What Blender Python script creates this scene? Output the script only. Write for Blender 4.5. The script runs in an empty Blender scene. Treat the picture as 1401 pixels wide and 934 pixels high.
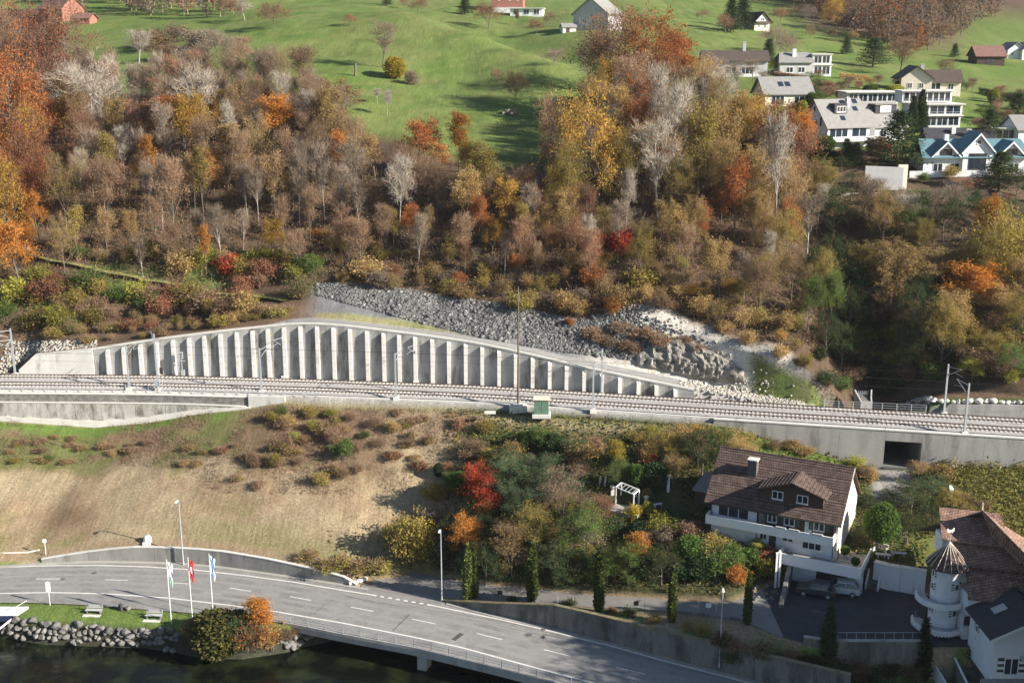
import bpy, bmesh, math, random
import numpy as np
from mathutils import Vector, Matrix
from bisect import bisect_right
random.seed(7)
S = bpy.context.scene
COL = S.collection
rad = math.radians

# ------------------------------------------------------------------ camera
F, PITCH, CAMZ = 1600.0, rad(14.5), 69.6          # focal length in photo pixels (photo is 1401 wide)
SP, CP = math.sin(PITCH), math.cos(PITCH)
cam = bpy.data.objects.new('camera', bpy.data.cameras.new('camera'))
COL.objects.link(cam)
cam.data.sensor_width = 36.0
cam.data.lens = 36.0 * F / 1401.0
cam.data.clip_start = 1.0
cam.data.clip_end = 4000.0
cam.location = (0, 0, CAMZ)
cam.rotation_euler = (rad(90) - PITCH, 0, 0)
S.camera = cam

# ------------------------------------------------------------------ light
SUN_EL = rad(25.8)
SUN = Vector((0.918 * math.cos(SUN_EL), -0.397 * math.cos(SUN_EL), math.sin(SUN_EL))).normalized()
w = bpy.data.worlds.new('World'); S.world = w; w.use_nodes = True
nt = w.node_tree
sky = nt.nodes.new('ShaderNodeTexSky'); sky.sky_type = 'NISHITA'; sky.sun_disc = False
sky.sun_elevation = SUN_EL; sky.sun_rotation = math.atan2(SUN.x, SUN.y)
sky.dust_density = 0.4; sky.ozone_density = 2.5
bg = nt.nodes['Background']; bg.inputs['Strength'].default_value = 0.058
nt.links.new(sky.outputs[0], bg.inputs[0])
sl = bpy.data.lights.new('sun', 'SUN'); sl.energy = 5.0; sl.angle = rad(0.5); sl.color = (1.0, 0.925, 0.815)
so = bpy.data.objects.new('sun', sl); COL.objects.link(so)
so.rotation_euler = SUN.to_track_quat('Z', 'Y').to_euler()
S.view_settings.view_transform = 'Standard'
S.view_settings.look = 'None'
S.view_settings.gamma = 1.0
S.view_settings.exposure = 1.2

# ------------------------------------------------------------------ pixel of the photograph -> point of the place
def P(px, py, z):
    a = (px - 700.5) / F; b = (py - 467) / F
    D = (CAMZ - z) / (SP + b * CP)
    return (a * D, D * (CP - b * SP), z)
def PD(px, py, D):
    a = (px - 700.5) / F; b = (py - 467) / F
    return (a * D, D * (CP - b * SP), CAMZ - D * (SP + b * CP))
def PY(px, py, Y):
    b = (py - 467) / F
    return PD(px, py, Y / (CP - b * SP))
def pix(x, y, z):
    D = y * CP + (CAMZ - z) * SP
    v = ((CAMZ - z) * CP - y * SP) / D
    return 700.5 + F * x / D, 467 + F * v, D

# ------------------------------------------------------------------ object helpers
def tag(o, label=None, cat=None, group=None, kind=None):
    if label: o['label'] = label
    if cat: o['category'] = cat
    if group: o['group'] = group
    if kind: o['kind'] = kind
    return o
def thing(name, label, cat, loc=(0, 0, 0), rz=0.0, group=None):
    o = bpy.data.objects.new(name, None); COL.objects.link(o)
    o.location = loc; o.rotation_euler = (0, 0, rz); o.empty_display_size = 0.2
    return tag(o, label, cat, group)
def link(name, me, parent=None):
    o = bpy.data.objects.new(name, me); COL.objects.link(o)
    if parent: o.parent = parent
    return o
def copy_tree(o, parent=None):
    c = o.copy(); COL.objects.link(c)
    if parent: c.parent = parent
    for ch in list(o.children): copy_tree(ch, c)
    return c

class MB:
    """collects faces of one mesh object"""
    def __init__(s): s.v = []; s.f = []; s.m = []; s.mi = 0
    def face(s, pts):
        n = len(s.v); s.v.extend([tuple(p) for p in pts]); s.f.append(tuple(range(n, n + len(pts)))); s.m.append(s.mi); return s
    def poly(s, vs, fs):
        n = len(s.v); s.v.extend([tuple(p) for p in vs])
        for f in fs: s.f.append(tuple(n + i for i in f)); s.m.append(s.mi)
        return s
    def hexa(s, b, t):      # bottom 4, top 4 (ccw)
        return s.poly(list(b) + list(t), [(3, 2, 1, 0), (4, 5, 6, 7), (0, 1, 5, 4), (1, 2, 6, 5), (2, 3, 7, 6), (3, 0, 4, 7)])
    def box(s, c, d, rz=0.0):
        x, y, z = d[0] / 2, d[1] / 2, d[2] / 2; cr, sr = math.cos(rz), math.sin(rz)
        q = [(-x, -y), (x, -y), (x, y), (-x, y)]
        q = [(c[0] + cr * u - sr * v, c[1] + sr * u + cr * v) for u, v in q]
        return s.hexa([(u, v, c[2] - z) for u, v in q], [(u, v, c[2] + z) for u, v in q])
    def b2(s, x0, x1, y0, y1, z0, z1):
        return s.box(((x0 + x1) / 2, (y0 + y1) / 2, (z0 + z1) / 2), (abs(x1 - x0), abs(y1 - y0), abs(z1 - z0)))
    def prism(s, poly, z0, z1):
        n = len(poly)
        return s.poly([(p[0], p[1], z0) for p in poly] + [(p[0], p[1], z1) for p in poly],
                      [tuple(range(n - 1, -1, -1)), tuple(range(n, 2 * n))] + [(i, (i + 1) % n, n + (i + 1) % n, n + i) for i in range(n)])
    def extr(s, pts, d):    # planar polygon extruded by vector d
        n = len(pts); q = [(p[0] + d[0], p[1] + d[1], p[2] + d[2]) for p in pts]
        return s.poly(list(pts) + q, [tuple(range(n - 1, -1, -1)), tuple(range(n, 2 * n))] + [(i, (i + 1) % n, n + (i + 1) % n, n + i) for i in range(n)])
    def tube(s, p0, p1, r0, r1=None, n=6):
        r1 = r0 if r1 is None else r1
        a = Vector(p0); b = Vector(p1); d = (b - a).normalized()
        u = d.orthogonal().normalized(); v = d.cross(u)
        A = [a + (u * math.cos(2 * math.pi * i / n) + v * math.sin(2 * math.pi * i / n)) * r0 for i in range(n)]
        B = [b + (u * math.cos(2 * math.pi * i / n) + v * math.sin(2 * math.pi * i / n)) * r1 for i in range(n)]
        return s.poly(A + B, [tuple(range(n - 1, -1, -1)), tuple(range(n, 2 * n))] + [(i, (i + 1) % n, n + (i + 1) % n, n + i) for i in range(n)])
    def path(s, pts, r, n=5):
        for a, b in zip(pts[:-1], pts[1:]): s.tube(a, b, r, r, n)
        return s
    def lathe(s, prof, n=16, c=(0, 0), a0=0.0, a1=2 * math.pi):
        full = abs(a1 - a0 - 2 * math.pi) < 1e-6
        k = n if full else n + 1; vs = []; fs = []
        for r, z in prof:
            for i in range(k):
                t = a0 + (a1 - a0) * i / n
                vs.append((c[0] + r * math.cos(t), c[1] + r * math.sin(t), z))
        for j in range(len(prof) - 1):
            for i in range(n):
                i2 = (i + 1) % k
                fs.append((j * k + i, j * k + i2, (j + 1) * k + i2, (j + 1) * k + i))
        return s.poly(vs, fs)
    def build(s, name, mats, parent=None, off=None, smooth=False):
        me = bpy.data.meshes.new(name)
        vs = s.v if off is None else [(a - off[0], b - off[1], c - off[2]) for a, b, c in s.v]
        me.from_pydata(vs, [], s.f)
        for mt in (mats if isinstance(mats, (list, tuple)) else [mats]): me.materials.append(mt)
        me.polygons.foreach_set('material_index', s.m)
        if smooth: me.polygons.foreach_set('use_smooth', [True] * len(s.f))
        bm = bmesh.new(); bm.from_mesh(me); bmesh.ops.recalc_face_normals(bm, faces=bm.faces); bm.to_mesh(me); bm.free()
        return link(name, me, parent)

def mesh_quads(name, V, Q, mats, mi=None, smooth=False):
    """fast mesh from arrays: V (n,3), Q (m,4)"""
    me = bpy.data.meshes.new(name)
    V = np.asarray(V, np.float32); Q = np.asarray(Q, np.int32)
    me.vertices.add(len(V)); me.vertices.foreach_set('co', V.ravel())
    me.loops.add(Q.size); me.loops.foreach_set('vertex_index', Q.ravel())
    me.polygons.add(len(Q)); me.polygons.foreach_set('loop_start', np.arange(0, Q.size, 4, dtype=np.int32))
    if mi is not None: me.polygons.foreach_set('material_index', np.asarray(mi, np.int32))
    if smooth: me.polygons.foreach_set('use_smooth', np.ones(len(Q), bool))
    for m in mats: me.materials.append(m)
    me.update(calc_edges=True); me.validate()
    return me

# ------------------------------------------------------------------ materials
MATS = {}
def mat(name, base, rough=0.85, var=0.25, scale=2.0, bump=0.0, bscale=None, stretch=(1, 1, 1), dark=None, dscale=0.3, damt=0.0, metal=0.0, spec=0.3, fine=0.0):
    """weathered surface: base colour, cloudy variation, optional stains of another colour, fine relief"""
    if name in MATS: return MATS[name]
    m = bpy.data.materials.new(name); m.use_nodes = True; t = m.node_tree; N = t.nodes; L = t.links
    p = N['Principled BSDF']; p.inputs['Roughness'].default_value = rough; p.inputs['Metallic'].default_value = metal
    p.inputs['Specular IOR Level'].default_value = spec
    tc = N.new('ShaderNodeTexCoord'); mp = N.new('ShaderNodeMapping'); mp.inputs['Scale'].default_value = stretch
    L.new(tc.outputs['Object'], mp.inputs[0])
    nz = N.new('ShaderNodeTexNoise'); nz.inputs['Scale'].default_value = scale; nz.inputs['Detail'].default_value = 6; nz.inputs['Roughness'].default_value = 0.65
    L.new(mp.outputs[0], nz.inputs['Vector'])
    r = N.new('ShaderNodeValToRGB'); e = r.color_ramp.elements
    e[0].position = 0.3; e[1].position = 0.7
    e[0].color = (*[c * (1 - var) for c in base], 1); e[1].color = (*[min(1, c * (1 + var)) for c in base], 1)
    L.new(nz.outputs[0], r.inputs[0]); col = r.outputs[0]
    if dark is not None:
        n2 = N.new('ShaderNodeTexNoise'); n2.inputs['Scale'].default_value = dscale; n2.inputs['Detail'].default_value = 8; n2.inputs['Roughness'].default_value = 0.7
        L.new(mp.outputs[0], n2.inputs['Vector'])
        r2 = N.new('ShaderNodeValToRGB'); r2.color_ramp.elements[0].position = 0.6 - 0.25 * damt; r2.color_ramp.elements[1].position = 0.72 - 0.15 * damt
        mx = N.new('ShaderNodeMix'); mx.data_type = 'RGBA'
        L.new(n2.outputs[0], r2.inputs[0]); L.new(r2.outputs[0], mx.inputs[0]); L.new(col, mx.inputs[6]); mx.inputs[7].default_value = (*dark, 1)
        col = mx.outputs[2]
    if fine:
        n3 = N.new('ShaderNodeTexNoise'); n3.inputs['Scale'].default_value = scale * 9; n3.inputs['Detail'].default_value = 3
        L.new(tc.outputs['Object'], n3.inputs['Vector'])
        mr = N.new('ShaderNodeMapRange'); mr.inputs[1].default_value = .3; mr.inputs[2].default_value = .7; mr.inputs[3].default_value = 1 - fine; mr.inputs[4].default_value = 1 + fine
        L.new(n3.outputs[0], mr.inputs[0])
        mm = N.new('ShaderNodeVectorMath'); mm.operation = 'SCALE'; L.new(col, mm.inputs[0]); L.new(mr.outputs[0], mm.inputs['Scale']); col = mm.outputs[0]
    L.new(col, p.inputs['Base Color'])
    if bump:
        nb = N.new('ShaderNodeTexNoise'); nb.inputs['Scale'].default_value = bscale or scale * 6; nb.inputs['Detail'].default_value = 4
        L.new(tc.outputs['Object'], nb.inputs['Vector'])
        b = N.new('ShaderNodeBump'); b.inputs['Strength'].default_value = bump; b.inputs['Distance'].default_value = 0.1
        L.new(nb.outputs[0], b.inputs['Height']); L.new(b.outputs[0], p.inputs['Normal'])
    MATS[name] = m
    return m
def leafmat(name, cols, transl=0.35, ovar=0.3):
    """foliage: every leaf (mesh island) takes its own hue out of cols, every plant its own tone"""
    if name in MATS: return MATS[name]
    m = bpy.data.materials.new(name); m.use_nodes = True; t = m.node_tree; N = t.nodes; L = t.links
    N.remove(N['Principled BSDF']); out = N['Material Output']
    g = N.new('ShaderNodeNewGeometry'); r = N.new('ShaderNodeValToRGB'); e = r.color_ramp.elements
    while len(e) < len(cols): e.new(0.5)
    for i, c in enumerate(cols):
        e[i].position = i / max(1, len(cols) - 1); e[i].color = (*c, 1)
    L.new(g.outputs['Random Per Island'], r.inputs[0])
    oi = N.new('ShaderNodeObjectInfo'); mr = N.new('ShaderNodeMapRange'); mr.inputs[3].default_value = 1 - ovar; mr.inputs[4].default_value = 1 + ovar
    L.new(oi.outputs['Random'], mr.inputs[0])
    vm = N.new('ShaderNodeVectorMath'); vm.operation = 'SCALE'; L.new(r.outputs[0], vm.inputs[0]); L.new(mr.outputs[0], vm.inputs['Scale'])
    d = N.new('ShaderNodeBsdfDiffuse'); tr = N.new('ShaderNodeBsdfTranslucent'); mx = N.new('ShaderNodeMixShader'); mx.inputs[0].default_value = transl
    L.new(vm.outputs[0], d.inputs[0]); L.new(vm.outputs[0], tr.inputs[0]); L.new(d.outputs[0], mx.inputs[1]); L.new(tr.outputs[0], mx.inputs[2])
    L.new(mx.outputs[0], out.inputs[0])
    MATS[name] = m
    return m
def coursed(name, a, b, joint, sx, sz, bump=0.4, mortar=0.03, rough=0.9, swap=False):
    """brick-texture surface (far small masonry and tiles)"""
    if name in MATS: return MATS[name]
    m = bpy.data.materials.new(name); m.use_nodes = True; t = m.node_tree; N = t.nodes; L = t.links
    p = N['Principled BSDF']; p.inputs['Roughness'].default_value = rough; p.inputs['Specular IOR Level'].default_value = 0.2
    uv = N.new('ShaderNodeTexCoord'); mp = N.new('ShaderNodeMapping'); mp.inputs['Rotation'].default_value = (rad(90) if swap else 0, 0, 0)
    br = N.new('ShaderNodeTexBrick'); br.inputs['Color1'].default_value = (*a, 1); br.inputs['Color2'].default_value = (*b, 1); br.inputs['Mortar'].default_value = (*joint, 1)
    br.inputs['Scale'].default_value = 1.0; br.inputs['Brick Width'].default_value = sx; br.inputs['Row Height'].default_value = sz; br.inputs['Mortar Size'].default_value = mortar
    L.new(uv.outputs['Object'], mp.inputs[0]); L.new(mp.outputs[0], br.inputs[0])
    nz = N.new('ShaderNodeTexNoise'); nz.inputs['Scale'].default_value = 1.3; nz.inputs['Detail'].default_value = 7; L.new(uv.outputs['Object'], nz.inputs['Vector'])
    mr = N.new('ShaderNodeMapRange'); mr.inputs[1].default_value = .3; mr.inputs[2].default_value = .7; mr.inputs[3].default_value = .65; mr.inputs[4].default_value = 1.35; L.new(nz.outputs[0], mr.inputs[0])
    vm = N.new('ShaderNodeVectorMath'); vm.operation = 'SCALE'; L.new(br.outputs[0], vm.inputs[0]); L.new(mr.outputs[0], vm.inputs['Scale']); L.new(vm.outputs[0], p.inputs['Base Color'])
    bp = N.new('ShaderNodeBump'); bp.inputs['Strength'].default_value = bump; bp.inputs['Distance'].default_value = .05; bp.invert = True
    L.new(br.outputs['Fac'], bp.inputs['Height']); L.new(bp.outputs[0], p.inputs['Normal'])
    MATS[name] = m
    return m
def glassmat():
    m = bpy.data.materials.new('window_glass'); m.use_nodes = True; p = m.node_tree.nodes['Principled BSDF']
    p.inputs['Base Color'].default_value = (0.02, 0.03, 0.045, 1); p.inputs['Roughness'].default_value = 0.05; p.inputs['Specular IOR Level'].default_value = 0.9
    return m
M_CONC = mat('pale_concrete', (0.57, 0.555, 0.52), var=0.10, scale=0.7, dark=(0.36, 0.35, 0.33), dscale=0.5, damt=0.1, stretch=(1, 1, 0.35), fine=0.06, bump=0.1)
M_CONC2 = mat('grey_concrete', (0.36, 0.35, 0.33), var=0.16, scale=0.6, dark=(0.2, 0.195, 0.185), dscale=0.4, damt=0.3, stretch=(1, 1, 0.3), fine=0.08, bump=0.1)
M_PANEL = mat('stained_concrete', (0.37, 0.365, 0.35), var=0.18, scale=0.8, dark=(0.12, 0.105, 0.085), dscale=0.5, damt=0.45, stretch=(1, 1, 0.25), fine=0.08, bump=0.12)
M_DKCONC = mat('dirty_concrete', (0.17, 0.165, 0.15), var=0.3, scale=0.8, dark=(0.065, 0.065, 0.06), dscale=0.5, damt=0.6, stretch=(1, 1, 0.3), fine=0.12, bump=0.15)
M_LTCONC = mat('white_concrete', (0.62, 0.6, 0.555), var=0.1, scale=1.0, fine=0.06)
M_ASPH = mat('asphalt', (0.235, 0.228, 0.217), var=0.2, scale=0.35, dark=(0.165, 0.162, 0.157), dscale=0.25, damt=0.3, fine=0.10, bump=0.05, rough=0.9)
M_ASPH2 = mat('side_road_asphalt', (0.21, 0.2, 0.185), var=0.15, scale=0.4, fine=0.1, rough=0.92)
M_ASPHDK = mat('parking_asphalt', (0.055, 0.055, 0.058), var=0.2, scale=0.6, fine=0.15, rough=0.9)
M_PAVE = mat('pavement', (0.34, 0.325, 0.295), var=0.12, scale=0.6, fine=0.1)
M_WHITE = mat('road_paint', (0.62, 0.6, 0.56), var=0.14, scale=2, fine=0.15)
M_BALL = mat('ballast', (0.36, 0.345, 0.33), var=0.25, scale=3.0, fine=0.35, bump=0.6, bscale=9, dark=(0.27, 0.25, 0.235), dscale=0.3, damt=0.2)
M_STEEL = mat('galvanised_steel', (0.42, 0.45, 0.47), var=0.1, scale=3, rough=0.5, metal=0.3)
M_RAIL = mat('rail_steel', (0.16, 0.115, 0.09), var=0.25, scale=2, rough=0.55, metal=0.4)
M_DKSTEEL = mat('dark_steel', (0.05, 0.047, 0.045), var=0.2, scale=3, rough=0.6)
M_WPAINT = mat('white_paint', (0.78, 0.78, 0.77), var=0.05, scale=1.5, rough=0.6)
M_WWALL = mat('white_render', (0.72, 0.73, 0.74), var=0.07, scale=0.8, dark=(0.55, 0.55, 0.54), dscale=0.35, damt=0.0, fine=0.04)
M_CREAM = mat('cream_render', (0.66, 0.6, 0.5), var=0.07, scale=0.8, fine=0.04)
M_GREYW = mat('grey_render', (0.45, 0.45, 0.45), var=0.08, scale=0.8, fine=0.04)
M_BRWOOD = mat('brown_timber', (0.075, 0.05, 0.04), var=0.3, scale=3, stretch=(4, 4, 1), fine=0.2)
M_PINKW = mat('red_timber', (0.3, 0.135, 0.1), var=0.2, scale=2, fine=0.15)
M_GLASS = glassmat(); MATS['window_glass'] = M_GLASS
M_TILE = coursed('brown_roof_tiles', (0.16, 0.11, 0.092), (0.115, 0.08, 0.068), (0.045, 0.033, 0.028), 0.3, 0.36, bump=0.6)
M_TILE2 = coursed('red_brown_shingles', (0.36, 0.22, 0.165), (0.22, 0.135, 0.105), (0.11, 0.075, 0.06), 0.32, 0.3, bump=0.5)
M_ROOFG = mat('grey_slate_roof', (0.235, 0.23, 0.22), var=0.12, scale=1.2, fine=0.12)
M_ROOFD = mat('dark_slate_roof', (0.05, 0.05, 0.056), var=0.2, scale=1.2, fine=0.15)
M_ROOFB = mat('blue_green_roof', (0.11, 0.2, 0.23), var=0.12, scale=1.2, fine=0.1)
M_ROOFBR = mat('brown_slate_roof', (0.085, 0.065, 0.055), var=0.2, scale=1.2, fine=0.15)
M_ROOFR = mat('red_tile_roof', (0.2, 0.11, 0.09), var=0.2, scale=1.2, fine=0.15)
M_STONE = mat('grey_stone', (0.17, 0.165, 0.155), var=0.5, scale=0.9, fine=0.25, bump=0.3)
M_LIME = mat('white_limestone', (0.58, 0.555, 0.5), var=0.22, scale=0.8, fine=0.15, bump=0.3)
M_ROCK = mat('rock_face', (0.24, 0.225, 0.2), var=0.45, scale=0.5, dark=(0.085, 0.08, 0.07), dscale=0.6, damt=0.4, fine=0.2, bump=0.8, bscale=3)
M_BARK = mat('bark', (0.15, 0.125, 0.1), var=0.3, scale=4, stretch=(1, 1, 0.3))
M_PBARK = mat('pale_bark', (0.36, 0.335, 0.3), var=0.25, scale=4, stretch=(1, 1, 0.3))
# ------------------------------------------------------------------ the lie of the land: break lines from front to back
def vnoise(x, y, seed=0):
    x = np.asarray(x, float); y = np.asarray(y, float)
    xi = np.floor(x).astype(np.int64); yi = np.floor(y).astype(np.int64); fx = x - xi; fy = y - yi
    def h(a, b):
        n = (a * 374761393 + b * 668265263 + seed * 974711) & 0x7fffffff
        n = ((n ^ (n >> 13)) * 1274126177) & 0x7fffffff
        return ((n ^ (n >> 16)) & 0xffff) / 65535.0
    u = fx * fx * (3 - 2 * fx); v = fy * fy * (3 - 2 * fy)
    return (h(xi, yi) * (1 - u) + h(xi + 1, yi) * u) * (1 - v) + (h(xi, yi + 1) * (1 - u) + h(xi + 1, yi + 1) * u) * v
def fbm(x, y, seed=0, o=4):
    s = 0; a = .5; t = 0
    for i in range(o):
        s = s + a * vnoise(np.asarray(x) * 2 ** i, np.asarray(y) * 2 ** i, seed + i); t += a; a *= .55
    return s / t
XS = np.concatenate([np.arange(-300, -92, 4.0), np.arange(-92, 92, 0.8), np.arange(92, 301, 4.0)])
def resamp(pts, smooth=0):
    p = sorted(pts); x = [a[0] for a in p]
    Y = np.interp(XS, x, [a[1] for a in p]); Z = np.interp(XS, x, [a[2] for a in p])
    if smooth:
        for _ in range(smooth):
            Y[1:-1] = (Y[:-2] + 2 * Y[1:-1] + Y[2:]) / 4; Z[1:-1] = (Z[:-2] + 2 * Z[1:-1] + Z[2:]) / 4
    return Y, Z
def cz(l, smooth=0): return resamp([P(*a) for a in l], smooth)          # (px, py, z)
def cd(l, smooth=6): return resamp([PD(*a) for a in l], smooth)         # (px, py, depth)
def cy(l, Yc, smooth=0):                                                # (px, py, dY behind curve Yc)
    out = []
    for px, py, dy in l:
        Y = 150.0
        for _ in range(12):
            x = PY(px, py, Y)[0]; Y = float(np.interp(x, XS, Yc)) + dy
        out.append(PY(px, py, Y))
    return resamp(out, smooth)
K = {}
ZR = 3.0      # main road
ROAD_FAR = [(-60, 776), (0, 774), (57, 770), (134, 767), (202, 768), (250, 770), (302, 774.5), (350, 781), (413, 790), (465, 798), (505, 805), (604, 821.7), (680, 842), (757.5, 858.7), (848, 882), (905.5, 899), (960, 912), (1060, 938), (1200, 975)]
ROAD_NEAR = [(-60, 825), (0, 824), (44, 824), (118, 827), (202, 833.5), (269, 838.6), (336, 845), (398, 853), (465, 867), (566, 885.6), (683.5, 914), (761, 934), (900, 972)]
K['far'] = cz([(a, b, ZR) for a, b in ROAD_FAR], 3)
K['near'] = cz([(a, b, ZR) for a, b in ROAD_NEAR], 3)
shore = [P(a, b, 0) for a, b in [(-60, 868), (0, 872), (60, 882), (120, 884), (200, 887), (240, 893), (270, 900), (330, 902), (390, 893), (418, 884)]]
wl = resamp(shore)[0]
wmix = np.clip((XS - P(425, 884, 0)[0]) / 3, 0, 1)
wl = wl * (1 - wmix) + (K['near'][0] + 3.2) * wmix
bank = resamp([P(a, b, 2.6) for a, b in [(-60, 842), (0, 843), (44, 846), (118, 850), (202, 855), (240, 858), (280, 868), (330, 872), (380, 866), (418, 862)]])[0]
bank = bank * (1 - wmix) + (K['near'][0] + 6.0) * wmix
one = np.ones_like(XS)
K['bed'] = (wl - 9, -3 * one)
K['water'] = (wl, -0.25 * one)
K['bank'] = (np.maximum(bank, wl + .8), (2.75 - 0.35 * wmix) * one)
K['inner'] = (np.maximum(K['bank'][0] + .5, K['near'][0] + .3), 2.85 - .25 * wmix)
K['far_'] = (K['far'][0], 2.85 * one)
WALLTOP = [(-60, 771), (0, 771), (45, 768.5), (57, 764.6), (121, 754.5), (183, 748.4), (242, 749.5), (302.6, 754), (366.5, 764.6), (413.6, 774.7), (470, 788), (487, 799), (500, 804.5), (606, 821), (640, 823), (680, 825), (757.5, 827.5), (848, 848.6), (935, 869.5), (1000, 884), (1060, 899), (1200, 930)]
K['wtop'] = cy([(a, b, 0.35) for a, b in WALLTOP], K['far'][0])
s5 = cz([(606, 821.5, 3.1), (680, 822, 3.8), (744, 825, 4.5), (821, 832, 5.1), (935, 838, 6.0), (1010, 847, 6.3), (1060, 868, 6.5), (1100, 880, 6.5), (1200, 893, 6.5), (1300, 905, 6.5)])
s6 = cz([(530, 792, 3.1), (569, 783, 3.2), (633, 796, 3.8), (717, 805, 4.5), (801, 813, 5.1), (868, 817, 5.6), (935, 822, 6.0), (1000, 824, 6.3), (1060, 800, 6.5), (1088, 795, 6.5), (1177, 800, 6.5), (1265, 815, 6.5), (1401, 840, 6.5)])
lf = np.clip((P(520, 805, 3.1)[0] - XS) / 4, 0, 1)          # 1 on the field side, 0 where the side road is
wy, wz = K['wtop']
K['side_near'] = ((wy + .6) * lf + np.maximum(s5[0], wy + .3) * (1 - lf), (wz + .15) * lf + s5[1] * (1 - lf))
K['side_far'] = ((wy + 1.2) * lf + np.maximum(s6[0], wy + .6) * (1 - lf), (wz + .4) * lf + s6[1] * (1 - lf))
rt = np.clip((XS - P(1068, 800, 6.5)[0]) / 1.5, 0, 1)        # 1 at the villas: a three metre wall there
K['side_far'] = (K['side_far'][0] + 1.1 * np.clip(1 - np.abs(XS - 37.5) / 6.5, 0, 1) ** .5, K['side_far'][1])
K['terrace'] = (K['side_far'][0] + .5 + .5 * (1 - rt), K['side_far'][1] + .35 * (1 - rt) + 2.75 * rt)
ZB = 17.6     # railway bench
K['bench'] = cz([(-60, 535, ZB), (0, 535, ZB), (200, 536.5, ZB), (400, 542, ZB), (640, 551, ZB), (840, 564, ZB), (1060, 578.5, ZB), (1401, 600, ZB), (1500, 606, ZB)], 40)
K['foot'] = cy([(-60, 575, -.7), (0, 574, -.7), (130, 583, -.7), (200, 577, -.7), (270, 565, -.7), (340, 557, -.7), (390, 553, -1.0), (440, 557, -1.2), (640, 562, -1.4), (760, 569, -1.4), (900, 579, -1.5), (985, 585, -1.2), (1020, 592, -.7), (1060, 603, -.7), (1130, 622, -.7), (1185, 640, -.7), (1250, 642, -.7), (1290, 636, -.7), (1401, 640, -.7)], K['bench'][0])
K['wall'] = cz([(-60, 513, ZB), (0, 513, ZB), (130, 513.5, ZB), (400, 518, ZB), (640, 527.5, ZB), (840, 542, ZB), (930, 546.5, ZB), (1060, 556, ZB), (1125, 561, ZB), (1265, 567, ZB), (1401, 574, ZB), (1500, 580, ZB)], 20)
RTOP = [(-60, 511.8), (22, 511.5), (50, 484), (130, 476), (213, 463), (300, 452), (358, 446), (400, 441.5), (430, 441.5), (470, 444), (520, 450), (570, 456), (640, 466), (690, 476), (740, 487), (790, 499), (840, 509.5), (900, 522), (950, 532), (1000, 542), (1050, 551.5), (1095, 558), (1110, 560), (1122, 561), (1128, 592), (1260, 592), (1268, 551), (1401, 552.5), (1500, 554)]
K['rtop'] = cy([(a, b, 1.15) for a, b in RTOP], K['wall'][0])
WALLY = K['wall'][0].copy()                              # front of the ribs; the land itself keeps behind the panels
K['wall'] = (WALLY + .98, K['wall'][1])
pw = np.interp(XS, [P(380, 440, 24)[0], P(430, 440, 24)[0], P(620, 455, 24)[0], P(660, 455, 24)[0], P(930, 530, 19)[0], P(980, 532, 19)[0], P(1100, 550, 18)[0]], [1.2, 3.4, 3.4, 1.7, 1.7, 3.2, 3.2])
K['path'] = (K['rtop'][0] + pw, K['rtop'][1] + .12)
gul = np.clip(1 - np.abs(XS - P(1195, 545, 18)[0]) / 7.5, 0, 1)
K['path'] = (K['path'][0] + gul * 3, K['path'][1])
K['slope_top'] = cd([(-60, 420, 198), (0, 420, 197), (200, 415, 198), (330, 400, 198), (400, 392, 197), (430, 387, 196), (500, 389, 195), (560, 396, 194), (600, 404, 193), (680, 415, 190), (760, 431, 186), (800, 436, 184.5), (860, 420, 184), (900, 424, 183), (950, 450, 180), (1000, 470, 177), (1050, 486, 174), (1090, 499, 172), (1150, 520, 175), (1200, 528, 178), (1265, 534, 175), (1401, 537, 168)], 3)
K['low_wood'] = cd([(-60, 340, 208), (0, 340, 207), (200, 345, 207), (400, 340, 206), (600, 345, 202), (800, 360, 196), (1000, 400, 187), (1100, 420, 184), (1200, 440, 189), (1280, 440, 184), (1401, 440, 179)], 12)
K['wood_edge'] = cd([(-60, 200, 252), (0, 200, 250), (200, 190, 250), (400, 150, 250), (500, 190, 240), (600, 215, 228), (740, 240, 218), (850, 250, 215), (1000, 260, 215), (1100, 270, 212), (1200, 280, 210), (1401, 300, 206)], 14)
K['meadow_a'] = cd([(-60, 120, 300), (0, 120, 300), (300, 90, 300), (500, 100, 290), (640, 120, 285), (800, 150, 262), (950, 170, 248), (1100, 200, 237), (1200, 205, 235), (1300, 222, 230), (1401, 230, 228)], 14)
K['meadow_b'] = cd([(-60, 65, 360), (0, 60, 360), (250, 40, 355), (400, 20, 360), (560, 32, 345), (700, 75, 322), (850, 62, 320), (950, 115, 287), (1050, 125, 278), (1200, 140, 264), (1300, 158, 257), (1401, 165, 256)], 14)
K['meadow_c'] = cd([(-60, 12, 440), (300, 6, 440), (500, 6, 440), (700, 25, 425), (900, 22, 420), (1000, 45, 390), (1200, 90, 340), (1401, 120, 320)], 14)
K['hill_a'] = cd([(-60, -30, 540), (700, -20, 540), (1100, 10, 520), (1250, 50, 430), (1401, 75, 420)], 14)
K['hill_b'] = cd([(-60, -110, 850), (700, -90, 850), (1401, -70, 850)], 4)
ORDER = ['bed', 'water', 'bank', 'inner', 'far_', 'wtop', 'side_near', 'side_far', 'terrace', 'foot', 'bench', 'wall', 'rtop', 'path', 'slope_top', 'low_wood', 'wood_edge', 'meadow_a', 'meadow_b', 'meadow_c', 'hill_a', 'hill_b']
KY = np.array([K[k][0] for k in ORDER]); KZ = np.array([K[k][1] for k in ORDER])
for i in range(1, len(ORDER)): KY[i] = np.maximum(KY[i], KY[i - 1] + 0.05)
IX = {k: i for i, k in enumerate(ORDER)}
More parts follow.
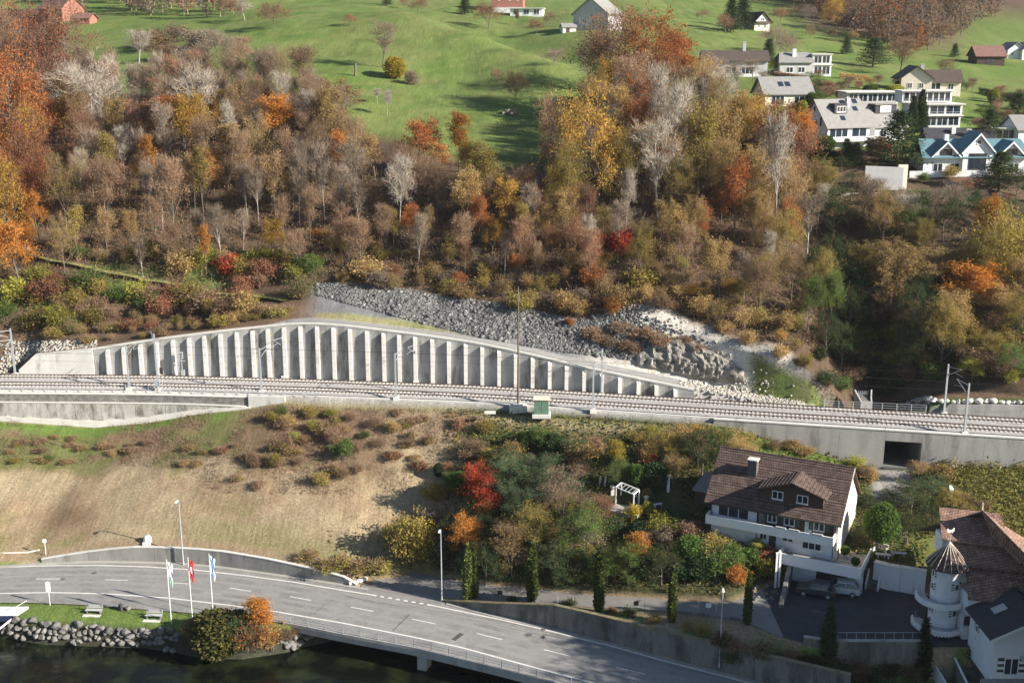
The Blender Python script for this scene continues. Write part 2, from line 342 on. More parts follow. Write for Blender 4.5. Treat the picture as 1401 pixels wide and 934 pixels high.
# sub-rows; hill strips follow a smooth profile through the break lines
SUB = dict(bed=2, water=3, bank=1, inner=1, far_=1, wtop=1, side_near=3, side_far=1, terrace=34, foot=1, bench=8, wall=1, rtop=2, path=10, slope_top=8, low_wood=14, wood_edge=22, meadow_a=20, meadow_b=20, meadow_c=14, hill_a=14)
CREST = [PD(*a)[:2] for a in ((430, 22, 372), (520, 26, 360), (590, 42, 345), (650, 62, 325), (710, 92, 305), (765, 122, 288), (800, 140, 276))]
def fold(x, y):
    """a rounded crest across the meadow with a hollow behind it"""
    best = np.full(np.shape(x), 1e9); side = np.zeros(np.shape(x)); fade = np.ones(np.shape(x))
    for i, (a, b) in enumerate(zip(CREST[:-1], CREST[1:])):
        dx, dy = b[0] - a[0], b[1] - a[1]; L = math.hypot(dx, dy); t = np.clip(((x - a[0]) * dx + (y - a[1]) * dy) / L ** 2, 0, 1)
        d = np.hypot(x - a[0] - t * dx, y - a[1] - t * dy); s = np.sign(dx * (y - a[1]) - dy * (x - a[0])); m = d < best
        best = np.where(m, d, best); side = np.where(m, s, side); fade = np.where(m, np.minimum(1, np.minimum((i + t) / 1.2, (len(CREST) - 1 - i - t) / 1.2)), fade)
    sd = best * side
    return fade * (3.2 * np.exp(-(sd / 13) ** 2) - 3.4 * np.exp(-((sd - 20) / 14) ** 2))
rowsY = []; rowsZ = []; rowK = []
def slopes(j):
    d0 = (KZ[j] - KZ[j - 1]) / (KY[j] - KY[j - 1]); d1 = (KZ[j + 1] - KZ[j]) / (KY[j + 1] - KY[j])
    return np.where(d0 * d1 > 0, 2 * d0 * d1 / (d0 + d1 + 1e-9), 0)
for j in range(len(ORDER) - 1):
    n = SUB[ORDER[j]]
    hill = j >= IX['slope_top']
    for i in range(n):
        t = i / n
        Y = KY[j] * (1 - t) + KY[j + 1] * t
        if hill and j < len(ORDER) - 2:
            h = KY[j + 1] - KY[j]
            m0 = slopes(j) if j > IX['slope_top'] else (KZ[j + 1] - KZ[j]) / h; m1 = slopes(j + 1)
            Z = (2 * t**3 - 3 * t**2 + 1) * KZ[j] + (t**3 - 2 * t**2 + t) * h * m0 + (-2 * t**3 + 3 * t**2) * KZ[j + 1] + (t**3 - t**2) * h * m1
        else: Z = KZ[j] * (1 - t) + KZ[j + 1] * t
        k = ORDER[j]
        if k in ('terrace',) and 0 < i: Z = Z + (fbm(XS / 5, Y / 5, 3) - .5) * 0.9 * math.sin(math.pi * t)
        if k in ('slope_top', 'low_wood') and 0 < i: Z = Z + (fbm(XS / 6, Y / 6, 4) - .5) * 1.6
        if k in ('wood_edge', 'meadow_a', 'meadow_b', 'meadow_c', 'hill_a'): Z = Z + (fbm(XS / 22, Y / 22, 5) - .5) * 2.2 + (fbm(XS / 4, Y / 4, 6) - .5) * .25
        if k == 'path' and 0 < i: Z = Z + (fbm(XS / 3, Y / 3, 9) - .5) * .7
        if k in ('wood_edge', 'meadow_a', 'meadow_b', 'meadow_c'): Z = Z + fold(XS, Y)
        rowsY.append(Y); rowsZ.append(Z); rowK.append((j, t))
rowsY.append(KY[-1]); rowsZ.append(KZ[-1]); rowK.append((len(ORDER) - 1, 0))
RY = np.array(rowsY); RZ = np.array(rowsZ)       # (rows, cols)
GUL = [PD(*a)[:2] for a in ((1188, 548, 171), (1188, 520, 176), (1172, 460, 186), (1150, 390, 196), (1128, 320, 208), (1112, 270, 220))]
for r in range(len(RY)):                         # the ravine the stream comes down
    if not IX['path'] <= rowK[r][0] <= IX['wood_edge']: continue
    d = np.full(len(XS), 1e9); f = np.zeros(len(XS))
    for i, (a, b) in enumerate(zip(GUL[:-1], GUL[1:])):
        dx, dy = b[0] - a[0], b[1] - a[1]; t = np.clip(((XS - a[0]) * dx + (RY[r] - a[1]) * dy) / (dx * dx + dy * dy), 0, 1); q = np.hypot(XS - a[0] - t * dx, RY[r] - a[1] - t * dy); f = np.where(q < d, (i + t) / 5, f); d = np.minimum(d, q)
    RZ[r] = RZ[r] - 5.0 * np.exp(-(d / 6.5) ** 2) * np.clip(f * 7, 0, 1) * np.clip((1 - f) * 3, 0, 1)
def ground(x, y):
    """height of the land at a point"""
    x = min(max(x, XS[0]), XS[-1] - 1e-6); c = bisect_right(XS, x) - 1; t = (x - XS[c]) / (XS[c + 1] - XS[c])
    z0 = np.interp(y, RY[:, c], RZ[:, c]); z1 = np.interp(y, RY[:, c + 1], RZ[:, c + 1])
    return float(z0 * (1 - t) + z1 * t)
def kline(name, x): return float(np.interp(x, XS, KY[IX[name]]))
def hit(px, py, y0=None, y1=800):
    """where the line of sight through a photo pixel meets the land"""
    a = (px - 700.5) / F; b = (py - 467) / F; dx, dy, dz = a, CP - b * SP, -(SP + b * CP)
    D = 110.0 if y0 is None else y0 / dy
    prev = None
    while D < 900:
        x, y, z = a * D, dy * D, CAMZ + dz * D
        if z < ground(x, y):
            lo, hi = D - 1.0, D
            for _ in range(12):
                m = (lo + hi) / 2
                if CAMZ + dz * m < ground(a * m, dy * m): hi = m
                else: lo = m
            return (a * hi, dy * hi, CAMZ + dz * hi)
        D += 1.0
    return (a * 500, dy * 500, ground(a * 500, dy * 500))

# ground cover: the colours of grass, straw, soil, leaf litter, stone
C_GRASS = np.array((0.112, 0.172, 0.04)); C_GRASS2 = np.array((0.145, 0.188, 0.055)); C_STRAW = np.array((0.35, 0.285, 0.18)); C_SOIL = np.array((0.26, 0.175, 0.11))
C_LITTER = np.array((0.075, 0.055, 0.038)); C_BRUSH = np.array((0.175, 0.115, 0.075)); C_GRAVEL = np.array((0.36, 0.345, 0.325)); C_PALE = np.array((0.5, 0.47, 0.415)); C_STONEY = np.array((0.2, 0.2, 0.205)); C_MUD = np.array((0.05, 0.05, 0.035))
def sm(a, b, x): t = np.clip((x - a) / (b - a), 0, 1); return t * t * (3 - 2 * t)
def mixc(A, B, t): return A * (1 - t[:, None]) + B * t[:, None]
nr, nc = RY.shape
VC = np.zeros((nr, nc, 3))
for r in range(nr):
    j, t = rowK[r]; k = ORDER[j]; Y = RY[r]; X = XS; Z = RZ[r]
    D = Y * CP + (CAMZ - Z) * SP; PX = 700.5 + F * X / D; PYy = 467 + F * ((CAMZ - Z) * CP - Y * SP) / D
    n1 = fbm(X / 6, Y / 6, 11); n2 = fbm(X / 1.6, Y / 1.6, 12); n3 = fbm(X / 18, Y / 18, 13)
    full = lambda c: np.tile(c, (nc, 1))
    if k in ('bed', 'water'): c = full(C_MUD)
    elif k in ('bank', 'inner'): c = mixc(full(C_GRASS), full(C_GRASS2), n2) * 0.95
    elif k in ('far_', 'wtop'): c = mixc(full(C_STRAW), full(C_GRASS), sm(.4, .6, n2))
    elif k in ('side_near', 'side_far'): c = mixc(full(C_STRAW * .8), full(C_SOIL), n2)
    elif k in ('terrace', 'foot'):
        str_ = fbm((X + .55 * Y) / .55, (Y - .55 * X) / 9, 21)       # mown streaks running up the slope
        c = mixc(full(C_STRAW), full(C_SOIL), np.clip(.12 + .55 * sm(.42, .62, n1) * (.4 + str_) + .25 * (str_ - .4), 0, 1))
        blot = np.exp(-(((PX - 75) / 38) ** 2 + ((PYy - 712) / 22) ** 2)) + np.exp(-(((PX - 115) / 30) ** 2 + ((PYy - 705) / 26) ** 2))
        c = mixc(c, full(C_SOIL * .75), np.clip(blot * .75, 0, 1))
        top = sm(.5, .68, t + (n1 - .5) * .35) * sm(560, 420, PX + 0 * X)
        c = mixc(c, mixc(full(np.array((.2, .135, .085))), full(np.array((.13, .14, .05))), sm(.38, .58, n1)), top)
        gr = sm(.88, .95, t + (n1 - .5) * .1) * sm(420, 340, PX)
        c = mixc(c, full(C_GRASS), gr)
        low = sm(.2, .02, t + (n1 - .5) * .25) * sm(150, 330, PX) + sm(.55, .7, n1) * sm(.35, .15, t)
        c = mixc(c, full(np.array((.2, .185, .08))), np.clip(low, 0, 1) * .7)
        br = sm(290, 350, PX) * sm(560, 500, PX) * sm(.45, .6, t + (n2 - .5) * .2)
        c = mixc(c, full(C_BRUSH), br * .85)
        dark = sm(610, 680, PX + (n1 - .5) * 90) * sm(.97, .85, t)
        c = mixc(c, mixc(full(C_LITTER), full(C_GRASS * .5), n1), dark)
        rg = sm(1225, 1265, PX); c = mixc(c, mixc(full(np.array((.2, .19, .06))), full(C_GRASS2 * .8), n1), rg)
        lawn = sm(1000, 1040, PX) * sm(1190, 1160, PX) * sm(.55, .75, t); c = mixc(c, full(C_GRASS * .9), lawn)
        gp = sm(640, 700, PX) * sm(1000, 960, PX) * sm(.9, .97, t); c = mixc(c, mixc(full(C_GRASS2), full(C_STRAW), n1), gp)
        trk = sm(1190, 1200, PX) * sm(1250, 1240, PX) * sm(.55, .7, t); c = mixc(c, full(C_GRAVEL * .8), trk)
    elif k in ('bench', 'wall'): c = full(C_GRAVEL) * (.85 + .3 * n2)[:, None]
    elif k == 'rtop':
        c = mixc(full(C_PALE * .8), full(C_GRAVEL), n2)
        c = mixc(c, full(C_BRUSH), sm(395, 360, PX))
        c = mixc(c, full(C_GRASS * .6), sm(1110, 1130, PX))
    elif k == 'path':
        c = mixc(full(C_STONEY * .7), full(C_STONEY), n2)
        c = mixc(c, mixc(full(C_STRAW), full(C_GRASS2), n1), sm(425, 435, PX) * sm(680, 560, PX) * (1 if t < .16 else 0))
        c = mixc(c, mixc(full(C_BRUSH), full(C_LITTER), n1), sm(445, 400, PX + (n1 - .5) * 30))
        tt = t + (n1 - .5) * .25; c = mixc(c, mixc(full(C_BRUSH * .9), full(C_STONEY * .9), n2), sm(800, 880, PX)); c = mixc(c, full(C_PALE), sm(770, 850, PX + (n1 - .5) * 40) * sm(1100, 1085, PX) * np.clip(sm(.62, .8, tt) * sm(850, 880, PX) + sm(.3, .12, tt) + sm(985, 1015, PX), 0, 1))
        g = sm(1020, 1035, PX) * sm(1165, 1140, PX) * sm(.85, .55, t + (PX - 1090) / 260); c = mixc(c, mixc(full(C_GRASS * .9), full(C_STRAW * .6), n2 * .6), g)
        c = mixc(c, full(C_LITTER), sm(1120, 1160, PX))
        c = mixc(c, full(C_BRUSH), sm(1270, 1290, PX))
    elif k == 'slope_top':
        c = mixc(full(C_LITTER), full(C_BRUSH * .7), n1)
        c = mixc(c, full(C_PALE), sm(.25, .05, t + (n1 - .5) * .3) * sm(860, 900, PX) * sm(1095, 1070, PX))
        c = mixc(c, full(C_GRASS2 * .7), sm(.45, .6, n1) * sm(450, 380, PX))
    elif k == 'low_wood': c = mixc(full(C_LITTER), full(C_BRUSH * .8), n1)
    else:
        c = mixc(full(C_GRASS), full(C_GRASS2), sm(.3, .7, n3))
        c = mixc(c, full(C_GRASS * .66), sm(.5, .68, n1) * .55); c = mixc(c, full(np.array((.16, .15, .06))), sm(.52, .72, fbm(X / 9, Y / 9, 41)) * .35)
        rid = fbm(X / 30 + Y / 30, (Y - X * .4) / 2.2, 31); c = mixc(c, full(np.array((.2, .2, .07))), sm(.56, .72, rid) * .5)
        wood = np.zeros(nc)
        if k == 'wood_edge':
            edge = np.interp(PX, [0, 130, 250, 330, 420, 500, 560, 640, 700, 760, 820, 1401], [-.1, .6, .6, .6, .38, .08, .04, .03, .03, .2, 1.2, 1.2])
            wood = sm(edge + .07, edge - .07, t + (n1 - .5) * .12)
            wood = np.where(PX < 100, 1, wood)
        if k == 'meadow_a': wood = sm(95, 70, PX) + sm(.6, .3, t) * sm(790, 850, PX) * sm(1100, 1000, PX)
        if k == 'meadow_b': wood = sm(80, 60, PX)
        if k in ('meadow_c',): wood = sm(.55, .8, t + (n1 - .5) * .3) * sm(330, 280, PX) + sm(.4, .7, t) * sm(1080, 1120, PX) * sm(1330, 1250, PX)
        if k == 'hill_a' or j >= IX['hill_b']: wood = sm(320, 270, PX) + sm(1060, 1110, PX + (n1 - .5) * 60) * np.clip(sm(1330, 1290, PX) + sm(30, 10, PYy), 0, 1)
        c = mixc(c, mixc(full(C_LITTER), full(C_BRUSH), n1), np.clip(wood, 0, 1))
    VC[r] = c * (.82 + .36 * n2)[:, None]
idx = np.arange(nr * nc).reshape(nr, nc)
Q = np.stack([idx[:-1, :-1], idx[:-1, 1:], idx[1:, 1:], idx[1:, :-1]], -1)
CUL = (PY(1197, 640, 156)[0] - .3, PY(1240, 640, 155)[0] + .3)      # the culvert goes through the bench wall here
keep = np.ones(Q.shape[:2], bool)
for r in range(nr - 1):
    if rowK[r][0] == IX['foot']:
        keep[r] = ~((XS[:-1] > CUL[0] - 1) & (XS[1:] < CUL[1] + 1))
Q = Q[keep]
V = np.stack([np.tile(XS, (nr, 1)), RY, RZ], -1).reshape(-1, 3)
M_GROUND = bpy.data.materials.new('ground_cover'); M_GROUND.use_nodes = True
_t = M_GROUND.node_tree; _N = _t.nodes; _p = _N['Principled BSDF']; _p.inputs['Roughness'].default_value = .95; _p.inputs['Specular IOR Level'].default_value = .1
_a = _N.new('ShaderNodeVertexColor'); _a.layer_name = 'cover'
_tc = _N.new('ShaderNodeTexCoord'); _n = _N.new('ShaderNodeTexNoise'); _n.inputs['Scale'].default_value = 2.6; _n.inputs['Detail'].default_value = 8; _n.inputs['Roughness'].default_value = .75
_t.links.new(_tc.outputs['Object'], _n.inputs['Vector'])
_m = _N.new('ShaderNodeMapRange'); _m.inputs[1].default_value = .28; _m.inputs[2].default_value = .72; _m.inputs[3].default_value = .55; _m.inputs[4].default_value = 1.4; _t.links.new(_n.outputs[0], _m.inputs[0])
_mp = _N.new('ShaderNodeMapping'); _mp.inputs['Rotation'].default_value = (0, 0, rad(30)); _mp.inputs['Scale'].default_value = (2.6, .16, .3); _t.links.new(_tc.outputs['Object'], _mp.inputs[0])
_n3 = _N.new('ShaderNodeTexNoise'); _n3.inputs['Scale'].default_value = 1.0; _n3.inputs['Detail'].default_value = 6; _n3.inputs['Roughness'].default_value = .7; _t.links.new(_mp.outputs[0], _n3.inputs['Vector'])
_m3 = _N.new('ShaderNodeMapRange'); _m3.inputs[1].default_value = .32; _m3.inputs[2].default_value = .68; _m3.inputs[3].default_value = .8; _m3.inputs[4].default_value = 1.2; _t.links.new(_n3.outputs[0], _m3.inputs[0])
_mm = _N.new('ShaderNodeMath'); _mm.operation = 'MULTIPLY'; _t.links.new(_m.outputs[0], _mm.inputs[0]); _t.links.new(_m3.outputs[0], _mm.inputs[1])
_v = _N.new('ShaderNodeVectorMath'); _v.operation = 'SCALE'; _t.links.new(_a.outputs[0], _v.inputs[0]); _t.links.new(_mm.outputs[0], _v.inputs['Scale']); _t.links.new(_v.outputs[0], _p.inputs['Base Color'])
_b = _N.new('ShaderNodeBump'); _b.inputs['Strength'].default_value = .5; _b.inputs['Distance'].default_value = .25; _t.links.new(_n.outputs[0], _b.inputs['Height']); _t.links.new(_b.outputs[0], _p.inputs['Normal'])
me = mesh_quads('terrain', V, Q, [M_GROUND], smooth=True)
ca = me.color_attributes.new('cover', 'FLOAT_COLOR', 'POINT')
ca.data.foreach_set('color', np.concatenate([VC.reshape(-1, 3), np.ones((nr * nc, 1))], 1).astype(np.float32).ravel())
tag(link('terrain', me), kind='structure')

# the lake
M_WATER = bpy.data.materials.new('lake_water'); M_WATER.use_nodes = True
_t = M_WATER.node_tree; _N = _t.nodes; _p = _N['Principled BSDF']; _p.inputs['Base Color'].default_value = (.012, .018, .010, 1); _p.inputs['Roughness'].default_value = .12; _p.inputs['Specular IOR Level'].default_value = .16
_tc = _N.new('ShaderNodeTexCoord'); _n = _N.new('ShaderNodeTexNoise'); _n.inputs['Scale'].default_value = 1.6; _n.inputs['Detail'].default_value = 4; _t.links.new(_tc.outputs['Object'], _n.inputs['Vector'])
_b = _N.new('ShaderNodeBump'); _b.inputs['Strength'].default_value = .25; _b.inputs['Distance'].default_value = .15; _t.links.new(_n.outputs[0], _b.inputs['Height']); _t.links.new(_b.outputs[0], _p.inputs['Normal'])
_n2 = _N.new('ShaderNodeTexNoise'); _n2.inputs['Scale'].default_value = .35; _n2.inputs['Detail'].default_value = 5; _t.links.new(_tc.outputs['Object'], _n2.inputs['Vector'])
_r = _N.new('ShaderNodeValToRGB'); _r.color_ramp.elements[0].position = .45; _r.color_ramp.elements[1].position = .75; _r.color_ramp.elements[0].color = (.004, .006, .004, 1); _r.color_ramp.elements[1].color = (.022, .03, .012, 1)
_t.links.new(_n2.outputs[0], _r.inputs[0]); _t.links.new(_r.outputs[0], _p.inputs['Base Color'])
tag(MB().face([(-300, -200, 0), (300, -200, 0), (300, 160, 0), (-300, 160, 0)]).build('lake_water', M_WATER), kind='structure')
# ------------------------------------------------------------------ roads
def yc(name_or_arr, x):
    a = K[name_or_arr][0] if isinstance(name_or_arr, str) else name_or_arr
    return float(np.interp(x, XS, a))
def xz(name, x): return float(np.interp(x, XS, K[name][1]))
def linepx(l, z): return [P(a, b, z) for a, b in l]
def dense(pts, step=1.5):
    out = [pts[0]]
    for a, b in zip(pts[:-1], pts[1:]):
        n = max(1, int(math.dist(a, b) / step))
        for i in range(1, n + 1): out.append(tuple(a[k] + (b[k] - a[k]) * i / n for k in range(3)))
    return out
def ribbon(mb, pts, wd, dz=0.0):
    L_ = []; R_ = []
    for i, p in enumerate(pts):
        a = pts[max(0, i - 1)]; b = pts[min(len(pts) - 1, i + 1)]
        d = Vector((b[0] - a[0], b[1] - a[1])).normalized(); n = Vector((-d.y, d.x)) * wd / 2
        L_.append((p[0] + n.x, p[1] + n.y, p[2] + dz)); R_.append((p[0] - n.x, p[1] - n.y, p[2] + dz))
    for i in range(len(pts) - 1): mb.face([R_[i], R_[i + 1], L_[i + 1], L_[i]])
    return mb
X0R, X1R = -105.0, 62.0
xs = np.arange(X0R, X1R, 1.0)
m = MB()
for a, b in zip(xs[:-1], xs[1:]):
    p = [(a, yc('near', a), ZR), (b, yc('near', b), ZR), (b, yc('far', b) + .02, ZR), (a, yc('far', a) + .02, ZR)]
    m.face(p)
xb = P(425, 860, ZR)[0]
m.build('road', M_ASPH); tag(bpy.context.scene.objects['road'], kind='structure')
m = MB()                                                   # the bridge deck the road runs on, over the lake
for a, b in zip(xs[:-1], xs[1:]):
    if a < xb - 4: continue
    ya, yb = yc('near', a), yc('near', b)
    m.hexa([(a, ya, 2.05), (b, yb, 2.05), (b, yb + 4.2, 2.05), (a, ya + 4.2, 2.05)], [(a, ya, 2.99), (b, yb, 2.99), (b, yb + 4.2, 2.99), (a, ya + 4.2, 2.99)])
    m.hexa([(a, ya - .12, 2.72), (b, yb - .12, 2.72), (b, yb, 2.72), (a, ya, 2.72)], [(a, ya - .12, 3.12), (b, yb - .12, 3.12), (b, yb + .22, 3.12), (a, ya + .22, 3.12)])
tag(m.build('bridge_deck', M_CONC2), kind='structure')
for px in (582,):
    x = P(px, 890, 1)[0]; y = yc('near', x)
    tag(MB().box((x, y + 1.5, .6), (1.1, 1.5, 3.0), -.33).build('bridge_pier', M_CONC2), kind='structure')
# pavement along the wall and the lines painted on the road
FARL = [(-60, 776.3), (0, 775.7), (67, 773.5), (134, 773), (202, 775), (269, 779.5), (336, 787), (403, 796), (470, 807.2), (510, 813.5)]
FARL2 = [(590, 827.5), (680, 846), (744, 860.5), (840, 884.5), (902, 902), (960, 917), (1060, 943)]
NEARL = [(-60, 811.5), (0, 811.4), (67, 810), (145, 811.8), (235, 818), (302, 826), (370, 835), (470, 852), (566, 871), (633, 885.6), (744, 916), (801, 931), (900, 958)]
m = MB()
ribbon(m, dense(linepx(FARL, ZR)), .26, .009); ribbon(m, dense(linepx(FARL2, ZR)), .24, .009)
ribbon(m, dense(linepx(NEARL, ZR)), .26, .009)
d = dense(linepx([(510, 813.5), (590, 827.5)], ZR), .5)
for i in range(0, len(d) - 1, 2): ribbon(m, d[i:i + 2], .35, .009)
tag(m.build('road_edge_lines', M_WHITE), kind='structure')
for (a, b), (c, e) in (((49.4, 791.5), (81.7, 791.5)), ((144.6, 792.5), (174.8, 793.6)), ((232, 796.5), (259, 798.3)), ((314.4, 804), (343, 808.4)), ((396.8, 815.6), (425.4, 820.8)), ((480, 830), (511, 835.6)), ((563.5, 846.3), (596, 853)), ((652.3, 866), (687.6, 874.5)), ((744, 888), (781, 897.4)), ((842.6, 912), (883, 921.6)), ((-40, 791.5), (-14, 791.5))):
    tag(ribbon(MB(), linepx([(a, b), (c, e)], ZR), .17, .01).build('lane_dash', M_WHITE), kind='structure')
m = MB()
for a, b in zip(xs[:-1], xs[1:]):
    if P(498, 804, ZR)[0] < a < P(606, 822, ZR)[0]: continue
    ya, yb = yc('far', a), yc('far', b)
    m.hexa([(a, ya - .62, 2.9), (b, yb - .62, 2.9), (b, yb, 2.9), (a, ya, 2.9)], [(a, ya - .62, 3.07), (b, yb - .62, 3.07), (b, yb, 3.07), (a, ya, 3.07)])
tag(m.build('wall_side_kerb', M_PAVE), kind='structure')
M_TRACK = mat('worn_asphalt', (.255, .248, .236), var=.1, scale=.5, fine=.08)
for s0 in (.18, .36, .62, .82):                              # paler wheel tracks
    tr_ = []
    for x_ in np.arange(-100, 60, 2.0):
        yn = float(np.interp(x_, [p[0] for p in map(lambda q: P(q[0], q[1], ZR), NEARL)], [p[1] for p in map(lambda q: P(q[0], q[1], ZR), NEARL)])); tr_.append((x_, yn + (yc('far', x_) - .8 - yn) * s0, ZR))
    tag(ribbon(MB(), tr_, .7, .004).build('wheel_track', M_TRACK), kind='structure')
# repair strips and covers in the asphalt
M_PATCH = mat('bitumen_patch', (.075, .073, .07), var=.2, scale=3)
m = MB(); ribbon(m, linepx([(537, 862.5), (560, 840)], ZR), .12, .006); ribbon(m, linepx([(470, 806 + 8), (520, 826)], ZR), .08, .006)
ribbon(m, linepx([(620, 875), (632, 866)], ZR), .6, .005); ribbon(m, linepx([(430, 839), (445, 826)], ZR), .08, .006)
for l in ([(560, 829), (700, 852), (800, 878)], [(500, 820), (545, 829)], [(640, 846), (740, 868)]): ribbon(m, dense(linepx(l, ZR)), .06, .006)
tag(m.build('asphalt_repair_strips', M_PATCH), kind='structure')
M_IRON = mat('cast_iron', (.12, .115, .11), var=.2, scale=6, rough=.6)
for px, py, r in ((129, 783.5, .34), (86, 792, .3), (723, 868, .42), (743, 860.5, .3), (875, 785 + 29, .3)):
    x, y, z = P(px, py, ZR if py > 0 else ZR); zz = ZR
    if px == 875: x, y, zz = *P(875, 822, 5.6)[:2], ground(*P(875, 822, 5.6)[:2]) + .06
    o = MB().lathe([(0, .012), (r * .8, .012), (r * .82, .006), (r, .014), (r, 0)], 14).build('manhole_cover', M_IRON); o.location = (x, y, zz)
    tag(o, {129: 'pale round cover in the far lane near the road sign', 86: 'round cover at the end of a lane dash by the road sign', 723: 'round cover between two lane dashes on the bridge road', 743: 'small drain cover at the kerb below the stained wall', 875: 'round cover in the side road by a cypress'}[px], 'manhole cover')
# lake side pavement slab, side road, parking
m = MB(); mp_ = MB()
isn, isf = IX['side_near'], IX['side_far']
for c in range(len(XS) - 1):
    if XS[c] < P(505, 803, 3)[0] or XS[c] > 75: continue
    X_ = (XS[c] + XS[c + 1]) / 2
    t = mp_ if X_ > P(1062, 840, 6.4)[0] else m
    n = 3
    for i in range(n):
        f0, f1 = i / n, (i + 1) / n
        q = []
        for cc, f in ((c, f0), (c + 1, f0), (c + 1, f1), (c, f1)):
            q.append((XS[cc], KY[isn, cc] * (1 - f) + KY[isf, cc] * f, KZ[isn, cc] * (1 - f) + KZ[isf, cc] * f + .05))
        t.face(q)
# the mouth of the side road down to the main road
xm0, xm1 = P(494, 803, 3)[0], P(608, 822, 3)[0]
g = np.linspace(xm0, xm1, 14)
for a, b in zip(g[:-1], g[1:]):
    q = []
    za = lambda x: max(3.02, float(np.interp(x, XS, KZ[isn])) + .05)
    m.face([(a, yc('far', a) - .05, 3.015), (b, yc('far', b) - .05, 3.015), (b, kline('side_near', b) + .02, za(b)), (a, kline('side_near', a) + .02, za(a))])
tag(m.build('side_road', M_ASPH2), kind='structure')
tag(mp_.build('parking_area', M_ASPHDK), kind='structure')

# ------------------------------------------------------------------ walls: each a thing, its panels and copings parts
def wall(name, label, pts, thick, material, cop=None, gap=.03, cat='wall', cop_h=.14, cop_o=.07, panel='panel', rough=0):
    """pts: (x, y_front, z_bottom, z_top) at every joint"""
    x0, y0, z0 = pts[0][0], pts[0][1], pts[0][2]
    r = thing(name, label, cat, (x0, y0, z0))
    for (a, ya, ba, ta), (b, yb, bb, tb) in zip(pts[:-1], pts[1:]):
        d = Vector((b - a, yb - ya)); ln = d.length; d /= ln; n = Vector((-d.y, d.x))
        a2 = (a + d.x * gap / 2, ya + d.y * gap / 2); b2 = (b - d.x * gap / 2, yb - d.y * gap / 2)
        B = [(a2[0], a2[1]), (b2[0], b2[1]), (b2[0] + n.x * thick, b2[1] + n.y * thick), (a2[0] + n.x * thick, a2[1] + n.y * thick)]
        m = MB().hexa([(B[0][0], B[0][1], ba), (B[1][0], B[1][1], bb), (B[2][0], B[2][1], bb), (B[3][0], B[3][1], ba)], [(B[0][0], B[0][1], ta), (B[1][0], B[1][1], tb), (B[2][0], B[2][1], tb), (B[3][0], B[3][1], ta)])
        m.build(panel, material, r, (x0, y0, z0))
        if cop:
            e = cop_o
            C = [(a - n.x * e, ya - n.y * e), (b - n.x * e, yb - n.y * e), (b + n.x * (thick + .03), yb + n.y * (thick + .03)), (a + n.x * (thick + .03), ya + n.y * (thick + .03))]
            MB().hexa([(C[0][0], C[0][1], ta + .003), (C[1][0], C[1][1], tb + .003), (C[2][0], C[2][1], tb + .003), (C[3][0], C[3][1], ta + .003)],
                      [(C[0][0], C[0][1], ta + cop_h), (C[1][0], C[1][1], tb + cop_h), (C[2][0], C[2][1], tb + cop_h), (C[3][0], C[3][1], ta + cop_h)]).build('coping', cop, r, (x0, y0, z0))
    return r
def ztop(x): return float(np.interp(x, XS, K['wtop'][1]))
def roadwall(pxs, z=ZR):
    out = []
    for px in pxs:
        py = float(np.interp(px, [a for a, b in ROAD_FAR], [b for a, b in ROAD_FAR])); x, y, _ = P(px, py, ZR)
        out.append((x, yc('far', x), 2.8, ztop(x) + .12))
    return out
wall('roadside_wall', 'grey concrete retaining wall behind the road at the foot of the mown field', roadwall([57, 90, 121, 152, 183, 212, 242, 272, 302.6, 334, 366.5, 396, 413.6, 427, 450, 470, 487]), .38, M_DKCONC if 0 else mat('weathered_wall', (.24, .235, .22), var=.2, scale=.7, dark=(.14, .135, .125), dscale=.5, damt=.4, stretch=(1, 1, .3), fine=.1, bump=.12), M_CONC, cop_h=.1, cop_o=.04)
wall('stained_road_wall', 'dark stained concrete retaining wall between the road and the cypress row', roadwall([606, 640, 680, 718, 757.5, 800, 848, 890, 935, 980, 1030, 1090, 1160]), .4, M_DKCONC, mat('mossy_coping', (.2, .17, .1), var=.4, scale=2), cop_h=.12)
# stub walls at the mouth of the side road
x, y, z = P(487, 800, 3.1)
t = thing('concrete_barrier', 'short pale concrete beams lying at the end of the roadside wall', 'barrier', (x, y, z))
MB().box((0, .5, .25), (2.0, .35, .35), .5).build('beam', M_LTCONC, t); MB().box((.6, .9, .3), (1.6, .35, .35), .7).build('beam', M_LTCONC, t)

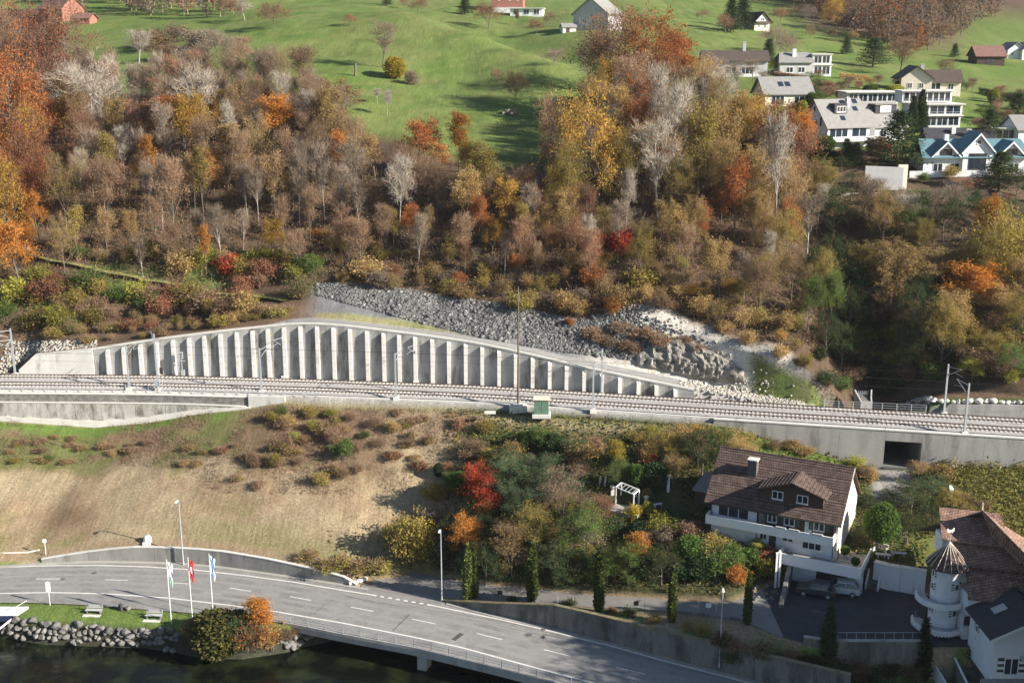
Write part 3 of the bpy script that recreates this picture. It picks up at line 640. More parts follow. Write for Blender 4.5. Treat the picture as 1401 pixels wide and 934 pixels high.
# the ribbed retaining wall above the railway
RIBS = [149, 171, 194, 216, 239, 261, 282, 304, 326.5, 348, 369, 391, 413.5, 436, 458, 480.5, 503.6, 526, 547, 568.7, 592, 614.5, 637.5, 660, 683, 705.6, 728.7, 752, 775, 799, 823, 848, 873.4, 898, 924]
def rtz(x): return float(np.interp(x, XS, K['rtop'][1]))
def wx(px):
    py = float(np.interp(px, [0, 130, 400, 640, 840, 930, 1060, 1265, 1401], [513, 513.5, 518, 527.5, 542, 546.5, 556, 567, 574])); return P(px, py, ZB)[0]
rx = [wx(p) for p in RIBS]
lead = wx(129)
RW = thing('ribbed_retaining_wall', 'long pale concrete retaining wall with upright ribs beside the railway', 'wall', (rx[0], yc(WALLY, rx[0]), ZB))
off = RW.location
edges = [lead] + rx + [wx(950)]
for i, (a, b) in enumerate(zip(edges[:-1], edges[1:])):
    ya, yb = yc(WALLY, a) + .56, yc(WALLY, b) + .56; ta, tb = rtz(a) - .12, rtz(b) - .12
    MB().hexa([(a + .02, ya, ZB - .3), (b - .02, yb, ZB - .3), (b - .02, yb + .4, ZB - .3), (a + .02, ya + .4, ZB - .3)], [(a + .02, ya, ta), (b - .02, yb, tb), (b - .02, yb + .4, tb), (a + .02, ya + .4, ta)]).build('panel', M_PANEL, RW, off)
    c = .72 if i > 0 else .3                                # coping that leans out over the bays
    MB().hexa([(a, ya - .06, ta - .02), (b, yb - .06, tb - .02), (b, yb + .45, tb - .02), (a, ya + .45, ta - .02)], [(a, ya - .08, ta + .26), (b, yb - .08, tb + .26), (b, yb + .45, tb + .26), (a, ya + .45, ta + .26)]).build('coping', M_LTCONC, RW, off)
for x in rx:
    y = yc(WALLY, x); h = max(.5, rtz(x) - ZB - .72)
    slope = (rtz(x + .3) - rtz(x - .3)) / .6
    mb = MB(); wd = .28
    mb.hexa([(x - wd, y - .05, ZB - .2), (x + wd, y - .05, ZB - .2), (x + wd, y + .6, ZB - .2), (x - wd, y + .6, ZB - .2)], [(x - wd, y + .1, ZB + h - slope * wd), (x + wd, y + .1, ZB + h + slope * wd), (x + wd, y + .6, ZB + h + .3 + slope * wd), (x - wd, y + .6, ZB + h + .3 - slope * wd)])
    mb.build('rib', M_CONC, RW, off)
MB().hexa([(edges[0], yc(WALLY, edges[0]) - .35, ZB - .05), (edges[-1], yc(WALLY, edges[-1]) - .35, ZB - .05), (edges[-1], yc(WALLY, edges[-1]) - .1, ZB - .05), (edges[0], yc(WALLY, edges[0]) - .1, ZB - .05)],
          [(edges[0], yc(WALLY, edges[0]) - .35, ZB + .02), (edges[-1], yc(WALLY, edges[-1]) - .35, ZB + .02), (edges[-1], yc(WALLY, edges[-1]) - .1, ZB + .02), (edges[0], yc(WALLY, edges[0]) - .1, ZB + .02)])
# plain end wall at its left
pe = [wx(25), wx(50), wx(78), wx(104), wx(128.5)]
wall('plain_end_wall', 'smooth pale concrete end wall tapering down to the track, without ribs', [(x, yc(WALLY, x) + .4, ZB - .2, max(ZB + .1, rtz(x) + .05)) for x in pe], .5, M_CONC, M_LTCONC, cop_h=.08, gap=.012)

# walls below the track on the left: old masonry on top, concrete panels below, white footing
def bx(px, py=542): return P(px, float(np.interp(px, [0, 200, 400, 640, 840, 1060, 1401], [535, 536.5, 542, 551, 564, 578.5, 600])), ZB)[0]
def fz(x): return float(np.interp(x, XS, K['foot'][1]))
pts = [(bx(p), yc('bench', bx(p)) - .55, 15.6, 17.35) for p in (-40, 0, 45, 90, 135, 165, 187, 230, 275, 310, 341)]
M_MASON = coursed('old_masonry', (.2, .19, .175), (.13, .125, .115), (.3, .29, .27), .55, .22, bump=.6, swap=True)
wall('old_masonry_wall', 'dark weathered masonry wall holding up the railway on the left', pts, .5, M_MASON, M_LTCONC, gap=.0, cop_h=.16, panel='masonry')
pts = []
for p in (-40, -20, 0, 26, 51, 77, 103, 127, 139, 158, 186, 195, 217, 227, 243, 262, 285, 301, 319, 337):
    x = bx(p); t = 16.05 + .1 * np.interp(p, [200, 340], [0, 1]) - np.interp(p, [260, 340], [0, .15])
    pts.append((x, yc('bench', x) - .86, fz(x) + np.interp(p, [0, 130, 240, 340], [.5, 1.0, .6, .2]), t))
wall('panelled_lower_wall', 'stained concrete wall of jointed panels under the old masonry, above the grass', pts, .35, mat('weathered_panel', (.44, .425, .39), var=.25, scale=1.0, dark=(.17, .16, .135), dscale=.7, damt=.55, stretch=(1, 1, .45), fine=.12, bump=.15), M_WPAINT if 0 else M_LTCONC, gap=.06, cop_h=.12)
pts = [(bx(p), yc('bench', bx(p)) - 1.0, fz(bx(p)) - .25, fz(bx(p)) + np.interp(p, [-60, 0, 130, 240, 330, 345], [.55, .6, .95, .75, .3, .12]) + .1 * math.sin(p)) for p in range(-40, 346, 16)]
wall('white_footing', 'rough white concrete footing along the bottom of the panelled wall', pts, .3, M_LTCONC, gap=0, panel='footing')
pts = [(bx(p), yc('bench', bx(p)) - .8, fz(bx(p)) - .6, 17.7) for p in (341, 366, 391)]
wall('concrete_abutment', 'smooth pale concrete abutment joining the old masonry and the ballast shoulder', pts, .6, M_CONC, gap=.01)
# right hand: tall smooth wall with the culvert under the railway
cl, cr = CUL; zt = 17.75
pts = [(bx(p), yc('bench', bx(p)) - .78, fz(bx(p)) - .6, zt) for p in (975, 1000, 1035, 1075, 1110, 1147)]
VW = wall('railway_support_wall', 'tall smooth concrete wall under the railway with a square culvert opening', pts + [(cl, yc('bench', cl) - .78, fz(cl) - .6, zt)], .7, M_CONC2, M_CONC, gap=.02, cop_h=.16)
zc = PY(1197, 602.5, yc('bench', cl) - .78)[2]; zf = PY(1218, 641, yc('bench', cr) - .78)[2]
lo = VW.location
def more(pts, lintel=None):
    (a, ya, ba, ta), (b, yb, bb, tb) = pts
    MB().hexa([(a + .01, ya, ba), (b - .01, yb, bb), (b - .01, yb + .7, bb), (a + .01, ya + .7, ba)], [(a + .01, ya, ta), (b - .01, yb, tb), (b - .01, yb + .7, tb), (a + .01, ya + .7, ta)]).build('panel', M_CONC2, VW, lo)
    MB().hexa([(a, ya - .07, ta + .003), (b, yb - .07, tb + .003), (b, yb + .73, tb + .003), (a, ya + .73, ta + .003)], [(a, ya - .07, ta + .16), (b, yb - .07, tb + .16), (b, yb + .73, tb + .16), (a, ya + .73, ta + .16)]).build('coping', M_CONC, VW, lo)
yl, yr = yc('bench', cl) - .78, yc('bench', cr) - .78
more([(cl, yl, zc, zt), (cr, yr, zc, zt)])
pr = [cr] + [bx(p) for p in (1290, 1345, 1401, 1480)]
for a, b in zip(pr[:-1], pr[1:]): more([(a, yc('bench', a) - .78, fz(a) - .6, zt), (b, yc('bench', b) - .78, fz(b) - .6, zt)])
M_CULV = mat('dark_culvert_concrete', (.14, .14, .135), var=.2, scale=1)  # culvert barrel darker than the wall around it
mb = MB(); dpt = 9.5                                          # the culvert's barrel
mb.hexa([(cl - .3, yl + .7, zf - .3), (cl, yl + .7, zf - .3), (cl, yl + dpt, zf - .3), (cl - .3, yl + dpt, zf - .3)], [(cl - .3, yl + .7, zc + .3), (cl, yl + .7, zc + .3), (cl, yl + dpt, zc + .3), (cl - .3, yl + dpt, zc + .3)])
mb.hexa([(cr, yr + .7, zf - .3), (cr + .3, yr + .7, zf - .3), (cr + .3, yr + dpt, zf - .3), (cr, yr + dpt, zf - .3)], [(cr, yr + .7, zc + .3), (cr + .3, yr + .7, zc + .3), (cr + .3, yr + dpt, zc + .3), (cr, yr + dpt, zc + .3)])
mb.hexa([(cl, yl + .7, zc), (cr, yr + .7, zc), (cr, yr + dpt, zc), (cl, yl + dpt, zc)], [(cl, yl + .7, zc + .3), (cr, yr + .7, zc + .3), (cr, yr + dpt, zc + .3), (cl, yl + dpt, zc + .3)])
mb.hexa([(cl, yl - .2, zf - .3), (cr, yr - .2, zf - .3), (cr, yr + dpt, zf - .3), (cl, yl + dpt, zf - .3)], [(cl, yl - .2, zf), (cr, yr - .2, zf), (cr, yr + dpt, zf), (cl, yl + dpt, zf)])
mb.b2(cl, cr, yr + dpt, yr + dpt + .3, zf, zc)
mb.build('culvert', M_CULV, VW, lo)
# wing wall edge by the culvert, running down the bank
mb = MB(); a = PY(1147, 613, yc('bench', bx(1147)) - .9); b = PY(1183, 637, yc('bench', bx(1182)) - 1.2)
ww = thing('culvert_wing_wall', 'narrow pale concrete edge running down the bank left of the culvert', 'wall', a)
wl2 = [hit(1147 + 38 * i / 6, 612 + 25 * i / 6) for i in range(7)]
for a_, b_ in zip(wl2[:-1], wl2[1:]): mb.hexa([(a_[0], a_[1] - .2, a_[2] - .5), (b_[0], b_[1] - .2, b_[2] - .5), (b_[0], b_[1] + .2, b_[2] - .5), (a_[0], a_[1] + .2, a_[2] - .5)], [(a_[0], a_[1] - .2, a_[2] + .18), (b_[0], b_[1] - .2, b_[2] + .18), (b_[0], b_[1] + .2, b_[2] + .18), (a_[0], a_[1] + .2, a_[2] + .18)]); mb.build('wall_body', M_LTCONC, ww, a)
# far side on the right: low wall topped by boulders
gx = [wx(p) for p in (1266, 1300, 1350, 1401, 1470)]
RB = wall('boulder_topped_wall', 'low smooth concrete wall topped by a row of pale boulders beside the track', [(x, yc(WALLY, x) + .5, ZB - .3, rtz(x) + .02) for x in gx], .6, M_CONC2, gap=.02)
def rock_mesh(seed, mat_, sub=2, flat=.75):
    rr = random.Random(seed); bm = bmesh.new(); bmesh.ops.create_icosphere(bm, subdivisions=sub, radius=.5)
    pl = [(Vector((rr.gauss(0, 1), rr.gauss(0, 1), rr.gauss(0, .8))).normalized(), rr.uniform(.26, .42)) for _ in range(11)]
    for v in bm.verts:
        for n, d in pl:
            e = v.co.dot(n) - d
            if e > 0: v.co -= n * e
        v.co.z *= flat; v.co += Vector((rr.uniform(-1, 1), rr.uniform(-1, 1), rr.uniform(-1, 1))) * .012
    me = bpy.data.meshes.new('rock'); bm.to_mesh(me); bm.free(); me.materials.append(mat_)
    return me
ROCKS = [rock_mesh(i, M_STONE) for i in range(8)]; LROCKS = [rock_mesh(20 + i, M_LIME) for i in range(6)]
rng = random.Random(5)
x = gx[0] + .3
while x < gx[-1]:
    s = rng.uniform(.8, 1.5)
    o = link('stone', rng.choice(LROCKS), RB); o.location = (x - RB.location.x, yc(WALLY, x) + 1.0 + rng.uniform(-.1, .3) - RB.location.y, rtz(x) + s * .3 - RB.location.z)
    o.scale = (s, s * .9, s * 1.05); o.rotation_euler = (0, 0, rng.uniform(0, 6)); x += s * .78

# grassy track along the wooded slope on the left
m = MB(); gp_ = dense([hit(a, b) for a, b in ((-10, 344), (60, 352), (110, 362), (170, 375), (240, 388), (330, 402), (395, 411))], 2.0)
ribbon(m, [(a, b, ground(a, b) + .12) for a, b, c in gp_], 2.6)
tag(m.build('grassy_path', mat('path_grass', (.2, .2, .07), var=.3, scale=1.5, fine=.3)), kind='structure')
PATH = gp_
ap_ = []
for px in range(392, 950, 9):
    x = wx(px); ap_.append((x, yc('rtop', x) + 1.25, 0))
for px, py in ((965, 533), (1000, 539), (1030, 545), (1060, 550), (1090, 555.5), (1112, 559)): ap_.append(hit(px, py))
m = MB(); ap_ = dense(ap_, 1.0)
for a, b in zip(ap_[:-1], ap_[1:]):
    for k in range(3):
        f0, f1 = -.85 + k * .567, -.85 + (k + 1) * .567; m.face([(q[0], q[1] + f, ground(q[0], q[1] + f) + .05) for q, f in ((a, f0), (b, f0), (b, f1), (a, f1))])
tag(m.build('access_path', mat('path_asphalt', (.27, .265, .255), var=.12, scale=1, fine=.1)), kind='structure')
# ------------------------------------------------------------------ railway
def offs(x, d):
    """point d metres behind the bench edge, square to it"""
    y0, y1 = yc('bench', x - 1), yc('bench', x + 1); t = Vector((2, y1 - y0)).normalized(); n = Vector((-t.y, t.x))
    return x + n.x * d, yc('bench', x) + n.y * d
XRL = np.arange(-98, 90, 2.0)
m = MB()
pr_ = [(.9, .12), (1.35, .34), (4.05, .36), (4.75, .2), (5.35, .36), (8.05, .34), (8.5, .1)]
for a, b in zip(XRL[:-1], XRL[1:]):
    for (d0, z0), (d1, z1) in zip(pr_[:-1], pr_[1:]):
        p0, p1 = offs(a, d0), offs(b, d0); q0, q1 = offs(a, d1), offs(b, d1)
        m.face([(*p0, ZB + z0), (*p1, ZB + z0), (*q1, ZB + z1), (*q0, ZB + z1)])
tag(m.build('ballast_bed', M_BALL), kind='structure')
M_SLEEP = mat('sleeper_concrete', (.55, .53, .49), var=.1, scale=2)
for ti, (dc, lab) in enumerate(((2.55, 'railway track nearer the lake with pale concrete sleepers'), (6.8, 'railway track under the ribbed wall with pale concrete sleepers'))):
    t = thing('railway_track', lab, 'railway track', (0, *offs(0, dc)[1:], ZB))
    for s in (-.7525, .7525):
        mb = MB()
        for a, b in zip(XRL[:-1], XRL[1:]):
            for e, z0, z1 in ((.036, .5, .55), (.07, .4, .42), (.012, .42, .5)):
                p = [(*offs(a, dc + s - e), ZB + z0), (*offs(b, dc + s - e), ZB + z0), (*offs(b, dc + s + e), ZB + z0), (*offs(a, dc + s + e), ZB + z0)]
                mb.hexa(p, [(q[0], q[1], ZB + z1) for q in p])
        mb.build('rail', M_RAIL, t, t.location)
    mb = MB(); x = -97.0
    while x < 88:
        y0 = offs(x, dc - 1.3); y1 = offs(x, dc + 1.3); c = ((y0[0] + y1[0]) / 2, (y0[1] + y1[1]) / 2)
        ang = math.atan2(y1[1] - y0[1], y1[0] - y0[0])
        for e in (-.75, .75):
            mb.box((c[0] + e * math.cos(ang), c[1] + e * math.sin(ang), ZB + .345), (1.0, .3, .12), ang)
        mb.box((c[0], c[1], ZB + .33), (.6, .24, .1), ang)
        x += .6
    tag(mb.build('sleepers', M_SLEEP, t, t.location), kind='stuff')
# cable trough along the lake side of the bench
t = MB()
for a, b in zip(XRL[:-1], XRL[1:]):
    p = [(*offs(a, .05), ZB - .1), (*offs(b, .05), ZB - .1), (*offs(b, .42), ZB - .1), (*offs(a, .42), ZB - .1)]
    t.hexa(p, [(q[0], q[1], ZB + .16) for q in p])
tag(t.build('cable_trough_kerb', M_LTCONC), kind='structure')
# thin handrail on the left
t = thing('trackside_railing', 'thin pale post railing along the track edge above the old masonry wall', 'railing', (bx(0), yc('bench', bx(0)) - .2, ZB))
xx = bx(-30); ps = []
while xx < bx(440):
    ps.append((xx, yc('bench', xx) - .12)); xx += 1.75
for x, y in ps: MB().box((x, y, ZB + .65), (.06, .06, 1.1)).build('post', M_STEEL, t, t.location)
for z in (.65, 1.18):
    MB().path([(x, y, ZB + z) for x, y in ps], .018, 4).build('rail', M_STEEL, t, t.location)
# parapet with railing where the gully passes under the line
g0, g1 = wx(1126), wx(1266)
t = thing('gully_railing', 'pale steel railing on a white concrete edge where the line crosses the gully', 'railing', (g0, yc(WALLY, g0), ZB))
yy = lambda x: yc(WALLY, x) - .1
MB().hexa([(g0, yy(g0) - .2, ZB - 2.5), (g1, yy(g1) - .2, ZB - 2.5), (g1, yy(g1) + .3, ZB - 2.5), (g0, yy(g0) + .3, ZB - 2.5)], [(g0, yy(g0) - .2, ZB + .38), (g1, yy(g1) - .2, ZB + .38), (g1, yy(g1) + .3, ZB + .38), (g0, yy(g0) + .3, ZB + .38)]).build('edge_beam', M_LTCONC, t, t.location)
n = 7; gp = [(g0 + (g1 - g0) * i / n, yy(g0 + (g1 - g0) * i / n) + .05) for i in range(n + 1)]
for x, y in gp: MB().box((x, y, ZB + .9), (.08, .08, 1.1)).build('post', M_STEEL, t, t.location)
for z in (.75, 1.1, 1.45): MB().path([(x, y, ZB + z) for x, y in gp], .03, 4).build('rail', M_STEEL, t, t.location)
# concrete stream chute in the gully
c = PD(1186, 551, 172.5); ch = thing('stream_chute', 'small pale concrete chute with curved wings in the dark gully', 'chute', c); ch.scale = (.6, .6, .45)
MB().b2(-1.5, 1.4, 0, .4, -2.2, .4).build('sill', M_CONC2, ch)
for s, dx in ((-1, -1.3), (1, 1.2)):
    mb = MB(); pr = [(dx + s * .0, .2, .4), (dx + s * .25, 1.5, 1.3), (dx + s * .55, 2.6, 2.2), (dx + s * .8, 3.4, 3.2)]
    for a, b in zip(pr[:-1], pr[1:]):
        mb.hexa([(a[0] - .18, a[1], -2), (a[0] + .18, a[1], -2), (b[0] + .18, b[1], -2), (b[0] - .18, b[1], -2)], [(a[0] - .18, a[1], a[2]), (a[0] + .18, a[1], a[2]), (b[0] + .18, b[1], b[2]), (b[0] - .18, b[1], b[2])])
    mb.build('wing_wall', M_CONC2, ch)
mb = MB(); mb.face([(-1.1, .4, .2), (1.0, .4, .2), (1.2, 4.5, 1.6), (-1.2, 4.5, 1.6)]); mb.build('channel_floor', M_DKCONC, ch)
for i in range(6): MB().box((-1.2 + i * .48, 3.6, 2.0), (.12, .12, 1.4)).build('debris_bar', M_STEEL, ch)
# ------------------------------------------------------------------ plants: branch skeletons with twigs and leaves
class TreeGen:
    def __init__(s, seed): s.r = random.Random(seed); s.np = np.random.default_rng(seed); s.seg = []; s.tw = []; s.tips = []
    def branch(s, p, d, L, r, lev, maxlev, kids, up=.15, bend=.25, n=None, r_end=.35):
        """one bent branch; side branches leave it along its outer part"""
        n = n or (4 if lev == 0 else 3 if lev < 2 else 2); pts = [p]; d = d.normalized(); rr = s.r
        for i in range(n):
            d = (d + Vector((rr.gauss(0, bend), rr.gauss(0, bend), rr.gauss(0, bend) + up)) * (.6 if lev else .25)).normalized()
            q = pts[-1] + d * (L / n); t0 = i / n; t1 = (i + 1) / n
            s.seg.append((pts[-1], q, r * (1 - (1 - r_end) * t0), r * (1 - (1 - r_end) * t1), lev)); pts.append(q)
        if lev >= 2 or lev == maxlev: s.tips.append((pts[-1], d, lev))
        if lev >= maxlev: return
        k, f0, ang, ls = kids[lev]
        for i in range(k):
            t = f0 + (1 - f0) * (i + rr.random()) / k; fi = min(int(t * n), n - 1); b = pts[fi].lerp(pts[fi + 1], t * n - fi)
            ax = d.orthogonal().normalized(); ax.rotate(Matrix.Rotation(i * 2.4 + rr.uniform(-.5, .5), 3, d))
            a = rad(ang + rr.uniform(-15, 15)); nd = d * math.cos(a) + ax * math.sin(a)
            ll = L * ls * rr.uniform(.7, 1.2) * (1.15 - .55 * t if lev == 0 else 1)
            s.branch(b, nd, ll, max(.012, r * (1 - .6 * t) * .5), lev + 1, maxlev, kids, up, bend)
def arr_segments(seg, sides=4):
    """tapered square-section limbs as quads"""
    if not seg: return np.zeros((0, 3)), np.zeros((0, 4), int)
    a = np.array([tuple(x[0]) for x in seg]); b = np.array([tuple(x[1]) for x in seg]); r0 = np.array([x[2] for x in seg])[:, None]; r1 = np.array([x[3] for x in seg])[:, None]
    d = b - a; d /= np.linalg.norm(d, axis=1, keepdims=True) + 1e-9
    ref = np.where(np.abs(d[:, 2:3]) > .9, np.array([[1., 0, 0]]), np.array([[0, 0, 1.]]))
    u = np.cross(d, ref); u /= np.linalg.norm(u, axis=1, keepdims=True) + 1e-9; v = np.cross(d, u)
    rings = []
    for base, rr in ((a, r0), (b, r1)):
        for k in range(sides):
            t = 2 * math.pi * k / sides; rings.append(base + (u * math.cos(t) + v * math.sin(t)) * rr)
    V = np.stack(rings, 1); n = len(seg); base = np.arange(n)[:, None] * 2 * sides
    Q = np.concatenate([base + np.array([[k, (k + 1) % sides, sides + (k + 1) % sides, sides + k]]) for k in range(sides)])
    return V.reshape(-1, 3), Q
def arr_leaves(C, size, rng, aspect=.62, droop=0.0, upward=0.0, jitter=.35):
    """one bent quad per leaf or spray"""
    n = len(C); d = rng.normal(size=(n, 3)); d[:, 2] = d[:, 2] * .6 - droop + upward; d /= np.linalg.norm(d, axis=1, keepdims=True)
    e = np.cross(d, rng.normal(size=(n, 3))); e /= np.linalg.norm(e, axis=1, keepdims=True) + 1e-9
    s = size * (1 + jitter * rng.normal(size=(n, 1)).clip(-1.5, 1.5)); L = d * s; W = e * s * aspect * .5
    V = np.stack([C, C + L * .5 + W, C + L, C + L * .45 - W], 1)
    return V.reshape(-1, 3), np.arange(n * 4).reshape(n, 4)
def arr_twigs(C, D, L, wid, rng, spread=.7):
    n = len(C); d = D + rng.normal(size=(n, 3)) * spread; d /= np.linalg.norm(d, axis=1, keepdims=True)
    e = np.cross(d, rng.normal(size=(n, 3))); e /= np.linalg.norm(e, axis=1, keepdims=True) + 1e-9
    l = L * rng.uniform(.5, 1.2, size=(n, 1)); E = C + d * l
    V = np.stack([C - e * wid, C + e * wid, E + e * wid * .4, E - e * wid * .4], 1)
    return V.reshape(-1, 3), np.arange(n * 4).reshape(n, 4)
def clusters(pts, n, sig, rng, flat=.7):
    P_ = np.array(pts); i = rng.integers(0, len(P_), n); o = rng.normal(size=(n, 3)) * sig; o[:, 2] *= flat
    return P_[i] + o
def cat_arr(parts):
    V = []; Q = []; M = []; n = 0
    for v, q, mi in parts:
        V.append(v); Q.append(q + n); M.append(np.full(len(q), mi)); n += len(v)
    return np.concatenate(V), np.concatenate(Q), np.concatenate(M)
PROTO = {}
def proto(name, wood, crown, wood_slots, crown_slots):
    """a plant as two meshes: trunk with limbs, crown of twigs and leaves"""
    mw = mesh_quads(name + '_trunk', *wood, wood_slots) if wood is not None else None
    V, Q, M = cat_arr(crown)
    PROTO[name] = (mw, mesh_quads(name + '_crown', V, Q, crown_slots, M))
T_BROWN = leafmat('twigs_brown', [(.22, .145, .09), (.28, .19, .125), (.16, .105, .07)], 0, .25)
T_GREY = leafmat('twigs_grey', [(.25, .2, .15), (.18, .14, .105), (.33, .27, .21)], 0, .2)
T_PALE = leafmat('twigs_pale', [(.42, .37, .3), (.33, .29, .235), (.5, .45, .38)], 0, .1)
LEAF = {
    'rust': [(.32, .105, .035), (.23, .08, .035), (.38, .16, .05), (.16, .075, .04)],
    'orange': [(.5, .2, .035), (.42, .16, .035), (.55, .28, .06), (.32, .13, .04)],
    'gold': [(.47, .29, .055), (.38, .22, .05), (.55, .37, .09), (.28, .17, .045)],
    'yellow': [(.56, .44, .06), (.48, .36, .06), (.4, .34, .07)],
    'paleorange': [(.56, .32, .12), (.5, .25, .08), (.6, .4, .18)],
    'olive': [(.21, .175, .05), (.27, .21, .06), (.15, .14, .045), (.33, .24, .075)],
    'ochre': [(.33, .23, .095), (.26, .185, .08), (.4, .28, .12), (.21, .165, .075)],
    'yellowgreen': [(.28, .27, .05), (.2, .22, .045), (.36, .32, .06), (.15, .17, .045)],
    'willowyellow': [(.3, .23, .055), (.24, .19, .05), (.36, .28, .08), (.18, .15, .045)],
    'juniper': [(.1, .105, .035), (.075, .085, .03), (.14, .135, .045), (.12, .09, .045)],
    'green': [(.085, .14, .035), (.06, .105, .03), (.12, .17, .045)],
    'bluegreen': [(.07, .12, .06), (.05, .09, .045), (.1, .15, .075)],
    'darkgreen': [(.03, .052, .022), (.045, .07, .028), (.025, .04, .02)],
    'cypress': [(.05, .075, .02), (.085, .115, .03), (.12, .14, .045)],
    'redbrown': [(.23, .09, .055), (.17, .075, .05), (.29, .13, .075), (.2, .12, .08)],
    'red': [(.5, .07, .04), (.42, .055, .04), (.55, .13, .055), (.34, .06, .035)],
    'brown': [(.24, .16, .1), (.19, .125, .08), (.3, .2, .125), (.15, .105, .07)],
    'greybrown': [(.17, .14, .105), (.22, .18, .14), (.13, .105, .08)],
}
LEAF = {k: [tuple(min(.75, c * (1.0 if k in ('gold', 'yellow', 'orange', 'paleorange', 'red', 'cypress') else 1.3)) for c in q) for q in v] for k, v in LEAF.items()}
LM = {k: leafmat('leaves_' + k, v, .45 if k not in ('darkgreen', 'cypress') else .2) for k, v in LEAF.items()}
def broad(name, seed, H, W, leaves, lsize, sig, twigs, maxlev=3, trunk=.25, kids=None, tr=.2, up=.12, ang=50, wood=None):
    g = TreeGen(seed); rng = g.np
    kids = kids or [(11, trunk, ang, W / H * .95), (6, .3, 45, .5), (5, .3, 42, .5)]
    g.branch(Vector((0, 0, -.4)), Vector((g.r.uniform(-.06, .06), g.r.uniform(-.06, .06), 1)), H * .86, tr, 0, maxlev, kids, up=up)
    thick = [s_ for s_ in g.seg if s_[4] <= 1]; thin = [s_ for s_ in g.seg if s_[4] > 1]
    P_ = [tuple(t[0]) for t in g.tips]; D_ = np.array([tuple(t[1]) for t in g.tips])
    parts = []
    if thin: v, q = arr_segments([(a, b, max(r0, .03 if twigs > 3000 else .02), max(r1, .02 if twigs > 3000 else .013), l) for a, b, r0, r1, l in thin], 3); parts.append((v, q, 0))
    if twigs:
        i = rng.integers(0, len(P_), twigs); C = np.array(P_)[i] + rng.normal(size=(twigs, 3)) * .25
        v, q = arr_twigs(C, D_[i] + np.array([0, 0, .25]), .9, .017, rng); parts.append((v, q, 0))
    if leaves:
        C = clusters(P_, leaves, sig, rng); v, q = arr_leaves(C, lsize, rng, droop=.15); parts.append((v, q, 1))
    proto(name, arr_segments(thick, 6 if H > 9 else 4), parts, [wood or M_BARK], [T_BROWN, LM['rust']])
broad('oak_a', 1, 12, 9.5, 9500, .27, .55, 600, tr=.28)
broad('oak_b', 2, 13, 8.5, 9000, .27, .5, 600, tr=.26)
broad('maple_a', 3, 11, 6.0, 7600, .26, .45, 400, tr=.2, ang=40, up=.25)
broad('maple_b', 4, 12, 5.2, 6800, .26, .45, 400, tr=.18, ang=36, up=.3)
broad('slender_a', 5, 12, 3.6, 4400, .25, .4, 500, tr=.13, trunk=.35, ang=38, up=.3)
broad('half_a', 6, 12, 7.5, 3200, .25, .6, 2600, tr=.2, up=.22, ang=42)
broad('half_b', 7, 12, 6.0, 2700, .25, .55, 2400, tr=.17, up=.28, ang=38)
broad('bare_a', 8, 13, 8.0, 0, .3, .5, 3300, tr=.22, up=.22, ang=42)
broad('bare_b', 9, 13, 6.5, 120, .28, .5, 3200, tr=.19, up=.28, ang=36)
broad('bare_c', 10, 12, 5.0, 100, .28, .5, 3050, tr=.15, up=.34, ang=32, trunk=.35)
broad('fruit_a', 11, 6, 7.0, 200, .24, .4, 3600, tr=.2, up=.1, ang=60, trunk=.3)
broad('fruit_b', 12, 5.5, 5.5, 1500, .24, .4, 2000, tr=.16, up=.12, ang=55, trunk=.3)
broad('snag', 13, 9, 3.0, 0, .3, .5, 200, maxlev=2, tr=.16, up=.2, ang=40, trunk=.3)
def shrub(name, seed, H, W, leaves, lsize, stems=14, twigs=500, sig=.32, lean=.75, up=.22):
    g = TreeGen(seed); rng = g.np
    for i in range(stems):
        a = g.r.uniform(0, 6.28); t = g.r.uniform(.1, lean)
        g.branch(Vector((g.r.gauss(0, W * .08), g.r.gauss(0, W * .08), -.25)), Vector((math.cos(a) * t, math.sin(a) * t, 1)), H * g.r.uniform(.65, 1.05), .035, 1, 3, [None, (6, .25, 45, .45), (4, .3, 45, .5)], up=up, bend=.3)
    P_ = [tuple(t[0]) for t in g.tips]; D_ = np.array([tuple(t[1]) for t in g.tips])
    stemsegs = [s_ for s_ in g.seg if s_[4] == 1]; parts = []
    v, q = arr_segments([(a, b, max(r0, .012), max(r1, .008), l) for a, b, r0, r1, l in g.seg if l_ok(l)], 3); parts.append((v, q, 0))
    i = rng.integers(0, len(P_), max(1, twigs)); v, q = arr_twigs(np.array(P_)[i], D_[i] + np.array([0, 0, .3]), .55, .013, rng); parts.append((v, q, 0))
    v, q = arr_leaves(clusters(P_, leaves, sig, rng), lsize, rng, upward=.15); parts.append((v, q, 1))
    proto(name, arr_segments(stemsegs, 3), parts, [M_BARK], [T_BROWN, LM['olive']])
l_ok = lambda l: l == 2
shrub('bush_a', 31, 2.6, 3.0, 2600, .24)
shrub('bush_b', 32, 3.2, 3.0, 2800, .24, up=.3)
shrub('bush_c', 33, 2.2, 3.4, 2300, .22, lean=1.1)
shrub('bush_thin', 34, 3.2, 3.0, 900, .22, twigs=1800)
shrub('low_brush', 35, 1.1, 2.2, 800, .16, stems=12, twigs=900, sig=.2, lean=1.2, up=.1)
shrub('sapling_bush', 36, 3.6, 2.2, 1900, .24, lean=.4, up=.4)
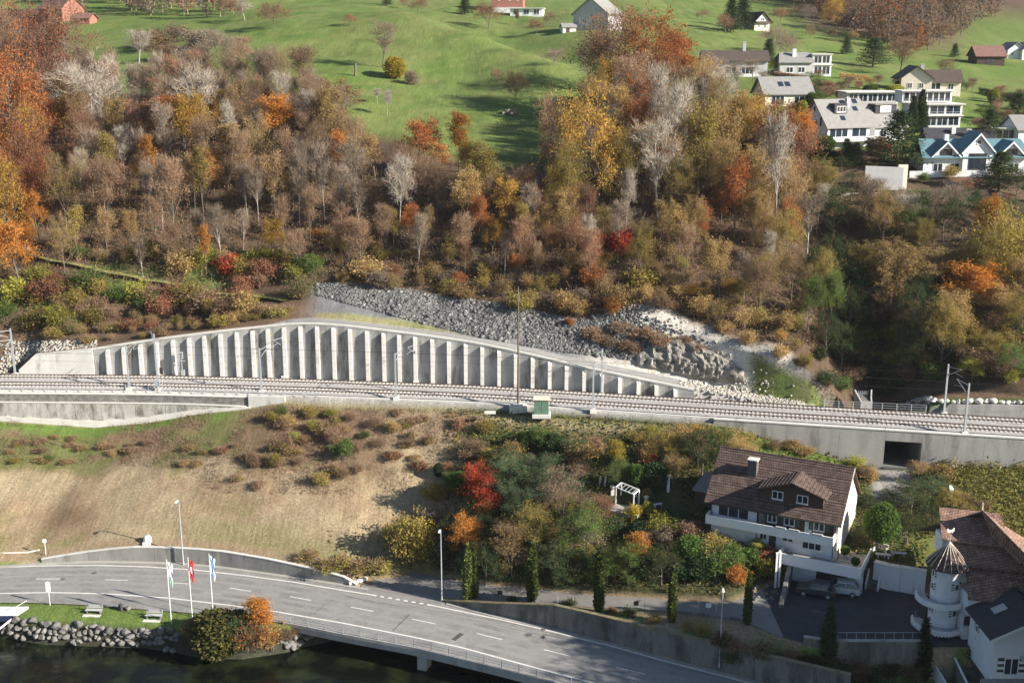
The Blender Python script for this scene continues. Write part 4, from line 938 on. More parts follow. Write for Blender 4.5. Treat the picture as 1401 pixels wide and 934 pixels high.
def blob(name, seed, leaves, lsize, shape, wood=None, aspect=.6, upward=.2, inner=.25, slots=None, mi=1):
    """clipped or columnar plant: leaves through a solid of revolution shape(h)->radius, h in 0..1"""
    rng = np.random.default_rng(seed); n = leaves
    H = shape(None); h = rng.random(n * 3); R = np.array([shape(t) for t in h]); keep = rng.random(n * 3) < R / R.max(); h = h[keep][:n]; R = R[keep][:n]
    a = rng.random(len(h)) * 6.283; bump = .86 + .28 * vnoise(a * 3, h * H * 1.3, seed); rr = R * bump * np.sqrt(inner + (1 - inner) * rng.random(len(h)))
    C = np.stack([np.cos(a) * rr, np.sin(a) * rr, h * H], 1); v, q = arr_leaves(C, lsize, rng, aspect=aspect, upward=upward)
    proto(name, wood or arr_segments([(Vector((0, 0, -.3)), Vector((0, 0, H * .8)), .09, .03, 0)], 6), [(v, q, mi)], [M_BARK], [T_BROWN, LM['green']])
def cypr(t): return 5.6 if t is None else .44 * (min(1, t * 9 + .35)) * (1 - max(0, (t - .45) / .55) ** 1.7) + .03
blob('cypress', 41, 4200, .26, cypr, aspect=.4, upward=.9)
def thin_c(t): return 5.2 if t is None else .36 * (min(1, t * 9 + .35)) * (1 - max(0, (t - .3) / .7) ** 1.3) + .03
blob('thin_cypress', 42, 3400, .24, thin_c, aspect=.4, upward=1.0)
def ball(t): return 2.0 if t is None else 1.0 * math.sqrt(max(0, 1 - (2 * t - 1) ** 2)) + .02
blob('ball_bush', 43, 4200, .16, ball)
def egg(t): return 4.6 if t is None else (0.0 if t < .18 else 1.75 * math.sqrt(max(0, 1 - (2.3 * (t - .18) / .82 / 1.15 - 1) ** 2)) + .02)
blob('clipped_tree', 44, 9000, .24, egg)
def egg2(t): return 3.2 if t is None else 1.25 * (math.sqrt(max(0, 1 - (2 * t - 1) ** 2)) ** .8) + .02
blob('round_shrub', 45, 5200, .2, egg2)
def cone(t): return 8.0 if t is None else 1.3 * (1 - t) ** .8 * min(1, t * 12 + .4) + .03
blob('cone_conifer', 46, 8000, .3, cone, aspect=.4, upward=.5)
def conifer(name, seed, H, W, whorls, leaves, droop=.15):
    g = TreeGen(seed); rng = g.np; seg = [(Vector((0, 0, -.4)), Vector((0, 0, H)), .22, .03, 0)]; C = []
    for i in range(whorls):
        z = H * (.1 + .88 * i / whorls); L = W * .5 * (1 - i / whorls) ** .75 * g.r.uniform(.75, 1.1) + .2
        for k in range(6):
            a = k * 1.047 + i * .7 + g.r.uniform(-.3, .3); ll = L * g.r.uniform(.7, 1.1)
            e = Vector((math.cos(a) * ll, math.sin(a) * ll, z - droop * ll + g.r.uniform(-.2, .3))); seg.append((Vector((0, 0, z)), e, .04, .012, 1))
            m = max(3, int(leaves / whorls / 6)); t = rng.random(m) ** .6
            sp = rng.normal(size=(m, 3)) * np.array([.22, .22, .1]) * (.5 + t[:, None]); C.append(np.array([0, 0, z]) + (np.array(e) - np.array([0, 0, z])) * t[:, None] + sp)
    C = np.concatenate(C); v, q = arr_leaves(C, .34, rng, aspect=.35, droop=.1)
    sv, sq = arr_segments(seg[1:], 3)
    proto(name, arr_segments(seg[:1], 6), [(sv, sq, 0), (v, q, 1)], [M_BARK], [T_BROWN, LM['darkgreen']])
conifer('spruce', 51, 11, 5.5, 26, 7500)
conifer('pine', 52, 10, 8.0, 17, 7500, droop=-.1)
def willow(name, seed):
    g = TreeGen(seed); rng = g.np
    g.branch(Vector((0, 0, -.4)), Vector((0, 0, 1)), 6, .35, 0, 2, [(12, .35, 55, .8), (6, .3, 45, .5)], up=.1)
    C = []; seg = []
    for t, d, l in g.tips:
        for k in range(9):
            p = np.array(t) + rng.normal(size=3) * .5; L = g.r.uniform(3.0, 6.5); m = 20
            o = np.array([d.x, d.y, 0]) * .25; f = np.linspace(0, 1, m)[:, None]
            C.append(p + o * f * 2 + np.array([0, 0, -L]) * f + rng.normal(size=(m, 3)) * .12)
    C = np.concatenate(C); C = C[C[:, 2] > .3]; v, q = arr_leaves(C, .32, rng, aspect=.3, droop=1.2)
    sv, sq = arr_segments([s_ for s_ in g.seg if s_[4] > 0], 3)
    proto(name, arr_segments([s_ for s_ in g.seg if s_[4] == 0], 6), [(sv, sq, 0), (v, q, 1)], [M_BARK], [T_BROWN, LM['gold']])
willow('willow', 61)
CROWN_N = {}
def plant(kind, loc, name, leaf=None, h=None, wscale=1.0, rz=None, twig=None, bark=None, cat='tree', rr=random):
    """one plant of its own: an Empty with trunk and crown, meshes shared with its kind"""
    mw, mc = PROTO[kind]
    H = PH[kind]; s = (h or H) / H
    o = thing(name, None, cat, loc, rr.uniform(0, 6.28) if rz is None else rz); o.scale = (s * wscale, s * wscale, s)
    tr = None
    if mw is not None:
        tr = link('stems' if cat == 'shrub' else 'trunk', mw, o)
        if bark: tr.material_slots[0].link = 'OBJECT'; tr.material_slots[0].material = bark
    c = link('foliage' if cat == 'shrub' else 'crown', mc, o)
    if leaf: c.material_slots[1].link = 'OBJECT'; c.material_slots[1].material = LM[leaf]
    if twig: c.material_slots[0].link = 'OBJECT'; c.material_slots[0].material = twig
    return o
PH = {}
for k, (mw, mc) in PROTO.items():
    co = np.empty(len(mc.vertices) * 3, np.float32); mc.vertices.foreach_get('co', co); PH[k] = float(np.percentile(co.reshape(-1, 3)[:, 2], 99.5))
PW = {}
for k, (mw, mc) in PROTO.items():
    co = np.empty(len(mc.vertices) * 3, np.float32); mc.vertices.foreach_get('co', co); c_ = co.reshape(-1, 3); PW[k] = float(np.percentile(np.hypot(c_[:, 0], c_[:, 1]), 92) * 2)
# ------------------------------------------------------------------ where the plants stand
rng = random.Random(11); nprng = np.random.default_rng(11)
PL = []                                  # (object, description, crown pixel) for the labels
TAKEN = []                               # crowns on the wooded slope, to keep a distance
DESC = {'rust': 'rust-brown', 'orange': 'orange', 'gold': 'golden', 'yellow': 'bright yellow', 'paleorange': 'pale orange', 'olive': 'olive green', 'ochre': 'ochre', 'yellowgreen': 'yellow-green', 'green': 'green', 'juniper': 'olive green', 'willowyellow': 'pale yellow', 'bluegreen': 'blue-green', 'darkgreen': 'dark green', 'cypress': 'dark green', 'redbrown': 'reddish brown', 'red': 'bright red', 'brown': 'brown', 'greybrown': 'grey-brown'}
FORM = {'oak_a': 'broad leafy tree', 'oak_b': 'broad leafy tree', 'maple_a': 'leafy tree', 'maple_b': 'tall leafy tree', 'slender_a': 'slender leafy tree', 'half_a': 'half-bare tree', 'half_b': 'half-bare tree', 'fruit_b': 'small round tree', 'bush_a': 'leafy bush', 'bush_b': 'leafy bush', 'bush_c': 'spreading bush', 'bush_thin': 'thin twiggy bush', 'low_brush': 'low brush clump', 'sapling_bush': 'upright young bush', 'ball_bush': 'clipped ball bush', 'clipped_tree': 'round-crowned tree', 'round_shrub': 'rounded shrub', 'cone_conifer': 'cone-shaped conifer', 'spruce': 'conifer', 'pine': 'spreading pine', 'willow': 'weeping willow', 'cypress': 'columnar cypress', 'thin_cypress': 'slim columnar cypress'}
NAME = {'bare_a': 'bare_tree', 'bare_b': 'bare_tree', 'bare_c': 'bare_tree', 'snag': 'dead_tree', 'fruit_a': 'fruit_tree', 'fruit_b': 'fruit_tree', 'spruce': 'conifer_tree', 'pine': 'pine_tree', 'cone_conifer': 'conifer_tree', 'willow': 'willow_tree', 'cypress': 'cypress', 'thin_cypress': 'cypress', 'clipped_tree': 'clipped_tree'}
SHR = ('bush_a', 'bush_b', 'bush_c', 'bush_thin', 'low_brush', 'sapling_bush', 'ball_bush', 'round_shrub')
def put(kind, loc, leaf=None, h=None, wscale=1.0, label=None, twig=None, bark=None, group=None, desc=None, claim=True):
    shr = kind in SHR
    nm = NAME.get(kind, {'low_brush': 'brush_clump', 'bush_thin': 'twiggy_bush', 'bush_c': 'spreading_bush', 'ball_bush': 'clipped_bush', 'sapling_bush': 'young_bush'}.get(kind, 'shrub') if shr else ('half_bare_tree' if kind.startswith('half') else 'leafy_tree' if leaf in ('green', 'darkgreen', 'bluegreen', 'olive', 'yellowgreen') else 'autumn_tree'))
    o = plant(kind, loc, nm, leaf, h, wscale, None, twig, bark, 'shrub' if shr else 'tree', rng)
    H = h or PH[kind]
    if desc is None:
        if kind.startswith('bare'): desc = ('pale grey bare tree' if bark else 'brown-grey bare tree')
        elif kind == 'snag': desc = 'dead branching snag'
        elif kind == 'fruit_a': desc = 'bare spreading fruit tree'
        else:
            f = FORM[kind]; c = DESC.get(leaf or {'spruce': 'darkgreen', 'pine': 'darkgreen', 'cone_conifer': 'green', 'cypress': 'cypress', 'thin_cypress': 'cypress', 'willow': 'gold'}.get(kind, 'green'), 'green'); desc = c + ' ' + f
    if label: o['label'] = label
    if group: o['group'] = group
    PL.append((o, desc, pix(loc[0], loc[1], loc[2] + H * .55), H))
    if claim and not shr: TAKEN.append((loc[0], loc[1], PW[kind] * H / PH[kind] * wscale * .32))
    return o
def at(kind, px, pyb, pyt, leaf=None, width=None, **kw):
    """plant whose foot shows at (px, pyb) and whose top shows at (px, pyt)"""
    x, y, z = hit(px, pyb); D = pix(x, y, z)[2]
    h = max(.4, PY(px, pyt, y)[2] - z); ws = 1.0
    if width: ws = (width * D / F) / (PW[kind] * h / PH[kind])
    return put(kind, (x, y, z), leaf, h, min(1.7, max(.55, ws)), **kw)
G_, B_ = T_GREY, M_PBARK
_at0 = None
# --- trees that stand out in the wood, left to right
at('oak_a', 18, 235, 30, 'rust', 110); at('oak_b', 62, 190, 2, 'redbrown', 90); at('oak_a', -18, 330, 120, 'rust', 110); at('maple_a', 12, 352, 215, 'gold', 60); at('half_a', 95, 120, 0, 'redbrown', 80)
at('oak_b', 40, 300, 150, 'redbrown', 80); at('maple_a', 30, 400, 300, 'orange', 60); at('half_a', 5, 180, -20, 'rust', 90)
at('bare_a', 128, 205, 72, None, 105, twig=T_PALE, bark=B_, label='pale grey bare tree with wide branches, biggest on the left of the wood')
at('bare_b', 190, 88, 40, None, 60, twig=T_PALE, bark=B_); at('bare_c', 194, 150, 85, None, 30, twig=T_PALE, bark=B_); at('bare_c', 272, 205, 92, None, 60, twig=T_PALE, bark=B_); at('bare_c', 277, 200, 80, None, 45, twig=G_)
at('maple_a', 374, 212, 128, 'orange', 52, label='orange-gold leafy tree glowing high in the wood below the meadow edge')
at('maple_a', 282, 282, 200, 'paleorange', 46, label='pale orange leafy tree in the middle of the left wood'); at('slender_a', 332, 265, 210, 'gold', 34); at('slender_a', 318, 232, 168, 'ochre', 44)
at('slender_a', 235, 225, 130, 'rust', 55); at('half_b', 232, 180, 105, 'rust', 60); at('maple_a', 192, 262, 210, 'gold', 44); at('half_b', 104, 250, 195, 'rust', 60); at('half_b', 150, 300, 225, 'redbrown', 70)
at('maple_b', 455, 190, 108, 'redbrown', 66); at('maple_a', 352, 132, 112, 'rust', 34); at('half_b', 412, 132, 62, 'brown', 50); at('bare_b', 366, 150, 62, None, 40, twig=G_); at('bare_c', 300, 88, 40, None, 30, twig=G_); at('bare_c', 325, 110, 48, None, 40)
at('half_a', 480, 250, 165, 'brown', 70); at('bare_c', 488, 300, 190, None, 50, twig=G_); at('bare_b', 432, 152, 105, None, 40, twig=T_PALE, bark=B_)
at('maple_a', 568, 240, 162, 'rust', 62, label='rust-orange leafy tree rising above the lower edge of the meadow'); at('slender_a', 629, 236, 153, 'orange', 30, label='slender orange tree with a pointed top at the lower meadow edge'); at('slender_a', 606, 245, 195, 'paleorange', 40)
at('maple_a', 660, 296, 200, 'olive', 58); at('maple_a', 648, 262, 190, 'gold', 40); at('oak_b', 585, 290, 215, 'brown', 60); at('maple_b', 722, 285, 232, 'redbrown', 34, label='dark red narrow tree just below the meadow'); at('slender_a', 747, 310, 245, 'paleorange', 15)
at('snag', 663, 232, 186, None, 24); at('bare_c', 530, 158, 122, None, 14, twig=T_PALE, bark=B_, label='small white-stemmed bare sapling on the meadow slope'); at('bare_c', 516, 142, 120, None, 14, twig=T_PALE, bark=B_)
at('oak_a', 802, 290, 112, 'gold', 112, label='large golden oak-like tree standing right of the meadow'); at('maple_a', 780, 300, 225, 'yellow', 60); at('maple_b', 756, 262, 205, 'green', 40, label='dark green leafy tree at the right edge of the meadow'); at('bare_b', 757, 290, 125, None, 44)
at('bare_a', 838, 130, 0, None, 100, twig=T_BROWN); at('half_a', 832, 160, 10, 'redbrown', 100); at('oak_b', 888, 165, 12, 'rust', 92, label='large rust-brown tree on the knoll right of the meadow'); at('maple_b', 925, 150, 35, 'rust', 62); at('half_b', 862, 190, 70, 'brown', 66); at('bare_a', 812, 125, 50, None, 60, twig=G_); at('maple_a', 830, 150, 118, 'ochre', 50)
at('oak_b', 875, 240, 100, 'rust', 70)
at('bare_c', 905, 250, 85, None, 34, twig=T_PALE, bark=B_); at('bare_c', 918, 275, 108, None, 50, twig=T_PALE, bark=B_); at('maple_b', 955, 280, 138, 'olive', 58); at('bare_b', 935, 170, 88, None, 50, twig=G_); at('bare_a', 975, 190, 85, None, 74, twig=T_PALE, bark=B_); at('bare_b', 900, 300, 160, None, 60, twig=T_PALE, bark=B_)
at('maple_b', 990, 270, 150, 'ochre', 52); at('oak_b', 1020, 250, 125, 'gold', 84); at('maple_b', 1065, 275, 140, 'rust', 60); at('maple_a', 1088, 240, 150, 'orange', 42); at('slender_a', 1010, 262, 190, 'redbrown', 46); at('half_b', 1078, 290, 170, 'redbrown', 66)
at('bare_c', 1060, 325, 150, None, 44, twig=T_PALE, bark=B_, label='tall pale bare trunk in front of the rust trees left of the hill houses'); at('cone_conifer', 1018, 290, 232, 'green', 34); at('maple_b', 962, 230, 165, 'olive', 44)
# meadow trees
at('fruit_b', 375, 40, 2, 'redbrown', 46, label='round reddish brown fruit tree on the upper meadow rim'); at('fruit_a', 323, 28, -6, None, 34); at('bare_b', 335, 28, -6, None, 26, twig=T_PALE, bark=B_); at('fruit_b', 308, 24, -8, 'brown', 26)
at('bare_b', 524, 92, 28, None, 36, twig=G_, label='grey bare tree above the yellow bush in the meadow'); at('round_shrub', 540, 107, 78, 'yellow', 28, label='bright yellow bush under the bare tree in the meadow'); at('bush_c', 562, 116, 96, 'greybrown', 18)
at('fruit_b', 706, 142, 96, 'ochre', 38, label='round ochre fruit tree above the log pile in the meadow'); at('fruit_a', 681, 117, 92, None, 26); at('fruit_b', 669, 40, 2, 'redbrown', 42); at('fruit_b', 734, 48, 25, 'rust', 22); at('fruit_a', 752, 36, 14, None, 26); at('fruit_b', 572, 20, -4, 'brown', 30); at('fruit_a', 553, 12, -6, None, 20); at('slender_a', 708, 34, 15, 'brown', 8)
at('fruit_a', 758, 90, 64, None, 40, twig=G_); at('fruit_b', 480, 36, 18, 'rust', 20); at('fruit_b', 742, 152, 118, 'greybrown', 36) if 0 else None
at('spruce', 636, 20, -8, None, 30); at('spruce', 530, 8, -14, None, 22)
# orchard at the upper right
at('spruce', 1000, 44, 0, None, 30); at('spruce', 1016, 40, -6, None, 28); at('fruit_b', 992, 46, 18, 'redbrown', 24); at('fruit_a', 1057, 72, 30, None, 50, twig=G_); at('fruit_a', 1075, 82, 40, None, 44, twig=G_); at('fruit_a', 1108, 54, 32, None, 22); at('fruit_a', 1107, 30, 6, None, 30, twig=G_); at('fruit_a', 1088, 25, 5, None, 26); at('fruit_b', 1068, 30, 10, 'rust', 24); at('fruit_a', 1039, 8, -12, None, 22); at('oak_b', 1140, 42, -4, 'gold', 34); at('fruit_b', 1138, 54, 40, 'gold', 14); at('fruit_b', 1168, 56, 42, 'gold', 16); at('spruce', 1158, 74, 50, None, 22); at('fruit_a', 960, 28, 12, None, 26)
at('pine', 1194, 92, 52, None, 42, label='dark spreading pine on the meadow behind the flat-roofed house'); at('bare_b', 1232, 104, 48, None, 44); at('spruce', 1309, 80, 52, None, 28) if 0 else None; at('fruit_b', 1225, 78, 55, 'brown', 34); at('bare_b', 1295, 118, 80, None, 30); at('spruce', 1306, 78, 60, None, 22); at('fruit_b', 1258, 66, 44, 'ochre', 24); at('half_b', 1240, 70, 40, 'brown', 40); at('half_b', 1285, 62, 30, 'brown', 44)
# between the hill houses
at('spruce', 1051, 86, 54, None, 24, label='dark conifer beside the brown-roofed upper house'); at('maple_a', 1056, 102, 82, 'yellowgreen', 22); at('cone_conifer', 1258, 180, 124, 'darkgreen', 20, label='dark conical conifer left of the white three-storey house'); at('cone_conifer', 1247, 182, 132, 'darkgreen', 18); at('pine', 1226, 232, 152, None, 66, label='big dark pine between the grey-roofed house and the blue-roofed villa'); at('pine', 1352, 196, 150, None, 34, label='dark pine right of the white three-storey house')
at('clipped_tree', 1224, 140, 116, 'yellowgreen', 24); at('round_shrub', 1190, 132, 116, 'green', 26); at('oak_b', 1120, 128, 108, 'darkgreen', 46); at('maple_a', 1148, 200, 188, 'brown', 26); at('pine', 1366, 262, 208, None, 74, label='dark pine in front of the right end of the blue-roofed villa'); at('spruce', 1170, 228, 196, None, 26); at('spruce', 1157, 226, 190, None, 22); at('oak_b', 1193, 226, 190, 'brown', 40); at('round_shrub', 1128, 208, 186, 'green', 30); at('maple_a', 1112, 148, 126, 'green', 28); at('bush_b', 1236, 186, 172, 'yellowgreen', 20); at('pine', 1392, 170, 128, None, 40); at('spruce', 1330, 128, 116, None, 20) if 0 else None
at('bush_b', 1220, 250, 230, 'green', 20); at('bush_b', 1262, 250, 236, 'green', 18); at('bush_b', 1300, 246, 226, 'olive', 22);  at('oak_b', 1390, 275, 228, 'darkgreen', 50)
at('willow', 1362, 385, 282, 'willowyellow', 104, label='large yellow weeping willow on the slope below the villas'); at('willow', 1408, 380, 300, 'willowyellow', 80)
at('oak_b', 1290, 330, 272, 'darkgreen', 60); at('oak_b', 1250, 330, 282, 'green', 60); at('half_b', 1230, 310, 258, 'greybrown', 46); at('bare_b', 1277, 330, 255, None, 40, twig=G_); at('half_b', 1180, 300, 240, 'ochre', 50); at('bare_c', 1117, 320, 250, None, 30, twig=T_PALE, bark=B_); at('bare_b', 1104, 345, 265, None, 46, bark=B_, twig=G_); at('oak_b', 1140, 330, 255, 'darkgreen', 66); at('oak_b', 1118, 300, 215, 'olive', 50)
# right-hand slope: ochre and orange masses over the gully
for a in ((1210, 400, 325, 'ochre', 80), (1262, 410, 335, 'ochre', 84), (1312, 432, 358, 'orange', 90), (1355, 440, 385, 'ochre', 70), (1180, 400, 330, 'olive', 60), (1250, 470, 410, 'brown', 60), (1225, 445, 390, 'ochre', 60), (1310, 480, 430, 'olive', 60), (1356, 500, 455, 'olive', 50), (1395, 470, 400, 'olive', 56), (1385, 520, 470, 'green', 50), (1330, 525, 490, 'yellowgreen', 40), (1150, 430, 360, 'darkgreen', 60), (1120, 410, 340, 'darkgreen', 60)):
    at('oak_b' if rng.random() < .6 else 'maple_a', *a)
for a in ((1262, 505, 400, 'darkgreen', 50), (1285, 512, 405, 'olive', 56), (1300, 490, 395, 'ochre', 60), (1245, 480, 385, 'darkgreen', 50), (1235, 515, 440, 'darkgreen', 44), (1150, 505, 440, 'darkgreen', 50), (1128, 490, 425, 'darkgreen', 46), (1160, 470, 390, 'darkgreen', 56), (1205, 470, 400, 'brown', 50), (1225, 430, 340, 'ochre', 70), (1140, 400, 320, 'darkgreen', 60)): at('oak_b', *a)
for a in ((1130, 525, 505, 'darkgreen', 34), (1150, 535, 515, 'green', 30), (1212, 540, 522, 'darkgreen', 34), (1225, 530, 510, 'darkgreen', 36), (1165, 520, 500, 'brown', 34), (1240, 520, 500, 'brown', 30), (1200, 515, 496, 'darkgreen', 40), (1180, 505, 486, 'darkgreen', 40)): at('bush_c', *a)
# low autumn bushes that stand out
at('sapling_bush', 838, 434, 404, 'orange', 24, label='glowing orange young bush at the top of the stone slope'); at('sapling_bush', 766, 427, 408, 'orange', 18, label='small orange bush left of the glowing orange one, above the stone slope'); at('bush_b', 790, 432, 408, 'ochre', 30); at('bush_a', 808, 395, 362, 'rust', 34); at('bush_a', 318, 378, 348, 'red', 36, label='bright red bush in the lower wood above the ribbed wall'); at('bush_b', 845, 355, 310, 'red', 48); at('bush_b', 780, 446, 434, 'rust', 14)
at('bush_b', 640, 300, 270, 'brown', 40)
MAN_N = len(PL)
# --- the rest of the wood: a scatter with the tones of each part of the slope
def tone(px, py):
    """which trees grow here: list of (weight, kind, leaf)"""
    if px < 70: return [(3, 'oak_b', 'rust'), (2, 'half_a', 'redbrown'), (2, 'maple_a', 'orange'), (1, 'half_b', 'brown'), (1, 'maple_a', 'gold')]
    if px < 520 and py < 190: return [(4, 'bare_b', 'g'), (4, 'bare_c', 'g'), (3, 'bare_a', None), (1, 'maple_a', 'gold'), (2, 'half_b', 'greybrown'), (2, 'half_b', 'redbrown'), (1, 'half_a', 'brown')]
    if px < 520: return [(3, 'bare_b', None), (4, 'bare_c', 'g'), (2, 'bare_b', 'g'), (3, 'half_b', 'brown'), (2, 'half_b', 'ochre'), (2, 'half_a', 'redbrown'), (2, 'maple_a', 'ochre'), (1, 'maple_a', 'gold'), (1.5, 'slender_a', 'olive'), (1, 'half_a', 'olive'), (1, 'slender_a', 'orange')]
    if px < 720: return [(2, 'half_b', 'brown'), (2, 'half_a', 'ochre'), (2, 'maple_a', 'ochre'), (1, 'maple_a', 'gold'), (2, 'bare_b', None), (3, 'bare_c', 'g'), (1, 'half_b', 'redbrown'), (2, 'slender_a', 'olive'), (1, 'maple_a', 'rust')]
    if px < 900: return [(2, 'half_b', 'brown'), (2, 'maple_a', 'ochre'), (1.5, 'maple_a', 'gold'), (1.5, 'half_a', 'rust'), (2, 'oak_b', 'olive'), (1, 'half_b', 'redbrown'), (1, 'maple_b', 'orange'), (1, 'bare_b', None), (3, 'bare_c', 'g')]
    if px < 1100: return [(3, 'maple_a', 'ochre'), (3, 'oak_b', 'ochre'), (2, 'half_a', 'ochre'), (2, 'oak_b', 'olive'), (1, 'maple_b', 'rust'), (1, 'bare_b', 'g'), (1, 'half_b', 'brown')]
    if px < 1180: return [(3, 'oak_b', 'darkgreen'), (2, 'half_a', 'greybrown'), (1, 'maple_a', 'green'), (2, 'oak_b', 'olive')]
    return [(2, 'oak_b', 'ochre'), (2, 'half_a', 'brown'), (2, 'oak_b', 'olive'), (1, 'maple_a', 'orange'), (2, 'oak_b', 'darkgreen')]
def sampler(strips, xlim, cond=None):
    rows = [r for r in range(nr - 1) if ORDER[rowK[r][0]] in strips]; cs = np.where((XS[:-1] > xlim[0]) & (XS[:-1] < xlim[1]))[0]
    R, Cc = np.meshgrid(rows, cs, indexing='ij'); R = R.ravel(); Cc = Cc.ravel()
    A = (XS[Cc + 1] - XS[Cc]) * (RY[R + 1, Cc] - RY[R, Cc]); p = np.clip(A, 0, None); p = p / p.sum()
    def draw(n, g=nprng):
        i = g.choice(len(R), n, p=p); u = g.random(n); v = g.random(n); r, c = R[i], Cc[i]
        x = XS[c] + u * (XS[c + 1] - XS[c])
        y = (RY[r, c] * (1 - u) + RY[r, c + 1] * u) * (1 - v) + (RY[r + 1, c] * (1 - u) + RY[r + 1, c + 1] * u) * v
        z = (RZ[r, c] * (1 - u) + RZ[r, c + 1] * u) * (1 - v) + (RZ[r + 1, c] * (1 - u) + RZ[r + 1, c + 1] * u) * v
        return np.stack([x, y, z], 1)
    return draw
def woodedge(px): return float(np.interp(px, [0, 80, 110, 180, 250, 330, 420, 500, 560, 640, 700, 745, 775, 800, 850, 930, 960, 1000, 1090, 1110, 1200, 1401], [20, 70, 140, 150, 135, 138, 165, 222, 256, 286, 302, 302, 272, 185, 140, 140, 165, 205, 240, 322, 340, 345]))
HB = [(1098, 1232, 150, 208), (1150, 1225, 118, 150), (1240, 1345, 125, 176), (1256, 1400, 196, 236), (1268, 1345, 170, 195), (1178, 1242, 225, 262), (1235, 1360, 222, 266), (1150, 1285, 246, 292)]
draw = sampler(('slope_top', 'low_wood', 'wood_edge', 'meadow_a'), (-110, 105)); n_t = 0
for x, y, z in draw(9000):
    px, py, D = pix(x, y, z)
    if not (-60 < px < 1460) or py < woodedge(px) or (px > 1095 and py < 292): continue
    if py > np.interp(px, [0, 430, 600, 800, 900, 1090, 1401], [385, 375, 380, 405, 395, 470, 500]): continue
    sp = 2.0 if px < 1100 else 2.6
    if any((x - a) ** 2 + (y - b) ** 2 < (sp + r * .35) ** 2 for a, b, r in TAKEN): continue
    T = tone(px, py); k, lf_ = None, None
    u = rng.random() * sum(t[0] for t in T)
    for wgt, k, lf_ in T:
        u -= wgt
        if u <= 0: break
    low = py > 330
    h = rng.uniform(6, 10) if low or (480 < px < 760 and py < woodedge(px) + 30) else rng.uniform(8.5, 13.5)
    bare = k.startswith('bare')
    put(k, (x, y, z), None if bare else lf_, h * 1.14, rng.uniform(.58, .86), twig=(T_PALE if rng.random() < .35 else T_GREY) if lf_ == 'g' else None, bark=M_PBARK if lf_ == 'g' else None); n_t += 1
    if n_t >= 300: break
# understorey shrubs
SH = []
def scatter_shrubs(n, strips, xlim, cond, kinds, leaves, hr, sp, wr=(.8, 1.3)):
    c = 0
    for x, y, z in sampler(strips, xlim)(n * 40):
        px, py, D = pix(x, y, z)
        if not cond(px, py): continue
        if any((x - a) ** 2 + (y - b) ** 2 < sp * sp for a, b in SH) or (px < 445 and any((x - a[0]) ** 2 + (y - a[1] + 1.2) ** 2 < 6.0 for a in PATH)): continue
        SH.append((x, y)); lv = leaves(px, py) if callable(leaves) else rng.choice(leaves)
        put(rng.choice(kinds), (x, y, z), lv, rng.uniform(*hr), rng.uniform(*wr)); c += 1
        if c >= n: break
wl_ = lambda px: float(np.interp(px, [0, 130, 213, 300, 400, 430, 432, 500, 600, 700, 800, 860, 900, 960, 1000, 1050, 1090], [468, 470, 462, 450, 430, 415, 386, 388, 404, 420, 440, 415, 418, 448, 466, 482, 494]))
scatter_shrubs(62, ('path', 'slope_top', 'low_wood'), (-98, 92), lambda px, py: -20 < px < 435 and 352 < py < wl_(px) - 12, ['bush_a', 'bush_b', 'bush_c', 'bush_thin'], ['olive', 'olive', 'yellowgreen', 'ochre', 'brown', 'redbrown', 'green', 'ochre'], (2.2, 4.2), 2.0)
scatter_shrubs(46, ('rtop', 'path', 'slope_top'), (-98, -20), lambda px, py: -20 < px < 420 and wl_(px) - 34 < py < wl_(px) - 1, ['low_brush', 'low_brush', 'bush_c', 'bush_thin'], ['olive', 'brown', 'ochre', 'redbrown', 'yellowgreen', 'olive'], (1.0, 2.0), 1.2, (1.0, 1.5))
scatter_shrubs(88, ('path', 'slope_top', 'low_wood'), (-98, 92), lambda px, py: 430 < px < 1095 and wl_(px) - 75 < py < wl_(px) + 4, ['bush_a', 'bush_b', 'bush_c', 'bush_thin', 'sapling_bush'], lambda px, py: rng.choice(['ochre', 'ochre', 'olive', 'brown', 'greybrown', 'olive', 'rust', 'ochre'] if px < 930 else ['ochre', 'olive', 'ochre', 'gold', 'olive', 'yellowgreen']), (2.0, 3.8), 2.1)
scatter_shrubs(40, ('rtop', 'path', 'slope_top', 'low_wood'), (40, 92), lambda px, py: 1095 < px < 1420 and 440 < py < (528 if px > 1270 else 512), ['bush_a', 'bush_b', 'bush_c'], ['darkgreen', 'green', 'olive', 'darkgreen', 'yellowgreen', 'brown'], (2.0, 3.6), 2.0)
